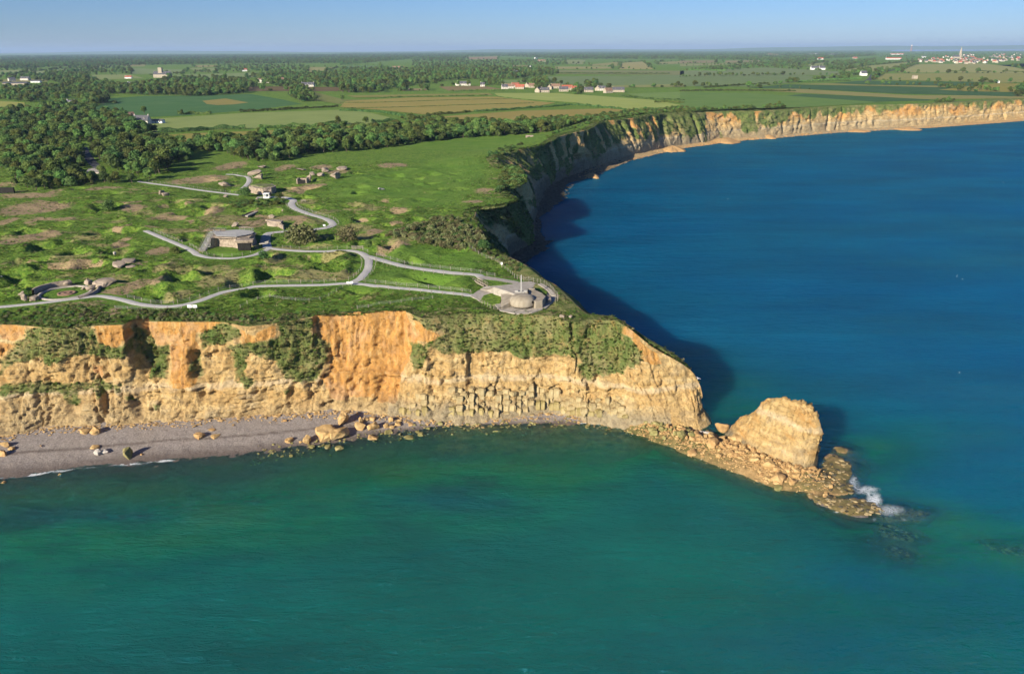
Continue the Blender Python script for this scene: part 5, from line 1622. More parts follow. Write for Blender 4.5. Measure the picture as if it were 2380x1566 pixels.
# ------------------------------------------------------------------ rocks
def hull_mesh(name, seed, mat, sq=(1, 1, 1), n=14, boxy=.55, fine=True):
    r = random.Random(seed)
    bm = bmesh.new()
    for i in range(n):
        v = Vector((r.uniform(-1, 1), r.uniform(-1, 1), r.uniform(-1, 1)))
        m = max(abs(v.x), abs(v.y), abs(v.z)) or 1
        v = (v / m) * boxy + v.normalized() * (1 - boxy)
        bm.verts.new((v.x * .5 * sq[0], v.y * .5 * sq[1], v.z * .5 * sq[2]))
    bmesh.ops.convex_hull(bm, input=bm.verts)
    bmesh.ops.delete(bm, geom=[v for v in bm.verts if not v.link_faces], context='VERTS')
    if fine:
        bmesh.ops.subdivide_edges(bm, edges=bm.edges, cuts=2, use_grid_fill=True)
        for _ in range(1):
            bmesh.ops.smooth_vert(bm, verts=bm.verts, factor=.35, use_axis_x=True, use_axis_y=True, use_axis_z=True)
        co = np.array([v.co for v in bm.verts])
        d = np.stack([fbm(co[:, 0] * 3.2 + seed, co[:, 1] * 3.2, co[:, 2] * 3.2, 3, seed=seed + j, gain=.6) for j in range(3)], -1) * .11
        for v, q in zip(bm.verts, d):
            v.co += Vector(q)
    bmesh.ops.recalc_face_normals(bm, faces=bm.faces)
    m = bpy.data.meshes.new(name)
    bm.to_mesh(m)
    bm.free()
    m.materials.append(mat)
    return m


def block_mesh(name, seed, mat):
    r = random.Random(seed)
    bm = bmesh.new()
    bmesh.ops.create_cube(bm, size=1)
    for v in bm.verts:
        v.co += Vector((r.uniform(-.1, .1), r.uniform(-.1, .1), r.uniform(-.09, .09)))
    bmesh.ops.bevel(bm, geom=bm.edges, offset=.13, segments=2, affect='EDGES')
    for v in bm.verts:
        v.co += Vector((r.uniform(-.035, .035), r.uniform(-.035, .035), r.uniform(-.03, .03)))
    m = bpy.data.meshes.new(name)
    bm.to_mesh(m)
    bm.free()
    m.materials.append(mat)
    return m


ROCKM = {}
for mk_, mat in (('lime', MROCK), ('orange', MROCKO), ('green', MROCKG), ('block', MROCKB), ('white', MROCKW), ('dark', MROCKD), ('concrete', MCON)):
    ROCKM[mk_] = [hull_mesh('boulder', 1000 + i * 7 + hash(len(mk_)) % 5, mat, n=13 + i % 4, boxy=.62 if mk_ != 'green' else .35) for i in range(7)]
    ROCKM[mk_ + '_slab'] = [hull_mesh('boulder', 2000 + i * 7, mat, n=16, boxy=.9) for i in range(5)]


def rough_solid(name, outline, z0, z1, mat, parent=None, amp=.25, cuts=4, inset=1.0, seed=0, freq=.8, top=None):
    """prism with broken, uneven faces"""
    bm = bmesh.new()
    n = len(outline)
    cx = sum(p[0] for p in outline) / n
    cy = sum(p[1] for p in outline) / n
    lo = [bm.verts.new((p[0] - cx, p[1] - cy, z0)) for p in outline]
    hi = [bm.verts.new(((p[0] - cx) * inset, (p[1] - cy) * inset, z1 if top is None else top[i])) for i, p in enumerate(outline)]
    bm.faces.new(lo[::-1])
    bm.faces.new(hi)
    for i in range(n):
        bm.faces.new((lo[i], lo[(i + 1) % n], hi[(i + 1) % n], hi[i]))
    bmesh.ops.triangulate(bm, faces=[f for f in bm.faces if len(f.verts) > 4])
    bmesh.ops.subdivide_edges(bm, edges=bm.edges, cuts=cuts, use_grid_fill=True)
    co = np.array([v.co for v in bm.verts])
    d = np.stack([fbm(co[:, 0] * freq + seed, co[:, 1] * freq, co[:, 2] * freq, 4, seed=seed + j) for j in range(3)], -1) * amp
    d[:, 2] *= .6
    for v, q in zip(bm.verts, d):
        v.co += Vector(q)
    bmesh.ops.recalc_face_normals(bm, faces=bm.faces)
    m = bpy.data.meshes.new(name)
    bm.to_mesh(m)
    bm.free()
    m.materials.append(mat)
    return link(name, m, parent, (cx, cy, 0))


def rock_at(name, k, x, y, w, h, kind, label, cat, z=None, group=None, dfac=.8, seed=0, rz=None, sink=.12, tilt=.15):
    """rock whose foot is measured at (x, y) with measured width and height"""
    r = random.Random(seed * 13 + int(x) + int(y))
    if z is None:
        p = P(k, x, y, 0)
        for _ in range(3):
            zz = float(seabed_z(np.array([p[0]]), np.array([p[1]]))[0])
            p = P(k, x, y, max(zz, -.2))
    else:
        p = P(k, x, y, z)
        p = (p[0], p[1], z)
    m = SHEET[k][2] * math.hypot(p[1], CAM_H - p[2]) / FPX
    W, Hh = w * m, h * m
    Dp = W * dfac
    ms = ROCKM[kind]
    o = link(name, ms[seed % len(ms)], None, (p[0], p[1] + Dp * .3, p[2] + Hh * (.5 - sink)), (r.uniform(-tilt, tilt), r.uniform(-tilt, tilt), r.uniform(0, 6.28) if rz is None else rz), (W * 1.1, Dp * 1.1, Hh * 1.15))
    return tag(o, label, cat, group)


BEACH_ROCKS = [  # sheet, foot x, y, width, height, look, label
    (8, 432, 888, 82, 85, 'lime_slab', 'big cube-shaped block upright on the shingle under the orange scarp'), (8, 325, 990, 160, 70, 'lime_slab', 'long sharp-nosed slab lying beside the water, largest fallen slab'), (8, 405, 998, 135, 78, 'lime', 'broad rounded block touching the long slab at the waterline'), (8, 555, 930, 75, 55, 'lime', 'squat block right of the upright cube'),
    (8, 552, 885, 42, 45, 'lime_slab', 'narrow block perched behind the squat block'), (8, 645, 928, 68, 50, 'lime_slab', 'flat-topped block right of the squat block'), (8, 640, 862, 40, 28, 'lime', 'small block at the back of the boulder group'), (8, 595, 868, 34, 26, 'lime', 'small dark-sided block behind the boulder group'), (8, 732, 920, 36, 45, 'lime', 'upright stone right of the flat-topped block'),
    (8, 768, 870, 36, 36, 'lime', 'egg-shaped stone high on the shingle'), (8, 776, 918, 36, 24, 'lime', 'small rounded stone beside the upright stone'), (8, 816, 898, 48, 22, 'lime_slab', 'low flat stone on the pale shingle'), (8, 826, 872, 30, 16, 'lime', 'tiny stone above the low flat stone'), (8, 906, 900, 32, 22, 'orange', 'small orange stone near the end of the shingle'),
    (8, 1110, 900, 38, 36, 'green', 'yellow-green rock at the water below the block wall'), (8, 1025, 925, 30, 18, 'green', 'small weedy rock awash right of the beach'), (8, 750, 960, 66, 24, 'green', 'flat weedy rock awash off the boulder group'), (8, 640, 996, 84, 30, 'lime', 'pale flat rock awash in front of the boulders'), (8, 885, 994, 74, 20, 'green', 'cluster rock with yellow weed standing in the shallows'), (8, 972, 972, 52, 24, 'green', 'yellow weedy rock in the shallows, right of the cluster rock'),
    (8, 400, 1070, 74, 28, 'green', 'broad weedy rock under water in front of the slabs'), (8, 330, 1055, 62, 16, 'green', 'thin weedy rock left of the broad weedy rock'), (8, 218, 1052, 52, 14, 'green', 'flat green rock off the beach edge'), (8, 190, 1016, 62, 50, 'lime_slab', 'tilted block at the water left of the long slab'), (8, 65, 1012, 62, 28, 'orange', 'low tan stone at the water edge'), (8, 75, 1114, 36, 18, 'green', 'square rock standing in shallow green water'), (8, 140, 1016, 20, 12, 'lime', 'pebble-like stone between tan stone and tilted block'), (8, 1280, 850, 46, 24, 'lime', 'orange-tinged stone at the foot of the block wall'),
    (7, 882, 1128, 74, 92, 'green', 'tall lone weedy boulder on the wet shingle'), (7, 665, 955, 70, 50, 'lime_slab', 'pale block at the cliff foot on the left beach'), (7, 585, 950, 62, 28, 'lime', 'low pale stone left of the cliff-foot block'), (7, 1378, 985, 62, 36, 'orange_slab', 'orange block on the dark weed line'), (7, 1490, 980, 62, 16, 'lime_slab', 'thin flat stone right of the orange block'), (7, 658, 1056, 68, 18, 'lime_slab', 'flat tan slab above the white rubble'),
    (7, 672, 1100, 56, 40, 'white', 'white broken rock on the left beach'), (7, 722, 1090, 48, 28, 'white', 'smaller white rock right of its neighbour'), (7, 20, 1050, 66, 40, 'lime', 'rounded rock at the left edge, upper of the two'), (7, 14, 1108, 48, 46, 'orange_slab', 'orange block at the left edge, lower of the two'), (7, 70, 1070, 50, 20, 'lime', 'flat stone right of the left-edge rocks'), (7, 2000, 1012, 56, 24, 'lime', 'tan stone near the waterline, middle of the beach'),
    (7, 1950, 1116, 32, 10, 'green', 'small weedy stone awash in the shallows'), (7, 1462, 932, 42, 8, 'orange_slab', 'orange flake lying flat on the upper shingle'), (7, 410, 1242, 22, 12, 'lime', 'single small stone in the surf on the left'), (7, 20, 1296, 38, 14, 'orange', 'orange stone in the shallows at the left edge'), (7, 980, 1100, 24, 10, 'orange', 'small orange stone right of the tall boulder'), (7, 1970, 868, 30, 14, 'orange', 'little stone under the cliff near the orange scarp'), (7, 280, 1042, 22, 10, 'orange', 'small orange stone on the left shingle'),
    (9, 842, 992, 68, 58, 'green', 'round green boulder, biggest of the algae-covered rocks'), (9, 915, 976, 62, 34, 'green', 'smooth green boulder right of the biggest one'), (9, 880, 948, 52, 28, 'green', 'green boulder above the biggest one'), (9, 800, 970, 42, 40, 'green', 'green boulder left of the biggest one'), (9, 1012, 956, 74, 24, 'white', 'grey flat slab near the gap before the stack'), (9, 650, 968, 64, 38, 'green', 'dark weedy rock at the water off the point'), (9, 1225, 1010, 92, 48, 'lime_slab', 'pale tilted block on top of the rubble by the stack'), (9, 1128, 938, 95, 58, 'orange_slab', 'orange block wedged in the gap left of the stack'),
    (9, 920, 1110, 62, 42, 'orange', 'orange boulder standing clear of the rubble in the water'), (9, 1062, 1046, 72, 62, 'orange_slab', 'upright orange slab in the middle of the rubble spit'), (9, 1508, 1342, 74, 30, 'green_slab', 'yellow weedy block in the water before the stack'), (9, 1512, 1290, 84, 64, 'orange_slab', 'large broken block at the seaward foot of the stack'), (9, 1440, 1190, 86, 52, 'lime_slab', 'pale block leaning at the stack foot'), (9, 1345, 1150, 60, 36, 'lime', 'cream boulder in front of the stack face'), (9, 1120, 1000, 50, 36, 'lime', 'tan boulder on the crest of the spit'), (9, 950, 975, 40, 36, 'orange', 'brown boulder beside the green ones'), (9, 1610, 1310, 50, 40, 'orange', 'orange boulder below the dark foot of the stack'),
]
for i, (k, x, y, w, h, kind, lab) in enumerate(BEACH_ROCKS):
    rock_at('boulder', k, x, y, w, h, kind, lab, 'boulder', None, 'fallen boulders along the shore', .85, i, sink=.10)

# the wall of squared blocks at the cliff foot
r = random.Random(5)
BLK = [block_mesh('block', 3000 + i, MROCKB) for i in range(5)] + [block_mesh('block', 3100 + i, MROCKBG) for i in range(3)]
foot_x = np.array([c[1][0] for c in COAST[:28]])
foot_y = np.array([c[1][1] for c in COAST[:28]])
flat_near = base_near.reshape(-1, 3)
fp_u, fp_v = project(flat_near)
bands = [(8, 815, 1040, 712, 826, 40), (8, 1165, 1745, 672, 836, 40), (8, 1755, 1915, 668, 790, 42), (8, 1930, 2185, 728, 820, 44), (8, 2235, 2380, 725, 840, 44), (9, 0, 230, 735, 825, 44), (9, 240, 430, 740, 835, 44)]
for k, xa, xb, ya, yb, st in bands:
    xx = xa + r.uniform(0, st * .5)
    while xx < xb:
        bw = st * r.uniform(.55, 1.35)
        yy = yb + r.uniform(-6, 8)
        ytop = ya + r.uniform(-14, 34)
        outp = r.uniform(.1, .85)
        low = True
        while yy > ytop:
            bh = r.uniform(26, 62)
            u, v = dsp(k, xx + bw / 2, yy - bh / 2)
            i = int(np.argmin((fp_u - u) ** 2 + (fp_v - v) ** 2 + (face_near.ravel() < .4) * 1e6))
            p = flat_near[i]
            m_ = SHEET[k][2] * math.hypot(p[1], 80) / FPX
            if r.random() < .86:
                link('block', BLK[r.randrange(5) if not low else r.randrange(3, 8)], cliff_near, (p[0], p[1] + outp + r.uniform(-.12, .12), p[2]), (r.uniform(-.1, .1), r.uniform(-.06, .06), r.uniform(-.25, .25)),
                     (bw * m_ * 1.02, 1.7, bh * m_ / .93 * 1.04))
            low = False
            yy -= bh
        xx += bw
for (x, y, w, h) in [(1270, 680, 62, 50), (1335, 655, 50, 50), (1400, 655, 60, 44), (1455, 660, 46, 36), (1525, 668, 40, 28), (1610, 670, 40, 30), (1670, 668, 46, 36), (1830, 690, 50, 50), (1215, 690, 50, 40)]:
    u, v = dsp(8, x, y)
    i = int(np.argmin((fp_u - u) ** 2 + (fp_v - v) ** 2 + (face_near.ravel() < .4) * 1e6))
    p = flat_near[i]
    link('block', BLK[r.randrange(5)], cliff_near, (p[0], p[1] - .3, p[2]), (r.uniform(-.2, .2), r.uniform(-.2, .2), r.uniform(0, 3)), (w * .033, 1.6, h * .036))

# ------------------------------------------------------------------ the sea stack
A0 = np.array(P(9, 1165, 965, 1.0)[:2]) + np.array([1.5, 3.5])
A1 = np.array(P(9, 1752, 1240, .5)[:2]) + np.array([1.2, 3.6])
ax = (A1 - A0) / np.linalg.norm(A1 - A0)
Lx = np.linalg.norm(A1 - A0)
qn = np.array([ax[1], -ax[0]])            # towards the viewer


def stack_tz(zx, zy):
    rr = ray(9, zx, zy)
    # A0 + ax*s == t*(rx, ry)
    M_ = np.array([[rr[0], -ax[0]], [rr[1], -ax[1]]])
    t, s = np.linalg.solve(M_, A0)
    return s / Lx, CAM_H + rr[2] * t


prof = sorted(stack_tz(*q) for q in [(1172, 925), (1190, 892), (1245, 842), (1340, 808), (1372, 775), (1385, 745), (1430, 722), (1500, 712), (1545, 706), (1620, 722), (1690, 738), (1735, 775), (1765, 820), (1778, 880), (1786, 940)])
pt = np.array([p[0] for p in prof])
pz = np.array([p[1] for p in prof])
print('stack', A0, A1, np.round(prof, 2).tolist())
tmax = max(pt)
tt = np.concatenate([np.linspace(-.06, .9, 120), np.linspace(.9, tmax, 30)[1:], tmax + np.linspace(0, .015, 3)[1:]])
ph = np.linspace(0, math.pi, 120)
TT, PH = np.meshgrid(tt, ph, indexing='ij')
zt = np.interp(TT, np.concatenate([[-.06], pt]), np.concatenate([[.2], pz]))
zt = np.where(TT > tmax, zt * .9, zt)
thb = np.interp(TT, [-.06, 0, .15, .5, .9, tmax - .01, tmax + .015], [.4, 1.8, 3.2, 4.6, 4.4, 2.8, .2])
zz = np.sign(np.sin(PH)) * np.abs(np.sin(PH)) ** .5 * zt
hf = np.clip(zz / np.maximum(zt, .5), 0, 1)
off = np.sign(np.cos(PH)) * np.abs(np.cos(PH)) ** .75 * thb * (1 - .62 * hf)
off = off + 1.2 * (hf - .5) * -1
SX = A0[0] + ax[0] * TT * Lx + qn[0] * off
SY = A0[1] + ax[1] * TT * Lx + qn[1] * off
lay = zz + .28 * TT * Lx
dsp_n = .55 * fbm(SX / 3, SY / 3, zz / 3, 4, seed=301, gain=.6) + .34 * fbm(SX / 7, SY / 7, lay * 1.1, 3, seed=303, gain=.6) - .15 * (sstep(0, .7, (lay / .9) % 1) - sstep(.7, 1, (lay / .9) % 1))
dsp_n += .55 * (1 - 2 * np.abs(fbm(SX / 2.6, SY / 2.6, zz / 2.2, 4, seed=311, gain=.6))) - .3
dsp_n = .6 * dsp_n + .38 * cells(TT * Lx / 2.6, lay / 1.5, 441) + .22 * cells(TT * Lx / 1.1, lay / .8, 443)
dsp_n -= .6 * np.exp(-(fbm(TT * Lx / 4, lay / 3, octv=3, seed=313) / .07) ** 2) + .35 * np.exp(-(fbm(TT * Lx / 14, lay / .9, octv=2, seed=315) / .08) ** 2)
dsp_n *= np.sin(PH) ** .3
SX = SX + qn[0] * dsp_n * np.sign(np.cos(PH) + 1e-6) + ax[0] * .5 * dsp_n * (TT > .8)
SY = SY + qn[1] * dsp_n * np.sign(np.cos(PH) + 1e-6) + ax[1] * .5 * dsp_n * (TT > .8)
zz = zz + .9 * fbm(SX / 1.7, SY / 1.7, octv=3, seed=305, gain=.6) * sstep(.6, 1, hf) - .4 * (hf < .02)
wetm_ = (1 - sstep(1.0, 2.6, zz)) * .9
org_ = np.clip(.25 + .5 * fbm(SX / 6, SY / 6, lay, 3, seed=307), 0, .7) * .8
stk_m = np.stack([np.zeros_like(org_), org_, wetm_, wetm_ * .35], -1).reshape(-1, 4)
so = link('sea_stack', mesh_np('sea_stack', np.stack([SX - A0[0], SY - A0[1], zz], -1).reshape(-1, 3), grid_faces(*TT.shape)[:, ::-1], [MC], False, {'mask': stk_m}), loc=(A0[0], A0[1], 0))
tag(so, 'pale ochre limestone sea stack standing off the end of the headland', 'sea stack')

# rubble of the spit
r = np.random.default_rng(909)
spl = smooth_line(SPIT, .5)[:, :2]
ii = r.integers(3, len(spl), 3000)
tq = ii / len(spl)
wq = 3.6 + 3.4 * np.minimum(1, tq * 1.6)
pq = spl[ii] + r.normal(0, .45, (3000, 2)) * wq[:, None]
pq[:, 1] += .1 * wq
zq = seabed_z(pq[:, 0], pq[:, 1])
sq_ = np.abs(r.normal(.30, .32, 3000)) + .25
cand = [(a[0], a[1], z, s_, t) for a, z, s_, t in zip(pq, zq, sq_, tq) if z > -.35][:1300]
stack_poly = [tuple(A0 + ax * Lx * a + qn * b) for a, b in ((0, 2.6), (.3, 3.4), (1, 3.6), (1, -4), (0, -3))]
cand = [c for c in cand if not inpoly(np.array([c[0]]), np.array([c[1]]), stack_poly)[0]]
cand.sort(key=lambda c: -c[3])
for c in cand[:230]:
    kind = 'green' if c[4] < .22 else ('lime' if r.random() < .45 else 'orange')
    if r.random() < .5:
        kind += '_slab'
    o = link('boulder', ROCKM[kind][int(r.integers(0, 5))], None, (c[0], c[1], c[2] + c[3] * .25), tuple(r.uniform(-.5, .5, 2)) + (r.uniform(0, 6.28),), (c[3] * r.uniform(.9, 1.5), c[3] * r.uniform(.8, 1.3), c[3] * r.uniform(.6, 1.0)))
    if c[4] < .22:
        tag(o, 'algae-green stone among the rocks between the point and the stack', 'boulder', 'green stones at the root of the spit')
    else:
        szw = 'large' if c[3] > 1.0 else 'middling' if c[3] > .8 else 'small'
        plc = 'on the landward half of the rubble spit' if c[4] < .45 else 'on the middle of the rubble spit' if c[4] < .7 else 'at the seaward end of the rubble spit'
        tag(o, szw + (' cream' if kind.startswith('lime') else ' orange') + (' slab-like' if 'slab' in kind else ' rounded') + ' stone ' + plc, 'boulder', 'rubble stones of the spit')


def hull_batch(name, label, pts, sizes, mat, seed, flat=.6):
    """many small stones joined into one mass"""
    r = np.random.default_rng(seed)
    vs, fs, o = [], [], 0
    base = []
    for i in range(8):
        m = hull_mesh('stone', seed + i, mat, n=10, boxy=.5, fine=False)
        base.append((np.array([v.co for v in m.vertices]), [tuple(p.vertices) for p in m.polygons]))
        bpy.data.meshes.remove(m)
    for p, s in zip(pts, sizes):
        bv, bf = base[int(r.integers(0, 8))]
        a = r.uniform(0, 6.28)
        ca, sa = math.cos(a), math.sin(a)
        q = bv * np.array([s * r.uniform(.8, 1.5), s * r.uniform(.8, 1.3), s * flat])
        q = np.stack([q[:, 0] * ca - q[:, 1] * sa, q[:, 0] * sa + q[:, 1] * ca, q[:, 2]], -1) + np.asarray(p)
        vs.append(q)
        fs += [tuple(j + o for j in f) for f in bf]
        o += len(bv)
    m = bpy.data.meshes.new(name)
    m.from_pydata([tuple(v) for v in np.vstack(vs).tolist()], [], fs)
    m.materials.append(mat)
    return tag(link(name, m), label, 'rubble', kind='stuff')


cs = cand[230:]
hull_batch('rubble', 'small ochre rubble filling the spit below the stack', [(c[0], c[1], c[2] + .1) for c in cs], [c[3] for c in cs], MROCKO, 4000)
ii = r.integers(2, len(spl), 4000)
pq = spl[ii] + r.normal(0, .5, (4000, 2)) * 6.5
zq = seabed_z(pq[:, 0], pq[:, 1])
extra = [(a[0], a[1], z + .05) for a, z in zip(pq, zq) if z > -.25][:2200]
hull_batch('rubble', 'fist to barrel sized stones scattered over the spit', extra, r.uniform(.2, .6, len(extra)), MROCK, 4100)
rp = []
for pl, zt in REEFW[:6]:
    q = np.array(pl)
    lo, hi = q.min(0), q.max(0)
    c_ = lo + r.random((1500, 2)) * (hi - lo)
    c_ = c_[inpoly(c_[:, 0], c_[:, 1], pl)][:80]
    rp.append(np.concatenate([c_, (seabed_z(c_[:, 0], c_[:, 1]) + .05)[:, None]], 1))
rp = np.vstack(rp)
hf_ = len(rp) // 2
sel = r.permutation(len(rp))
hull_batch('reef_rocks', 'weedy dark rocks of the reef beyond the stack', rp[sel[:hf_]], r.uniform(.3, 1.3, hf_), MROCKD, 4800, .3)
hull_batch('reef_rocks', 'worn tan rock ledges of the reef beyond the stack', rp[sel[hf_:]], r.uniform(.3, 1.1, len(rp) - hf_), MROCKB, 4900, .3)
# shingle-edge stones and rock litter under the near cliff
xq = r.uniform(-130, 34, 1400)
yq = np.interp(xq, FL[:, 0], FL[:, 1]) - np.abs(r.normal(0, 1.6, 1400)) + .4
pts = np.stack([xq, yq, seabed_z(xq, yq) + .05], -1)
hull_batch('cliff_foot_stones', 'small fallen stones along the foot of the near cliff', pts, np.abs(r.normal(.3, .22, len(pts))) + .15, MROCK, 4200)
xq = r.uniform(-60, 30, 420)
yq = np.interp(xq, WL[:, 0], WL[:, 1]) + r.uniform(-6, 2.0, 420)
pts = np.stack([xq, yq, seabed_z(xq, yq) + .05], -1)
hull_batch('waterline_stones', 'weedy stones along the waterline of the shingle', pts, np.abs(r.normal(.35, .25, len(pts))) + .15, MROCKG, 4300)


def bay_shore(y0, y1, n, mat, name, label, s0, s1, seed, spread=1.0):
    r = np.random.default_rng(seed)
    fpts = np.array([c[1][:2] for c in COAST])
    tpts = np.array([c[0][:2] for c in COAST])
    wd_ = np.array([c[2] for c in COAST])
    pts = []
    while len(pts) < n:
        i = int(r.integers(TIP, len(COAST) - 3))
        t = r.random()
        p = fpts[i] * (1 - t) + fpts[i + 1] * t
        if not y0 < p[1] < y1:
            continue
        d = fpts[i] - tpts[i]
        d = d / np.linalg.norm(d)
        w = wd_[i] * (1 - t) + wd_[i + 1] * t
        s = r.random() * .85 * spread
        p = p + d * w * s
        pts.append((p[0], p[1], 1.4 - 2.2 * s ** 1.2 + r.normal(0, .15)))
    return hull_batch(name, label, pts, r.uniform(s0, s1, n), mat, seed, .55)


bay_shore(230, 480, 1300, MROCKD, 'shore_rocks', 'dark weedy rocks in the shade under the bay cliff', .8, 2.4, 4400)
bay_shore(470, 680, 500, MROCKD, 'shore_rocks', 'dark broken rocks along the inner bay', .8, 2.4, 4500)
bay_shore(560, 800, 800, MROCKO, 'shore_rocks', 'sunlit ochre rocks lining the curve of the bay', .6, 2.0, 4600)
bay_shore(780, 1150, 900, MROCKO, 'shore_rocks', 'ochre rock litter under the far cliffs', .8, 2.6, 4700)


def rockfall(k, x, y, w, h, dep, label, seed):
    p = P(k, x, y, .5)
    m = SHEET[k][2] * math.hypot(p[1], CAM_H) / FPX
    W, Hh, D_ = w * m / 2, h * m * .45, dep * 1.3
    a = np.linspace(0, math.pi * 2, 49)
    q = np.linspace(0, 1, 14)
    A_, Q_ = np.meshgrid(a, q, indexing='ij')
    rr = Q_ * (1 + .45 * fbm(np.cos(A_) * 2 + seed, np.sin(A_) * 2, octv=3, seed=seed))
    X_ = W * rr * np.cos(A_)
    Y_ = D_ * rr * np.sin(A_)
    Z_ = Hh * (1 - Q_ ** 1.5) + .35 * Hh * fbm(X_ / (W * .45), Y_ / (D_ * .6), octv=4, seed=seed + 2, gain=.6) * (1 - Q_) - .6 * (Q_ > .99)
    me = mesh_np('rockfall', np.stack([X_, Y_, Z_], -1).reshape(-1, 3), grid_faces(49, 14), [MROCKO])
    return tag(link('rockfall', me, None, (p[0], p[1] + D_ * .6, p[2])), label, 'rockfall')


rockfall(11, 1650, 470, 190, 75, 9, 'fresh pale rockfall jutting out at the bend of the bay', 11)
rockfall(3, 320, 765, 230, 58, 12, 'wide cone of orange rockfall below the green slope', 12)
rockfall(3, 625, 735, 90, 40, 7, 'small orange debris cone under the bright scarp', 13)
rockfall(3, 1240, 690, 150, 26, 7, 'low ochre talus on the pale beach under the far cliff', 14)
rockfall(3, 1600, 678, 170, 30, 8, 'ochre talus where the far shingle ends', 15)
rockfall(11, 960, 690, 120, 55, 7, 'grey tumbled boulder heap at the shaded cliff foot', 16)

# ------------------------------------------------------------------ observation bunker on the point
B1 = thing('bunker', 'round-fronted concrete observation bunker on the tip of the headland', 'bunker', (0, 0, 0))


def lathe(name, prof_, cx, cy, mat, parent, n=40, a0=0, a1=2 * math.pi, squash=1.0, noise=0.0, seed=0):
    aa = np.linspace(a0, a1, n + 1)
    R_ = np.array([p[0] for p in prof_])
    Z_ = np.array([p[1] for p in prof_])
    A_, RR = np.meshgrid(aa, R_, indexing='ij')
    ZZ = np.broadcast_to(Z_, RR.shape).copy()
    X_ = RR * np.cos(A_)
    Y_ = RR * np.sin(A_) * squash
    if noise:
        k = 1 + noise * fbm(X_ / 1.5 + seed, Y_ / 1.5, ZZ / 1.5, 3, seed=seed)
        X_, Y_ = X_ * k, Y_ * k
    me = mesh_np(name, np.stack([X_, Y_, ZZ], -1).reshape(-1, 3), grid_faces(n + 1, len(prof_))[:, ::-1], [mat], True)
    return link(name, me, parent, (cx, cy, 0))


dcx, dcy = P(6, 1218, 1085, GZ + .3)[0], P(6, 1218, 1085, GZ + .3)[1] + 3.2
g0 = GZ + .26
lathe('observation_slit_shade', [(2.75, g0 - .3), (2.75, g0 + .55)], dcx, dcy, MDARK, B1)  # slit wall coloured near-black, shade under the dome painted in
lathe('casemate_dome', [(2.6, g0 + .40), (3.15, g0 + .38), (3.28, g0 + .42), (3.36, g0 + .9), (3.36, g0 + 1.5), (3.22, g0 + 2.05), (2.9, g0 + 2.45), (2.3, g0 + 2.75), (1.4, g0 + 2.95), (.5, g0 + 3.02), (0, g0 + 3.03)], dcx, dcy, MCONS, B1, noise=.012, seed=4)
scar = rough_solid('shell_scar', [(dcx + 2.35, dcy - 2.45), (dcx + 2.75, dcy - 2.2), (dcx + 2.7, dcy - 1.8), (dcx + 2.3, dcy - 2.1)], g0 + 1.35, g0 + 1.95, MDARK, B1, .16, 2, seed=6, freq=3)
rz_ = g0 + 2.2
roof_out = [(6, 1075, 908), (6, 930, 863), (6, 1190, 826), (6, 1300, 852), (6, 1335, 884), (6, 1264, 893), (6, 1262, 940), (6, 1140, 935)]
mb_ = MB()
mb_.prism([P(*q, rz_)[:2] for q in roof_out], GZ - .4, rz_)
mb_.build('roof_slab', MTERR, B1, bevel=.06)
mb_ = MB()
ro = [P(6, 1077, 909, rz_), P(6, 932, 864, rz_), P(6, 850, 868, g0 + .5), P(6, 795, 885, g0 + .1), P(6, 860, 895, g0 + .1)]
mb_.prism([p[:2] for p in ro], GZ - .4, [rz_ - .05, rz_ - .05, g0 + .9, g0 + .15, g0 + .15])
mb_.build('roof_ramp', MTERR, B1)
mb_ = MB()
mb_.prism([P(*q, g0 + 1.9)[:2] for q in [(6, 1270, 897), (6, 1338, 889), (6, 1405, 918), (6, 1450, 952), (6, 1415, 1000), (6, 1340, 1010), (6, 1285, 960)]], GZ - .4, g0 + 1.9, .97)
mb_.build('side_wing', MCONS, B1, bevel=.08)
mb_ = MB()
mb_.prism([P(*q, g0 + 1.1)[:2] for q in [(6, 1452, 938), (6, 1488, 945), (6, 1502, 978), (6, 1462, 990)]], GZ - .4, g0 + 1.1, .95)
mb_.build('entrance_block', MCON, B1, bevel=.06)
mb_ = MB()
mb_.prism([P(*q, g0 + 1.5)[:2] for q in [(6, 1003, 925), (6, 1140, 938), (6, 1120, 1000), (6, 1012, 1030)]], GZ - .4, [g0 + 1.3, g0 + 1.9, g0 + 1.6, g0 + .8], 1.0)
mb_.build('flank_wall', MCONS, B1, bevel=.05)
mb_ = MB()
for (a, b) in [((6, 1265, 892), (6, 1335, 886)), ((6, 1264, 893), (6, 1262, 938))]:
    pa, pb = P(*a, rz_), P(*b, rz_)
    c = ((pa[0] + pb[0]) / 2, (pa[1] + pb[1]) / 2, rz_ + .18)
    mb_.box(c, (math.hypot(pb[0] - pa[0], pb[1] - pa[1]), .3, .36), math.atan2(pb[1] - pa[1], pb[0] - pa[0]))
mb_.build('parapet', MCONS, B1)
B1G = thing('monument', 'tall pale granite dagger-shaped memorial pylon on the bunker roof', 'monument')
pp = P(6, 1203, 915, rz_)
tp_ = PY(6, 1203, 748, pp[1])[2]
mb_ = MB()
mb_.box((pp[0], pp[1], (rz_ + tp_) / 2 - .1), (.5, .42, tp_ - rz_ - .5), 0, .6)
mb_.build('shaft', MGRANITE, B1G, bevel=.04)
mb_ = MB()
mb_.box((pp[0], pp[1], tp_ - .06), (.3, .25, .6), 0, .3)
mb_.build('point', MGRANITE, B1G)
mb_ = MB()
mb_.box((pp[0], pp[1], rz_ + .15), (1.6, 1.2, .3))
mb_.build('base', MGRANITE, B1G, bevel=.04)
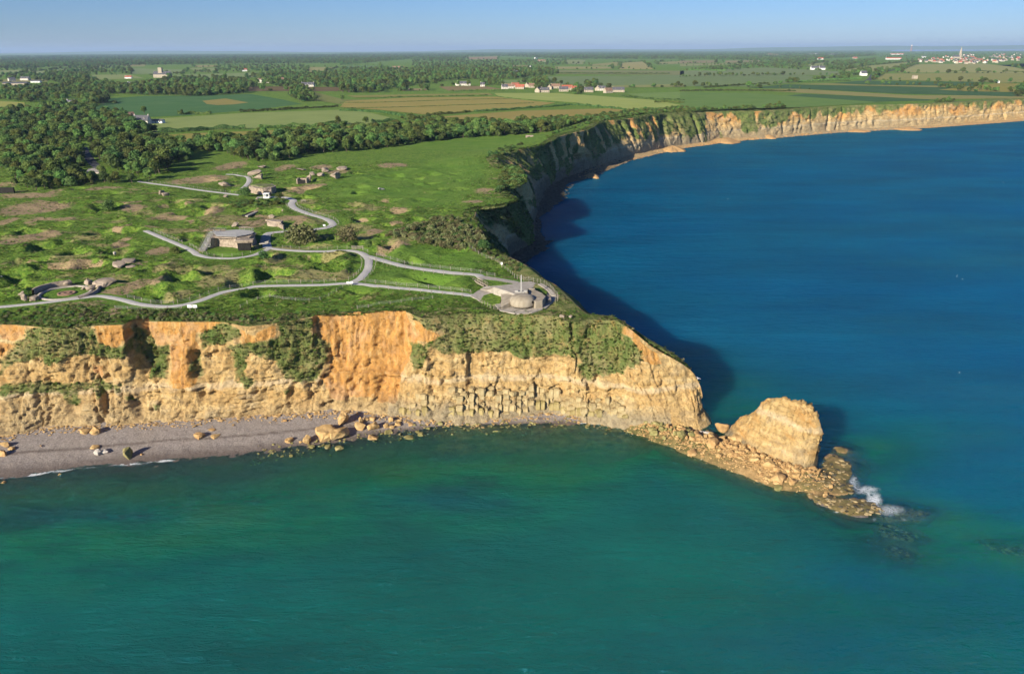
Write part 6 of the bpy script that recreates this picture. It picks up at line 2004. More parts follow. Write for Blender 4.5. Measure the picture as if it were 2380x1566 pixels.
for sx in (-1.25, 1.15):
    mb_ = MB()
    mb_.box((pp[0] + sx, pp[1] - .2, rz_ + .32), (.95, .5, .64), sx * .1)
    mb_.build('tablet', MGRANITE, B1G, bevel=.04)

# grass plots, sunken stair and steps of the terrace
def plot(name, pts, z, mat=MG):
    mb_ = MB()
    mb_.prism([P(*q, z)[:2] for q in pts], z - .5, z)
    return tag(mb_.build(name, mat), kind='structure')


plot('lawn', [(6, 795, 1000), (6, 830, 945), (6, 900, 925), (6, 990, 922), (6, 1005, 975), (6, 990, 1020), (6, 900, 1035)], GZ + .42)
plot('lawn', [(6, 805, 785), (6, 960, 800), (6, 1120, 828), (6, 1000, 842), (6, 890, 850)], GZ + .36)
plot('lawn', [(6, 1340, 870), (6, 1400, 870), (6, 1460, 910), (6, 1455, 940), (6, 1390, 905)], GZ + .7)
ST = thing('stairway', 'sunken concrete stair with timber rails left of the observation bunker', 'stairs')
sa, sb_ = P(6, 745, 800, GZ + .3), P(6, 850, 858, GZ + .3)
mb_ = MB()
dv = Vector((sb_[0] - sa[0], sb_[1] - sa[1], 0))
an = math.atan2(dv.y, dv.x)
mb_.box(((sa[0] + sb_[0]) / 2, (sa[1] + sb_[1]) / 2, GZ + .31), (dv.length, .75, .06), an)
mb_.build('stair_well_shade', MDARK, ST)  # flat dark sheet painting the shade of the sunken stair
nrm = Vector((-dv.y, dv.x, 0)).normalized()
for s in (-.55, .55):
    mb_ = MB()
    mb_.box(((sa[0] + sb_[0]) / 2 + nrm.x * s, (sa[1] + sb_[1]) / 2 + nrm.y * s, GZ + .42), (dv.length, .22, .34), an)
    mb_.build('side_wall', MCONS, ST)
for s in (-.7, .7):
    mb_ = MB()
    for t in np.linspace(0, 1, 5):
        q = Vector(sa) + dv * t + nrm * s
        mb_.bar(q, q + Vector((0, 0, 1.1)), .05)
    q0, q1 = Vector(sa) + nrm * s, Vector(sa) + dv + nrm * s
    mb_.bar(q0 + Vector((0, 0, 1.05)), q1 + Vector((0, 0, 1.05)), .045)
    mb_.bar(q0 + Vector((0, 0, .6)), q1 + Vector((0, 0, .6)), .035)
    mb_.build('handrail', MWOOD, ST)
ST2 = thing('stairway', 'curved flight of pale steps round the seaward side of the bunker', 'stairs')
line = smooth_line([P(6, 1390, 850, GZ + .5)[:2], P(6, 1440, 875, GZ + .5)[:2], P(6, 1490, 910, GZ + .5)[:2], P(6, 1525, 950, GZ + .5)[:2]], .45)
tg = np.gradient(line, axis=0)
for i in range(len(line) - 1):
    mb_ = MB()
    mb_.box((line[i][0], line[i][1], GZ + .95 - .55 * i / len(line)), (.42, 1.3, .3), math.atan2(tg[i][1], tg[i][0]))
    mb_.build('step', MTERR, ST2)

# ------------------------------------------------------------------ casemate with the viewing platform
B2 = thing('bunker', 'battered concrete casemate carrying a railed viewing platform and stairs', 'bunker')
tz = GZ + 3.4
rough_solid('body', [P(*q, tz)[:2] for q in [(4, 1728, 650), (4, 1790, 634), (4, 1890, 640), (4, 1985, 650), (4, 2080, 632), (4, 2112, 612), (4, 2080, 585), (4, 1980, 572), (4, 1775, 585)]], GZ - .5, tz, MCON, B2, .5, 7, .94, 12, .55)
mb_ = MB()
mb_.prism([P(*q, tz + .35)[:2] for q in [(4, 1775, 632), (4, 1950, 638), (4, 2095, 612), (4, 2120, 600), (4, 2085, 582), (4, 1990, 572), (4, 1770, 585)]], tz - .2, tz + .12)
mb_.build('roof_slab', MCON, B2, bevel=.05)
e = [P(*q, GZ + 1.2) for q in [(4, 1990, 712), (4, 2085, 700)]]
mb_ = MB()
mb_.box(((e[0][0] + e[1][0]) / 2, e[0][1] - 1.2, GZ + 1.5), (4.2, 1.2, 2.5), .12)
mb_.build('embrasure_shade', MDARK, B2)  # solid dark box, its colour stands in for the shaded recess
for zz_, gr in ((2.95, .5), (3.45, .85)):
    mb_ = MB()
    mb_.box(((e[0][0] + e[1][0]) / 2 + .2, e[0][1] - 1.1 + .3, GZ + zz_), (5.0 + gr, 1.9 + gr, .42), .12)
    mb_.build('stepped_lintel', MCON, B2, bevel=.05)
dz_ = tz + .55
deck = [P(*q, dz_) for q in [(4, 1735, 592), (4, 1765, 600), (4, 1790, 626), (4, 1955, 632), (4, 2080, 610), (4, 2100, 592), (4, 2060, 580), (4, 1980, 574), (4, 1870, 580), (4, 1860, 590), (4, 1770, 584)]]
mb_ = MB()
mb_.prism([p[:2] for p in deck], dz_ - .15, dz_)
mb_.build('deck', MDECK, B2)


def railing(parent, pts, h=1.05, gap=1.6, mat=MMETAL, closed=False, r_=.035):
    mb_ = MB()
    seq = list(pts) + ([pts[0]] if closed else [])
    for a, b in zip(seq[:-1], seq[1:]):
        a, b = Vector(a), Vector(b)
        n = max(1, int((b - a).length / gap))
        for i in range(n + 1):
            q = a.lerp(b, i / n)
            mb_.bar(q, q + Vector((0, 0, h)), r_)
        for hh_ in (h, h * .62, h * .3):
            mb_.bar(a + Vector((0, 0, hh_)), b + Vector((0, 0, hh_)), r_ * (1 if hh_ == h else .6))
    return mb_.build('railing', mat, parent)


railing(B2, deck[1:5])
railing(B2, deck[4:8])
railing(B2, deck[8:11] + [deck[0]])
s0, s1 = Vector(P(4, 1668, 752, GZ + .1)), Vector(P(4, 1752, 596, dz_))
hd = Vector((s1.x - s0.x, s1.y - s0.y, 0))
sn = Vector((-hd.y, hd.x, 0)).normalized()
ns = 22
for i in range(ns):
    q = s0.lerp(s1, (i + .5) / ns)
    mb_ = MB()
    mb_.box((q.x, q.y, q.z), (hd.length / ns * .95, 2.0, .07), math.atan2(hd.y, hd.x))
    mb_.build('step', MDECK, B2)
for s in (-1.08, 1.08):
    mb_ = MB()
    mb_.bar(s0 + sn * s - Vector((0, 0, .15)), s1 + sn * s - Vector((0, 0, .15)), .12)
    mb_.build('stringer', MMETAL, B2)
    railing(B2, [s0 + sn * s, s1 + sn * s], 1.05, 1.3, MWOOD, r_=.05)
for i in range(1, 4):
    q = s0.lerp(s1, i / 4)
    mb_ = MB()
    mb_.box((q.x, q.y, (q.z + GZ) / 2 - .2), (.2, 1.8, max(.3, q.z - GZ)), math.atan2(hd.y, hd.x))
    mb_.build('trestle', MMETAL, B2)
# concrete steps right of it
ST3 = thing('stairway', 'broad low concrete steps right of the casemate with the platform', 'stairs')
a, b = Vector(P(5, 530, 690, GZ + .3)), Vector(P(5, 545, 640, GZ + .3))
for i in range(5):
    q = a.lerp(b, i / 4)
    mb_ = MB()
    mb_.box((q.x, q.y, GZ + .30 + .10 * i), (3.0, 1.5, .3))
    mb_.build('step', MTERR, ST3)

# ------------------------------------------------------------------ upper bunker, kiosk, open shelter, far bunker
B3 = thing('bunker', 'collapsed grass-topped concrete bunker behind the white kiosk', 'bunker')
t3 = GZ + 3.0
rough_solid('body', [P(*q, t3)[:2] for q in [(5, 398, 215), (5, 440, 228), (5, 520, 240), (5, 590, 232), (5, 632, 215), (5, 600, 196), (5, 470, 198)]], GZ - .5, t3, MCON, B3, .75, 6, .95, 31, .45)
rough_solid('turf_cap', [P(*q, t3 + .2)[:2] for q in [(5, 415, 210), (5, 520, 226), (5, 610, 214), (5, 590, 199), (5, 480, 200)]], t3 - .4, t3 + .45, ML_GORSE, B3, .35, 4, .9, 33, .6)
q = P(5, 545, 282, GZ + 1)
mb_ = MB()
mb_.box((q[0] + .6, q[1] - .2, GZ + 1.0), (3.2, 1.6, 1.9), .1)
mb_.build('embrasure_shade', MDARK, B3)  # dark box painting the shade inside the bunker front
K = thing('kiosk', 'small white information kiosk on the gravel before the collapsed bunker', 'kiosk', P(5, 552, 315, GZ + .3))
mb_ = MB()
mb_.box((0, 0, .1), (2.6, 1.9, .2))
mb_.build('floor_slab', MWHITE, K)
for sx in (-1.15, -.2, 1.15):
    mb_ = MB()
    mb_.box((sx, -.75, 1.1), (.22, .22, 1.9))
    mb_.build('post', MWHITE, K)
mb_ = MB()
mb_.box((0, .1, 2.12), (2.8, 2.1, .22), 0, .95)
mb_.build('roof', MWHITE, K)
mb_ = MB()
mb_.box((0, .75, 1.1), (2.5, .12, 1.9))
mb_.build('back_panel', MWHITE, K)
for sx, w_ in ((-.68, .7), (.5, 1.0)):
    mb_ = MB()
    mb_.box((sx, .62, 1.2), (w_, .1, 1.2))
    mb_.build('window', MGLASS, K)
B4 = thing('shelter', 'roofless square concrete shelter with open dark front on the upper meadow', 'bunker')
c4 = P(5, 842, 200, GZ)
for cx_, w_, d_, h_ in ((-2.3, .6, 3.4, 2.6), (2.3, .6, 3.4, 2.9)):
    rough_solid('wall', [(c4[0] + cx_ - w_ / 2, c4[1]), (c4[0] + cx_ + w_ / 2, c4[1]), (c4[0] + cx_ + w_ / 2 + .3, c4[1] + d_), (c4[0] + cx_ - w_ / 2 - .3, c4[1] + d_)], GZ - .5, GZ + h_, MCON, B4, .15, 3, .95, 41)
rough_solid('wall', [(c4[0] - 2.3, c4[1] + 2.9), (c4[0] + 2.3, c4[1] + 2.9), (c4[0] + 2.3, c4[1] + 3.5), (c4[0] - 2.3, c4[1] + 3.5)], GZ - .5, GZ + 2.5, MCON, B4, .12, 3, .95, 43)
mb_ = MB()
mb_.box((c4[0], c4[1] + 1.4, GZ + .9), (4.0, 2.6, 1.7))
mb_.build('interior_shade', MDARK, B4)  # solid block coloured dark in place of the shaded inside
B5 = thing('bunker', 'small lone concrete lookout by the far end of the green meadow', 'bunker')
c5 = P(2, 1312, 742, GZ)
rough_solid('body', [(c5[0] - 3, c5[1]), (c5[0] + 3, c5[1]), (c5[0] + 3, c5[1] + 4), (c5[0] - 3, c5[1] + 4)], GZ - .5, GZ + 2.6, MCON, B5, .3, 3, .92, 51)
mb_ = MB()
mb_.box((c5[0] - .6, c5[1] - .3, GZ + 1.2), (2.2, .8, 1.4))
mb_.build('opening', MDARK, B5)  # dark box on the front paints the shade of the doorway
mb_ = MB()
mb_.box((c5[0] + 5, c5[1] + 4, GZ + .3), (8, 3, .7), .2)
mb_.build('apron_slab', MTERR, B5)

# ------------------------------------------------------------------ gun pits
GP = thing('gun_pit', 'round open gun pit with concrete ring and grassed floor by the near path', 'gun pit')
gc = P(4, 545, 1100, GZ)
lathe('ring_kerb', [(6.1, GZ - .3), (6.1, GZ + .32), (6.9, GZ + .34), (7.0, GZ - .3)], gc[0], gc[1], MTERR, GP, 56, noise=.02, seed=3)
lathe('gun_base', [(2.4, GZ - .2), (2.4, GZ + .22), (1.9, GZ + .24), (1.85, GZ + .16), (1.2, GZ + .16), (1.15, GZ + .26), (.5, GZ + .26), (.45, GZ + .14), (0, GZ + .14)], gc[0] + .4, gc[1] - .3, MTILEB, GP, 40)
lathe('pit_wall', [(8.0, GZ - .3), (7.9, GZ + 1.5), (8.5, GZ + 1.6), (8.7, GZ - .3)], gc[0], gc[1], MCON, GP, 26, math.radians(112), math.radians(192), noise=.02, seed=8)
lathe('pit_wall', [(8.0, GZ - .3), (7.9, GZ + .7), (8.5, GZ + .75), (8.7, GZ - .3)], gc[0], gc[1], MCON, GP, 20, math.radians(-40), math.radians(30), noise=.02, seed=9)
GP2 = thing('gun_pit', 'half-buried concrete gun pit with a broken arch behind the viewing platform', 'gun pit')
g2 = P(5, 650, 548, GZ)
lathe('pit_wall', [(3.6, GZ - .4), (3.55, GZ + 1.3), (4.1, GZ + 1.4), (4.4, GZ - .4)], g2[0] - 1, g2[1] + 3.5, MCON, GP2, 24, math.radians(150), math.radians(300), noise=.04, seed=5)
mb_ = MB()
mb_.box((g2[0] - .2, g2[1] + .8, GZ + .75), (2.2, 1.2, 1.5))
mb_.build('opening', MDARK, GP2)  # dark box paints the shade under the broken arch
rough_solid('roof_slab', [P(*q_, GZ + 1.8)[:2] for q_ in [(5, 540, 495), (5, 600, 488), (5, 690, 500), (5, 670, 515), (5, 590, 508)]], GZ + 1.3, GZ + 1.9, MCON, GP2, .2, 3, .95, 61)
rough_solid('leaning_slab', [P(*q_, GZ + 1.4)[:2] for q_ in [(5, 655, 510), (5, 700, 545), (5, 690, 552), (5, 640, 520)]], GZ - .3, GZ + 1.5, MCON, GP2, .15, 3, .8, 63)
TR = thing('trench', 'short sunken trench with concrete lining on the cratered slope', 'trench')
t_ = P(5, 385, 465, GZ)
mb_ = MB()
mb_.box((t_[0] + .8, t_[1] + 4, GZ + .1), (1.2, 9, .5), -.15)
mb_.build('lining_wall', MTERR, TR)
mb_ = MB()
mb_.box((t_[0] - .6, t_[1] + 4, GZ + .16), (1.6, 8.6, .4), -.15)
mb_.build('trench_shade', MDARK, TR)  # raised dark box, shade of the trench bottom put into its colour

CHUNKS = [(4, 1330, 290, 50, 38, 'concrete', 'pale broken concrete wedge lying in the grass below the upper path, left piece'), (4, 1362, 298, 55, 26, 'concrete_slab', 'pale broken concrete wedge lying in the grass below the upper path, right piece'), (4, 1860, 222, 98, 38, 'concrete', 'angular concrete lump inside the loop of the upper path'), (4, 2095, 124, 112, 34, 'concrete_slab', 'long low concrete block beside the end of the upper path'),
          (4, 2138, 165, 95, 42, 'concrete', 'tilted concrete slab above the collapsed bunker'), (4, 1860, 308, 46, 14, 'concrete', 'small flat concrete piece beside the upper path'), (4, 542, 1042, 76, 40, 'concrete_slab', 'broken concrete slab on the back rim of the round gun pit'), (4, 722, 1032, 70, 44, 'concrete_slab', 'square concrete block right of the round gun pit'), (4, 842, 1045, 165, 58, 'concrete_slab', 'largest tilted concrete slab right of the round gun pit'),
          (4, 742, 1078, 76, 40, 'concrete', 'pale angular block on the ring of the gun pit'), (4, 688, 1072, 42, 22, 'concrete', 'small block beside the ring of the gun pit'), (4, 172, 1130, 60, 40, 'concrete', 'jagged concrete chunk left of the round gun pit, upper'), (4, 194, 1164, 50, 54, 'concrete', 'upright concrete chunk left of the round gun pit'), (4, 285, 1162, 78, 40, 'concrete_slab', 'leaning concrete slab left of the round gun pit'), (4, 262, 1168, 40, 20, 'concrete', 'small stone under the leaning slab'),
          (4, 960, 880, 110, 26, 'concrete_slab', 'half-buried concrete roof slab in the grass hollow'), (4, 1055, 850, 100, 22, 'concrete_slab', 'long grey slab edge behind the half-buried roof'), (4, 1072, 888, 70, 14, 'concrete_slab', 'flat pale slab in front of the half-buried roof'), (4, 1942, 556, 54, 36, 'concrete', 'pointed concrete stump behind the viewing platform'), (4, 945, 788, 26, 28, 'white', 'small upright pale stone in the crater field'), (4, 920, 765, 16, 26, 'white', 'white marker stone on the crater rim'),
          (5, 925, 130, 56, 28, 'concrete', 'pale boulder of concrete above the roofless shelter'), (5, 902, 176, 34, 58, 'concrete_slab', 'upright leaning concrete slab right of the roofless shelter'), (5, 990, 136, 66, 28, 'concrete_slab', 'flat-topped concrete block right of the leaning slab'), (5, 1032, 98, 54, 36, 'concrete', 'broken concrete pair on the bare patch'), (5, 1117, 155, 108, 52, 'concrete', 'large tan concrete boulder alone on the upper meadow'), (5, 1170, 84, 90, 20, 'concrete_slab', 'low concrete strip at the far meadow edge'), (5, 1205, 86, 26, 24, 'concrete', 'small block ending the low concrete strip'),
          (5, 850, 88, 105, 10, 'concrete_slab', 'thin fallen concrete beam in the grass'), (5, 502, 72, 74, 22, 'concrete', 'pale concrete lump under the trees'), (5, 1500, 248, 66, 16, 'white', 'flat pale boulder sunk in the meadow'), (5, 590, 482, 44, 28, 'concrete', 'concrete chunk on top of the half-buried pit'), (5, 680, 430, 16, 22, 'concrete', 'little concrete stub on the pit bank'), (5, 470, 334, 32, 20, 'concrete', 'small boulder in the scrub below the kiosk'), (6, 1605, 1195, 60, 50, 'concrete_slab', 'broken concrete ledge on the edge below the terrace'), (6, 1690, 1200, 50, 60, 'concrete', 'upright concrete block beside the broken ledge on the edge'), (4, 10, 968, 18, 10, 'white', 'tiny white stone in the hollow at the left')]
for i, (k, x, y, w, h, kind, lab) in enumerate(CHUNKS):
    p = P(k, x, y, GZ)
    z = gz(p[0], p[1]) if k != 6 else GZ - .8
    rock_at('concrete_block', k, x, y, w, h, kind, lab, 'concrete block', z, 'blown-up bunker fragments', .9, i, sink=.06, tilt=.22)

# ------------------------------------------------------------------ fences, signs, gate
POST = mb_mesh(MB().box((0, 0, .55), (.13, .13, 1.2), 0, .9), 'post', MWOOD)


def offset_line(ln, d):
    tg = np.gradient(ln, axis=0)
    n = np.stack([-tg[:, 1], tg[:, 0]], -1)
    n /= np.linalg.norm(n, axis=1, keepdims=True) + 1e-9
    return ln + n * d


def fence(line, label, gap=3.2, h=1.0, zoff=0.0, skip=None):
    ln = smooth_line(line, .6)[:, :2] if not isinstance(line, np.ndarray) else line
    cs = np.concatenate([[0], np.cumsum(np.linalg.norm(np.diff(ln, axis=0), axis=1))])
    L = cs[-1]
    n = max(2, int(L / gap) + 1)
    s = np.linspace(0, L, n)
    x, y = np.interp(s, cs, ln[:, 0]), np.interp(s, cs, ln[:, 1])
    z = ground_z(x, y) + zoff
    f = thing('fence', label, 'fence', (x[0], y[0], z[0]), 0, 'post and wire fences')
    tops = []
    for i in range(n):
        link('post', POST, f, (x[i] - x[0], y[i] - y[0], z[i] - z[0]), (random.uniform(-.06, .06), random.uniform(-.06, .06), random.uniform(0, 1)), (1, 1, h * random.uniform(.9, 1.1)))
        tops.append(Vector((x[i] - x[0], y[i] - y[0], z[i] - z[0])))
    w = MB()
    for a, b in zip(tops[:-1], tops[1:]):
        for hh_ in (.4, .7, 1.0):
            w.bar(a + Vector((0, 0, hh_ * h)), b + Vector((0, 0, hh_ * h)), .012, 3)
    w.build('wire', MMETAL, f, recalc=False)
    return f


LA, LB, LC, LD, LE, LF, LG = (PATH_LINES[k][0] for k in 'ABCDEFG')
sa = [i for i in range(len(LA))]
iA = lambda k, x, y: int(np.argmin(np.hypot(LA[:, 0] - P(k, x, y)[0], LA[:, 1] - P(k, x, y)[1])))
fence(offset_line(LA, 2.0)[iA(4, 1000, 1155):iA(4, 1480, 1205)], 'wire fence on the uphill side of the near path, left stretch with wire mesh')
fence(offset_line(LA, 2.0)[iA(4, 1500, 1205):iA(5, 1150, 1025)], 'wire fence on the uphill side of the near path, long middle stretch')
fence(offset_line(LA, 2.0)[iA(5, 1330, 1030):iA(6, 700, 945)], 'wire fence between the lower lawn and the path to the terrace')
fence(offset_line(LA, -2.0)[iA(5, 1500, 1045):iA(6, 700, 945)], 'wire fence on the cliff side of the path to the terrace')
fence(offset_line(LC, 2.4)[2:-6], 'wire fence on the uphill side of the upper path to the terrace')
fence(offset_line(LC, -2.4)[4:int(len(LC) * .72)], 'wire fence on the lawn side of the upper path to the terrace')
fence(offset_line(LB, -2.1)[3:22], 'wire fence on the right side of the connecting path')
fence(offset_line(LB, 2.1)[2:24], 'wire fence on the left side of the connecting path')
fence(offset_line(LB, -2.1)[28:-4], 'wire fence behind the level path below the dark bushes')
fence(offset_line(LD, -1.9)[6:int(len(LD) * .55)], 'curved fence round the grass bank under the viewing platform')
fence(offset_line(LD, -1.9)[int(len(LD) * .62):-2], 'wire fence along the path left of the viewing platform')
fence(offset_line(LE, -2.3)[14:50], 'wire fence on the near side of the path to the bend')
fence(offset_line(LE, -2.3)[50:-22], 'wire fence round the outer side of the winding path')
fence(offset_line(LE, 2.3)[56:-26], 'wire fence on the inner side of the winding path')
fence(offset_line(LF, -2.2)[2:-4], 'wire fence above the uppermost path')
fence(offset_line(LG, -2.0)[1:-2], 'wire fence inside the hook of the uppermost path')
fence([P(5, *q)[:2] for q in [(335, 1230), (385, 1200), (490, 1165), (560, 1158), (690, 1160), (830, 1162), (940, 1155), (1000, 1135), (1090, 1100), (1135, 1080), (1180, 1055)]], 'old leaning fence across the grassy slope above the cliff', 3.4, .85)
fence([P(5, *q)[:2] for q in [(1300, 1215), (1400, 1212), (1490, 1200), (1575, 1195), (1665, 1188), (1750, 1182), (1835, 1175), (1925, 1160)]], 'old fence along the brink above the orange scarp', 2.6, .85)
fence([P(7, *q)[:2] for q in [(800, 105), (900, 108), (1000, 105), (1130, 108), (1260, 105)]], 'low fence on the brink left of the white double sign', 3.2, .8)
fence([P(6, *q, GZ)[:2] for q in [(690, 500), (780, 545), (860, 575), (940, 592), (1010, 650), (1075, 690), (1135, 745)]], 'fence along the bay cliff above the upper lawn', 2.2, 1.0)
fence([P(6, *q, GZ + .3)[:2] for q in [(1135, 760), (1225, 795), (1310, 800), (1380, 822), (1450, 850), (1500, 890), (1545, 945), (1568, 985), (1540, 1015)]], 'wooden post fence round the seaward edge of the terrace', 1.5, 1.15, .2)
fence([P(6, *q, GZ)[:2] for q in [(790, 1020), (850, 1050), (900, 1075), (970, 1095)]], 'stepped wooden rail along the terrace edge above the cliff', 1.2, 1.0)


def sign(k, x, y, label, w=1.0, h=.7, tall=1.3, double=False, rz=0.0):
    p = P(k, x, y, GZ)
    p = (p[0], p[1], gz(p[0], p[1]) + .05)
    s = thing('sign', label, 'sign', p, rz, 'white information signs')
    for j in ((-.55, .55) if double else (0,)):
        mb_ = MB()
        mb_.box((j * w * 1.05, 0, tall - h * .4), (w, .07, h))
        mb_.build('panel', MWHITE, s)
        mb_ = MB()
        mb_.box((j * w * 1.05, .06, tall / 2 - .2), (.1, .08, tall))
        mb_.build('post', MWOOD, s)
    return s


sign(4, 1595, 1258, 'white double information sign at the brink below the near path', 1.15, .75, 1.7, True)
sign(5, 1240, 1042, 'white double sign at the fork of the two lower paths', .85, .55, 1.2, True)
sign(5, 1028, 562, 'white lectern sign at the bend of the winding path', .9, .6, 1.2)
sign(5, 850, 580, 'white leaning sign beside the path above the dark bushes', .8, .5, 1.1, False, .3)
sign(6, 1008, 655, 'small white warning sign on the bay cliff fence', .6, .8, 1.6)
sign(5, 600, 275, 'small white panel beside the collapsed bunker', .9, .3, 1.3)
BN = thing('bench', 'dark slatted bench beside the gravel bend below the kiosk', 'bench', P(5, 855, 348, GZ + .1), .3)
for name_, c, s_ in (('seat', (0, 0, .45), (2.2, .5, .08)), ('backrest', (0, .25, .8), (2.2, .08, .4)), ('leg', (-.9, 0, .22), (.1, .45, .45)), ('leg', (.9, 0, .22), (.1, .45, .45))):
    mb_ = MB()
    mb_.box(c, s_)
    mb_.build(name_, MWOOD, BN)
g_ = P(5, 1258, 742, GZ)
GT = thing('gate', 'pale wooden field gate behind the path junction', 'gate', (g_[0], g_[1], GZ + .1))
for hh_ in (.25, .5, .75, 1.0, 1.2):
    mb_ = MB()
    mb_.box((1.85, 0, hh_), (3.6, .06, .10))
    mb_.build('rail', MWOOD, GT)
for sx in (0, 3.7):
    mb_ = MB()
    mb_.box((sx, 0, .65), (.18, .18, 1.4))
    mb_.build('gate_post', MWOOD, GT)
mb_ = MB()
mb_.bar((.1, .05, .25), (3.6, .05, 1.2), .05)
mb_.build('brace', MWOOD, GT)

# ------------------------------------------------------------------ bushes that stand out singly
def bush(k, x, y, w, h, label, kind=2, seed=0):
    p = P(k, x, y, GZ)
    m = SHEET[k][2] * math.hypot(p[1], 63) / FPX
    r = np.random.default_rng(8000 + seed)
    W, Hh = w * m, h * m
    c, nn = crown_points(r, 1100, Hh, W, -.1, 13)
    v, f = leaf_quads(c, nn, max(.16, W * .035), r, .65)
    o = link('bush', mesh_np('bush', v, f, [(ML_GORSE, ML_TREE, ML_DARK)[kind]]), None, (p[0], p[1] + W * .3, gz(p[0], p[1]) - .15))
    return tag(o, label, 'bush')


bush(5, 830, 705, 320, 110, 'large spreading dark bush beside the level path', 0, 1)
bush(5, 1205, 700, 210, 95, 'rounded dark bush left of the field gate', 0, 2)
bush(5, 365, 315, 125, 90, 'round dark bush at the end of the uppermost path', 2, 3)
bush(5, 650, 345, 85, 65, 'pale green bush right of the white kiosk', 1, 4)
bush(5, 1395, 745, 80, 60, 'small green bush right of the field gate', 1, 5)
bush(6, 820, 515, 150, 95, 'dark windswept bush on the bay cliff edge', 2, 6)
bush(4, 1440, 770, 110, 55, 'low green bush below the path left of the platform stairs', 1, 7)
bush(4, 2170, 860, 110, 60, 'dark bush in the hollow below the level path', 2, 8)
bush(5, 510, 850, 100, 60, 'dark bush in the small crater under the casemate', 2, 9)
bush(4, 890, 430, 150, 65, 'dark bramble bush in the upper crater field', 2, 10)

# ------------------------------------------------------------------ houses
def house(k, x, y, wpx, wall, roof, label, dep=7.0, wh=3.0, rh=3.0, rz=0.0, chim=1, win=True, w_m=None, group=None, name='house', gable=True):
    p = P(k, x, y, GZ)
    m = SHEET[k][2] * math.hypot(p[1], 63) / FPX
    W = (wpx * m) if w_m is None else w_m
    t = thing(name, label, 'house' if name == 'house' else name.replace('_', ' '), (p[0], p[1] + dep / 2, GZ + .1), rz, group)
    mb_ = MB()
    a, b = W / 2, dep / 2
    pts = [(-a, -b, -.4), (a, -b, -.4), (a, b, -.4), (-a, b, -.4), (-a, -b, wh), (a, -b, wh), (a, b, wh), (-a, b, wh), (-a, 0, wh + rh), (a, 0, wh + rh)]
    mb_.poly(pts, [(0, 1, 5, 4), (2, 3, 7, 6), (1, 2, 6, 9, 5), (3, 0, 4, 8, 7), (3, 2, 1, 0)])
    mb_.build('wall', wall, t)
    ov = .35
    sl = rh / b
    mb_ = MB()
    e = wh - ov * sl
    th_ = .18
    up = [(-a - ov * .5, -b - ov, e), (a + ov * .5, -b - ov, e), (a + ov * .5, 0, wh + rh), (-a - ov * .5, 0, wh + rh), (-a - ov * .5, b + ov, e), (a + ov * .5, b + ov, e)]
    up = [(q[0], q[1], q[2] + .06) for q in up]
    hi = [(q[0], q[1], q[2] + th_) for q in up]
    mb_.poly(up + hi, [(6, 7, 8, 9), (9, 8, 11, 10), (0, 3, 2, 1), (3, 4, 5, 2), (0, 1, 7, 6), (4, 10, 11, 5), (1, 2, 8, 7), (2, 5, 11, 8), (0, 6, 9, 3), (3, 9, 10, 4)])
    rf = mb_.build('roof', roof, t)
    for c in range(chim):
        cx_ = (-a + .5) if c % 2 == 0 else (a - .5)
        mb_ = MB()
        mb_.box((cx_, 0, wh + rh + .35), (.7, .6, 1.5))
        mb_.build('chimney', wall, rf)
    if win:
        n = max(2, int(W / 3.2))
        for i in range(n):
            xx = -a + W * (i + .5) / n
            isd = i == n // 2
            mb_ = MB()
            mb_.box((xx, -b - .03, 1.05 if isd else 1.55), (1.0, .12, 2.1 if isd else 1.2))
            mb_.build('door' if isd else 'window', MWOOD if isd else MGLASS, t)
        if rh > 2.6:
            for i in range(max(1, n // 2)):
                xx = -a + W * (i + .5) / max(1, n // 2)
                mb_ = MB()
                mb_.box((xx, -b * .55, wh + rh * .42), (1.1, b * .5, 1.2))
                d_ = mb_.build('dormer', wall, t)
                mb_ = MB()
                mb_.box((xx, -b * .82, wh + rh * .42), (.7, .1, .8))
                mb_.build('window', MGLASS, d_)
    return t


house(1, 488, 517, 68, MWHITE, MSLATE, 'white house with slate roof rising from the trees on the left', 6.5, 4.0, 3.2, -.35, 2)
house(1, 522, 540, 100, MWHITE, MSLATE, 'long low white outbuilding before the white house', 4, 2.2, .6, -.3, 0, False, name='outbuilding')
house(1, 976, 640, 104, MWALL, MSLATE, 'stone farmhouse with steep dark slate roof at the pale field', 7, 3.4, 4.2, -.12, 2)
house(1, 1078, 634, 92, MWHITE, MSLATE, 'low lean-to barn joined to the right of the slate-roofed farmhouse', 6, 2.2, 1.2, -.08, 0)
house(1, 893, 600, 52, MSTONE, MTILEB, 'brown-roofed gable building behind the slate-roofed farmhouse', 6, 3, 3, .9, 1)
house(1, 910, 372, 56, MWHITE, MSLATE, 'small white cottage in the distant trees left of centre', 8, 3.2, 3.5, 0, 1)
house(1, 885, 324, 42, MWHITE, MTILE, 'tiny white house behind the distant cottage', 8, 3.5, 3, .1, 1)
house(1, 1410, 432, 34, MWALL, MTILEB, 'white gable end showing among trees above the dark green field', 8, 4, 4, 1.1, 1)
house(1, 1822, 352, 76, MWALL, MTILEB, 'cream building with flat facade beyond the ploughed field', 10, 6, 2, 0, 1)
house(1, 1930, 344, 58, MWALL, MTILEB, 'cream house right of the flat-fronted building', 9, 4, 4, .3, 1)
house(1, 2128, 380, 82, MWALL, MSLATE, 'slate-roofed house beyond the ploughed field', 9, 3.5, 4, 0, 2)
house(1, 2005, 352, 30, MWHITE, MSLATE, 'little white shed left of the slate-roofed house', 7, 3, 2, 0, 0)
house(1, 75, 342, 40, MWALL, MSLATE, 'grey house at the far left, left of the pair', 9, 4, 4, .8, 1)
house(1, 170, 336, 62, MWALL, MSLATE, 'grey house at the far left, right of the pair', 9, 4, 4, -.2, 2)
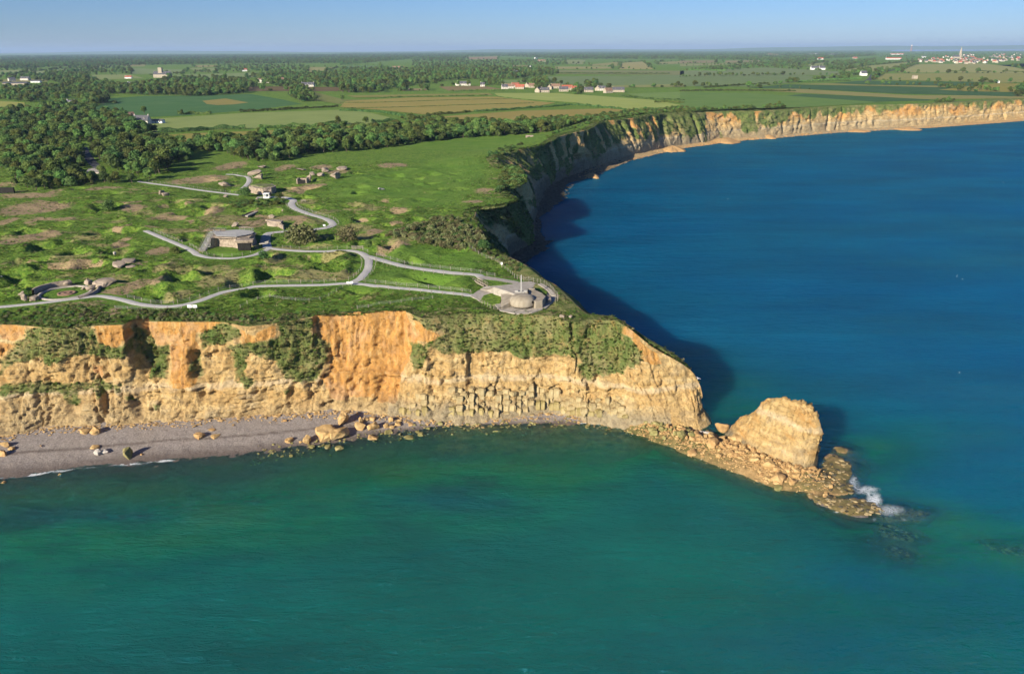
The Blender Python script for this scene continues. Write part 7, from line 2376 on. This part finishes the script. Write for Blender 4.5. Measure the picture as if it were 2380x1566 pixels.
house(1, 100, 372, 160, MSTONE, MSLATE, 'long grey farm shed at the far left', 14, 4, 2.5, 0, 0)
house(1, 245, 352, 62, MWHITE, MSLATE, 'low white building right of the long grey shed', 8, 3, 2, 0, 0)
house(1, 1690, 274, 30, MWHITE, MTILE, 'far white house in a gap of the woods', 10, 5, 4, .4, 1)
mnr = house(1, 1120, 318, 110, MSTONE, MSLATE, 'large old stone manor with central tower far behind the woods', 14, 8, 7, 0, 2)
mb_ = MB()
mb_.box((-4, 0, 12), (9, 9, 24))
mb_.build('tower', MSTONE, mnr)
VILL = [(2, 857, 372, 88, 'w', 's', 'white farm with twin gables left of the red-roofed hamlet', .0), (2, 820, 372, 40, 'w', 's', 'small white wing at the left of the twin-gabled farm', 1.2), (2, 1140, 396, 40, 'w', 's', 'low white house at the left end of the hamlet', .2), (2, 1172, 392, 62, 'w', 't', 'red-brown roofed house at the left of the hamlet', .1), (2, 1212, 384, 52, 'w', 'r', 'bright red roofed barn, tallest of the hamlet', .4), (2, 1246, 396, 58, 's', 'r', 'red roofed house right of the tallest barn', -.2), (2, 1298, 384, 40, 's', 't', 'stone gable house in the middle of the hamlet', 1.2), (2, 1326, 388, 36, 's', 't', 'brown roofed house behind the hamlet tree', .1), (2, 1376, 420, 52, 's', 's', 'stone cottage in front of the hamlet, left one', 1.1), (2, 1420, 420, 56, 's', 's', 'stone cottage in front of the hamlet, right one', 0), (2, 1455, 400, 34, 's', 't', 'stone gable right of the hamlet trees', 1.2), (2, 1492, 392, 62, 's', 't', 'brown roofed farmhouse right of the hamlet trees', 0),
        (2, 1548, 414, 60, 's', 's', 'grey shed before the red roofs', .05), (2, 1572, 402, 72, 's', 'r', 'long red roofed barn on the right of the hamlet', 0), (2, 1620, 410, 36, 's', 'r', 'small red roofed shed ending the long barn', .2), (2, 1722, 418, 58, 's', 's', 'low slate barn right of the hamlet', 0), (2, 1785, 408, 34, 's', 's', 'pointed gable of the slate farmhouse right of the hamlet', 1.3), (2, 1812, 408, 52, 'w', 's', 'white slate-roofed farmhouse right of the hamlet', 0), (2, 1856, 424, 54, 's', 't', 'stone barn beside the slate farmhouse', .5), (2, 1928, 418, 78, 's', 's', 'long slate house at the right end of the hamlet', -.05),
        (2, 402, 262, 80, 's', 't', 'dark barn among the far woods', 0), (2, 1325, 260, 28, 'w', 's', 'white house on the far slope', .9), (2, 1216, 299, 26, 'w', 's', 'white speck of a house in the far trees', 0), (2, 1356, 187, 26, 'w', 's', 'far white gable near the skyline', 1.0), (2, 1395, 208, 50, 's', 't', 'far brown farm below the skyline', 0), (2, 986, 380, 28, 'w', 's', 'little white hut before the woods', 0),
        (3, 985, 263, 38, 'w', 's', 'tall pale stone house alone on the far pasture', .0), (3, 940, 263, 60, 'w', 's', 'low wall-like wing left of the tall pale house', 0), (3, 1275, 304, 38, 'w', 's', 'white roofed building by the roadside copse', 0), (3, 1480, 192, 100, 'w', 'r', 'long red roofed barn before the seaside town', 0), (3, 970, 192, 42, 'w', 'r', 'orange roofed farm on the far right plain', .1), (3, 1212, 187, 30, 's', 'r', 'small orange roofed house near the dark wood', .2), (3, 620, 160, 36, 'w', 't', 'pale house in the far hamlet, left', 0), (3, 660, 164, 44, 'w', 't', 'pale house in the far hamlet, right', .3), (3, 1060, 160, 60, 'w', 's', 'pale row of buildings under the skyline', 0), (3, 930, 155, 70, 'w', 's', 'white shed roof under the skyline', 0), (3, 1480, 158, 44, 'w', 'r', 'white house of the far quarter, left', .2), (3, 1525, 158, 40, 'w', 'r', 'white house of the far quarter, right', -.2), (3, 1690, 178, 28, 'w', 's', 'bright white block at the town edge', 0)]
MT = {'w': MWALL, 's': MSTONE}
RT = {'s': MSLATE, 'r': MTILE, 't': MTILEB}
for k, x, y, w, wl, rf, lab, rz in VILL:
    far = P(k, x, y)[1]
    sc_ = 1 if far < 1800 else 1.5
    house(k, x, y, w, MWHITE if wl == 'w' and far > 1900 else MT[wl], RT[rf], lab, 8 * sc_, 3.6 * sc_, 3.8 * sc_, rz, 1, far < 1700)
SH = house(3, 1630, 326, 26, MSTONE, MSTONE, 'square pale stone hut alone in the fields', 9, 6.5, .3, 0, 0, False, name='hut')
house(3, 2205, 355, 13, MWHITE, MWHITE, 'small white shed in the yellow field', 5, 2.6, 1, 0, 0, False, name='shed')
r = random.Random(3)
town_poly = np.array([dsp(3, *q) for q in [(1600, 200), (1760, 185), (1850, 170), (2000, 158), (2200, 152), (2380, 150), (2380, 205), (2250, 212), (2100, 222), (1900, 224), (1650, 215)]])
cnt = 0
while cnt < 120:
    u = r.uniform(town_poly[:, 0].min(), 2375)
    v = r.uniform(town_poly[:, 1].min(), town_poly[:, 1].max())
    if not inpoly(np.array([u]), np.array([v]), town_poly)[0]:
        continue
    cnt += 1
    rf = r.choice([MSLATE, MSLATE, MTILE, MTILEB])
    wl_ = r.choice([MWALL, MSTONE, MSTONE])
    lab = ('cream' if wl_ is MWALL else 'grey stone') + {id(MSLATE): ' slate-roofed', id(MTILE): ' red-roofed', id(MTILEB): ' brown-roofed'}[id(rf)] + ' house in the ' + ('left' if u < 2230 else 'middle' if u < 2305 else 'right') + ' part of the seaside town, ' + ('near row' if v > 143 else 'middle rows' if v > 136 else 'far rows')
    house(0, u, v, 10, wl_, rf, lab, 11, r.uniform(4, 6), 5, r.uniform(-1, 1), 0, False, r.uniform(9, 17), 'houses of the seaside town')
ch = P(3, 1925, 190, GZ)
CH = thing('church', 'grey stone church with tall spire in the seaside town', 'church', ch)
mb_ = MB()
mb_.box((-14, 0, 6), (34, 14, 14))
mb_.build('nave', MSTONE, CH)
mb_ = MB()
mb_.poly([(-31, -7, 13), (3, -7, 13), (3, 7, 13), (-31, 7, 13), (-31, 0, 22), (3, 0, 22)], [(0, 1, 5, 4), (2, 3, 4, 5), (1, 2, 5), (3, 0, 4), (3, 2, 1, 0)])
mb_.build('roof', MSLATE, CH)
mb_ = MB()
mb_.box((8, 0, 15), (11, 11, 32))
mb_.build('tower', MSTONE, CH)
mb_ = MB()
mb_.bar((8, 0, 31), (8, 0, 68), 7, 8, .3)
mb_.build('spire', MSTONE, CH)
wt = P(3, 1598, 134, GZ)
WT = thing('tower', 'slim pinkish tower rising above the trees near the far estuary', 'tower', wt)
hgt = PY(3, 1598, 97, wt[1])[2] - GZ
mb_ = MB()
mb_.bar((0, 0, 0), (0, 0, hgt), 20, 10, 12)
mb_.build('shaft', MTILEB, WT)
mb_ = MB()
mb_.bar((0, 0, hgt), (0, 0, hgt + 20), 17, 10, 9)
mb_.build('cap', MWALL, WT)

# ------------------------------------------------------------------ lane, road, apron with bollards
ribbon('lane', LANE, 5.0, MROAD, .2)
sheet('forecourt', [P(1, *q) for q in [(598, 972), (612, 950), (690, 945), (712, 960), (700, 980), (640, 975)]], GZ + .35, MTERR, .6)
rd = smooth_line([P(3, *q)[:2] for q in [(1290, 345), (1320, 322), (1340, 295), (1400, 280), (1520, 255), (1640, 222)]], 20)
ribbon('road', rd, 11, MROAD, .5)
mb_ = MB()
w_ = P(1, 30, 1125, GZ)
WLB = thing('wall', 'dark low retaining wall at the far left meadow corner', 'wall')
mb_.box((w_[0] - 12, w_[1], GZ + 1.5), (34, .8, 3.6))
mb_.build('wall_face', MDARK, WLB)

# ------------------------------------------------------------------ gull and buoys
GU = thing('gull', 'white gull flying past the end of the headland', 'bird', PY(9, 958, 570, 172), .5)
mb_ = MB()
mb_.bar((-.3, 0, 0), (.3, 0, .03), .1, 6, .05)
mb_.build('body', MWHITE, GU)
for s in (-1, 1):
    mb_ = MB()
    mb_.poly([(-.12, .05 * s, .05), (.14, .05 * s, .05), (.06, .5 * s, .22), (-.14, .5 * s, .22), (-.1, .95 * s, .14)], [(0, 1, 2, 3), (3, 2, 4)])
    mb_.build('wing', MWHITE, GU, recalc=False)


def buoy(dx, dy, label, pole):
    p = P(0, dx, dy, 0)
    b = thing('buoy', label, 'buoy', p)
    b.scale = (.32, .32, .42)
    mb_ = MB()
    mb_.bar((0, 0, -.2), (0, 0, .45), .35, 10, .28)
    mb_.build('float', MWHITE, b)
    if pole:
        mb_ = MB()
        mb_.bar((0, 0, .4), (0, 0, 2.2), .06, 5)
        mb_.build('pole', MWHITE, b)
    return b


buoy(1692, 463, 'tiny white buoy in the middle of the bay', False)
buoy(2224, 643, 'white buoy with a thin pole on the open water at the right', True)
buoy(2237, 649, 'round white float right beside the buoy with the pole', False)
buoy(2230, 866, 'white float nearest the lower right of the open water', False)
buoy(2331, 424, 'faint white float far out near the right edge', False)

# ------------------------------------------------------------------ haze
hz = Mat('air')
vol = hz.n('VolumePrincipled', Color=(.50, .70, 1.0, 1), Density=4.2e-5, Anisotropy=.05)
hz.done(vol, 'Volume')
mb_ = MB()
mb_.box((0, 14000, 115), (84000, 60000, 270))
tag(mb_.build('haze', hz.m), 'thin blue summer haze over land and sea', 'haze', kind='stuff')
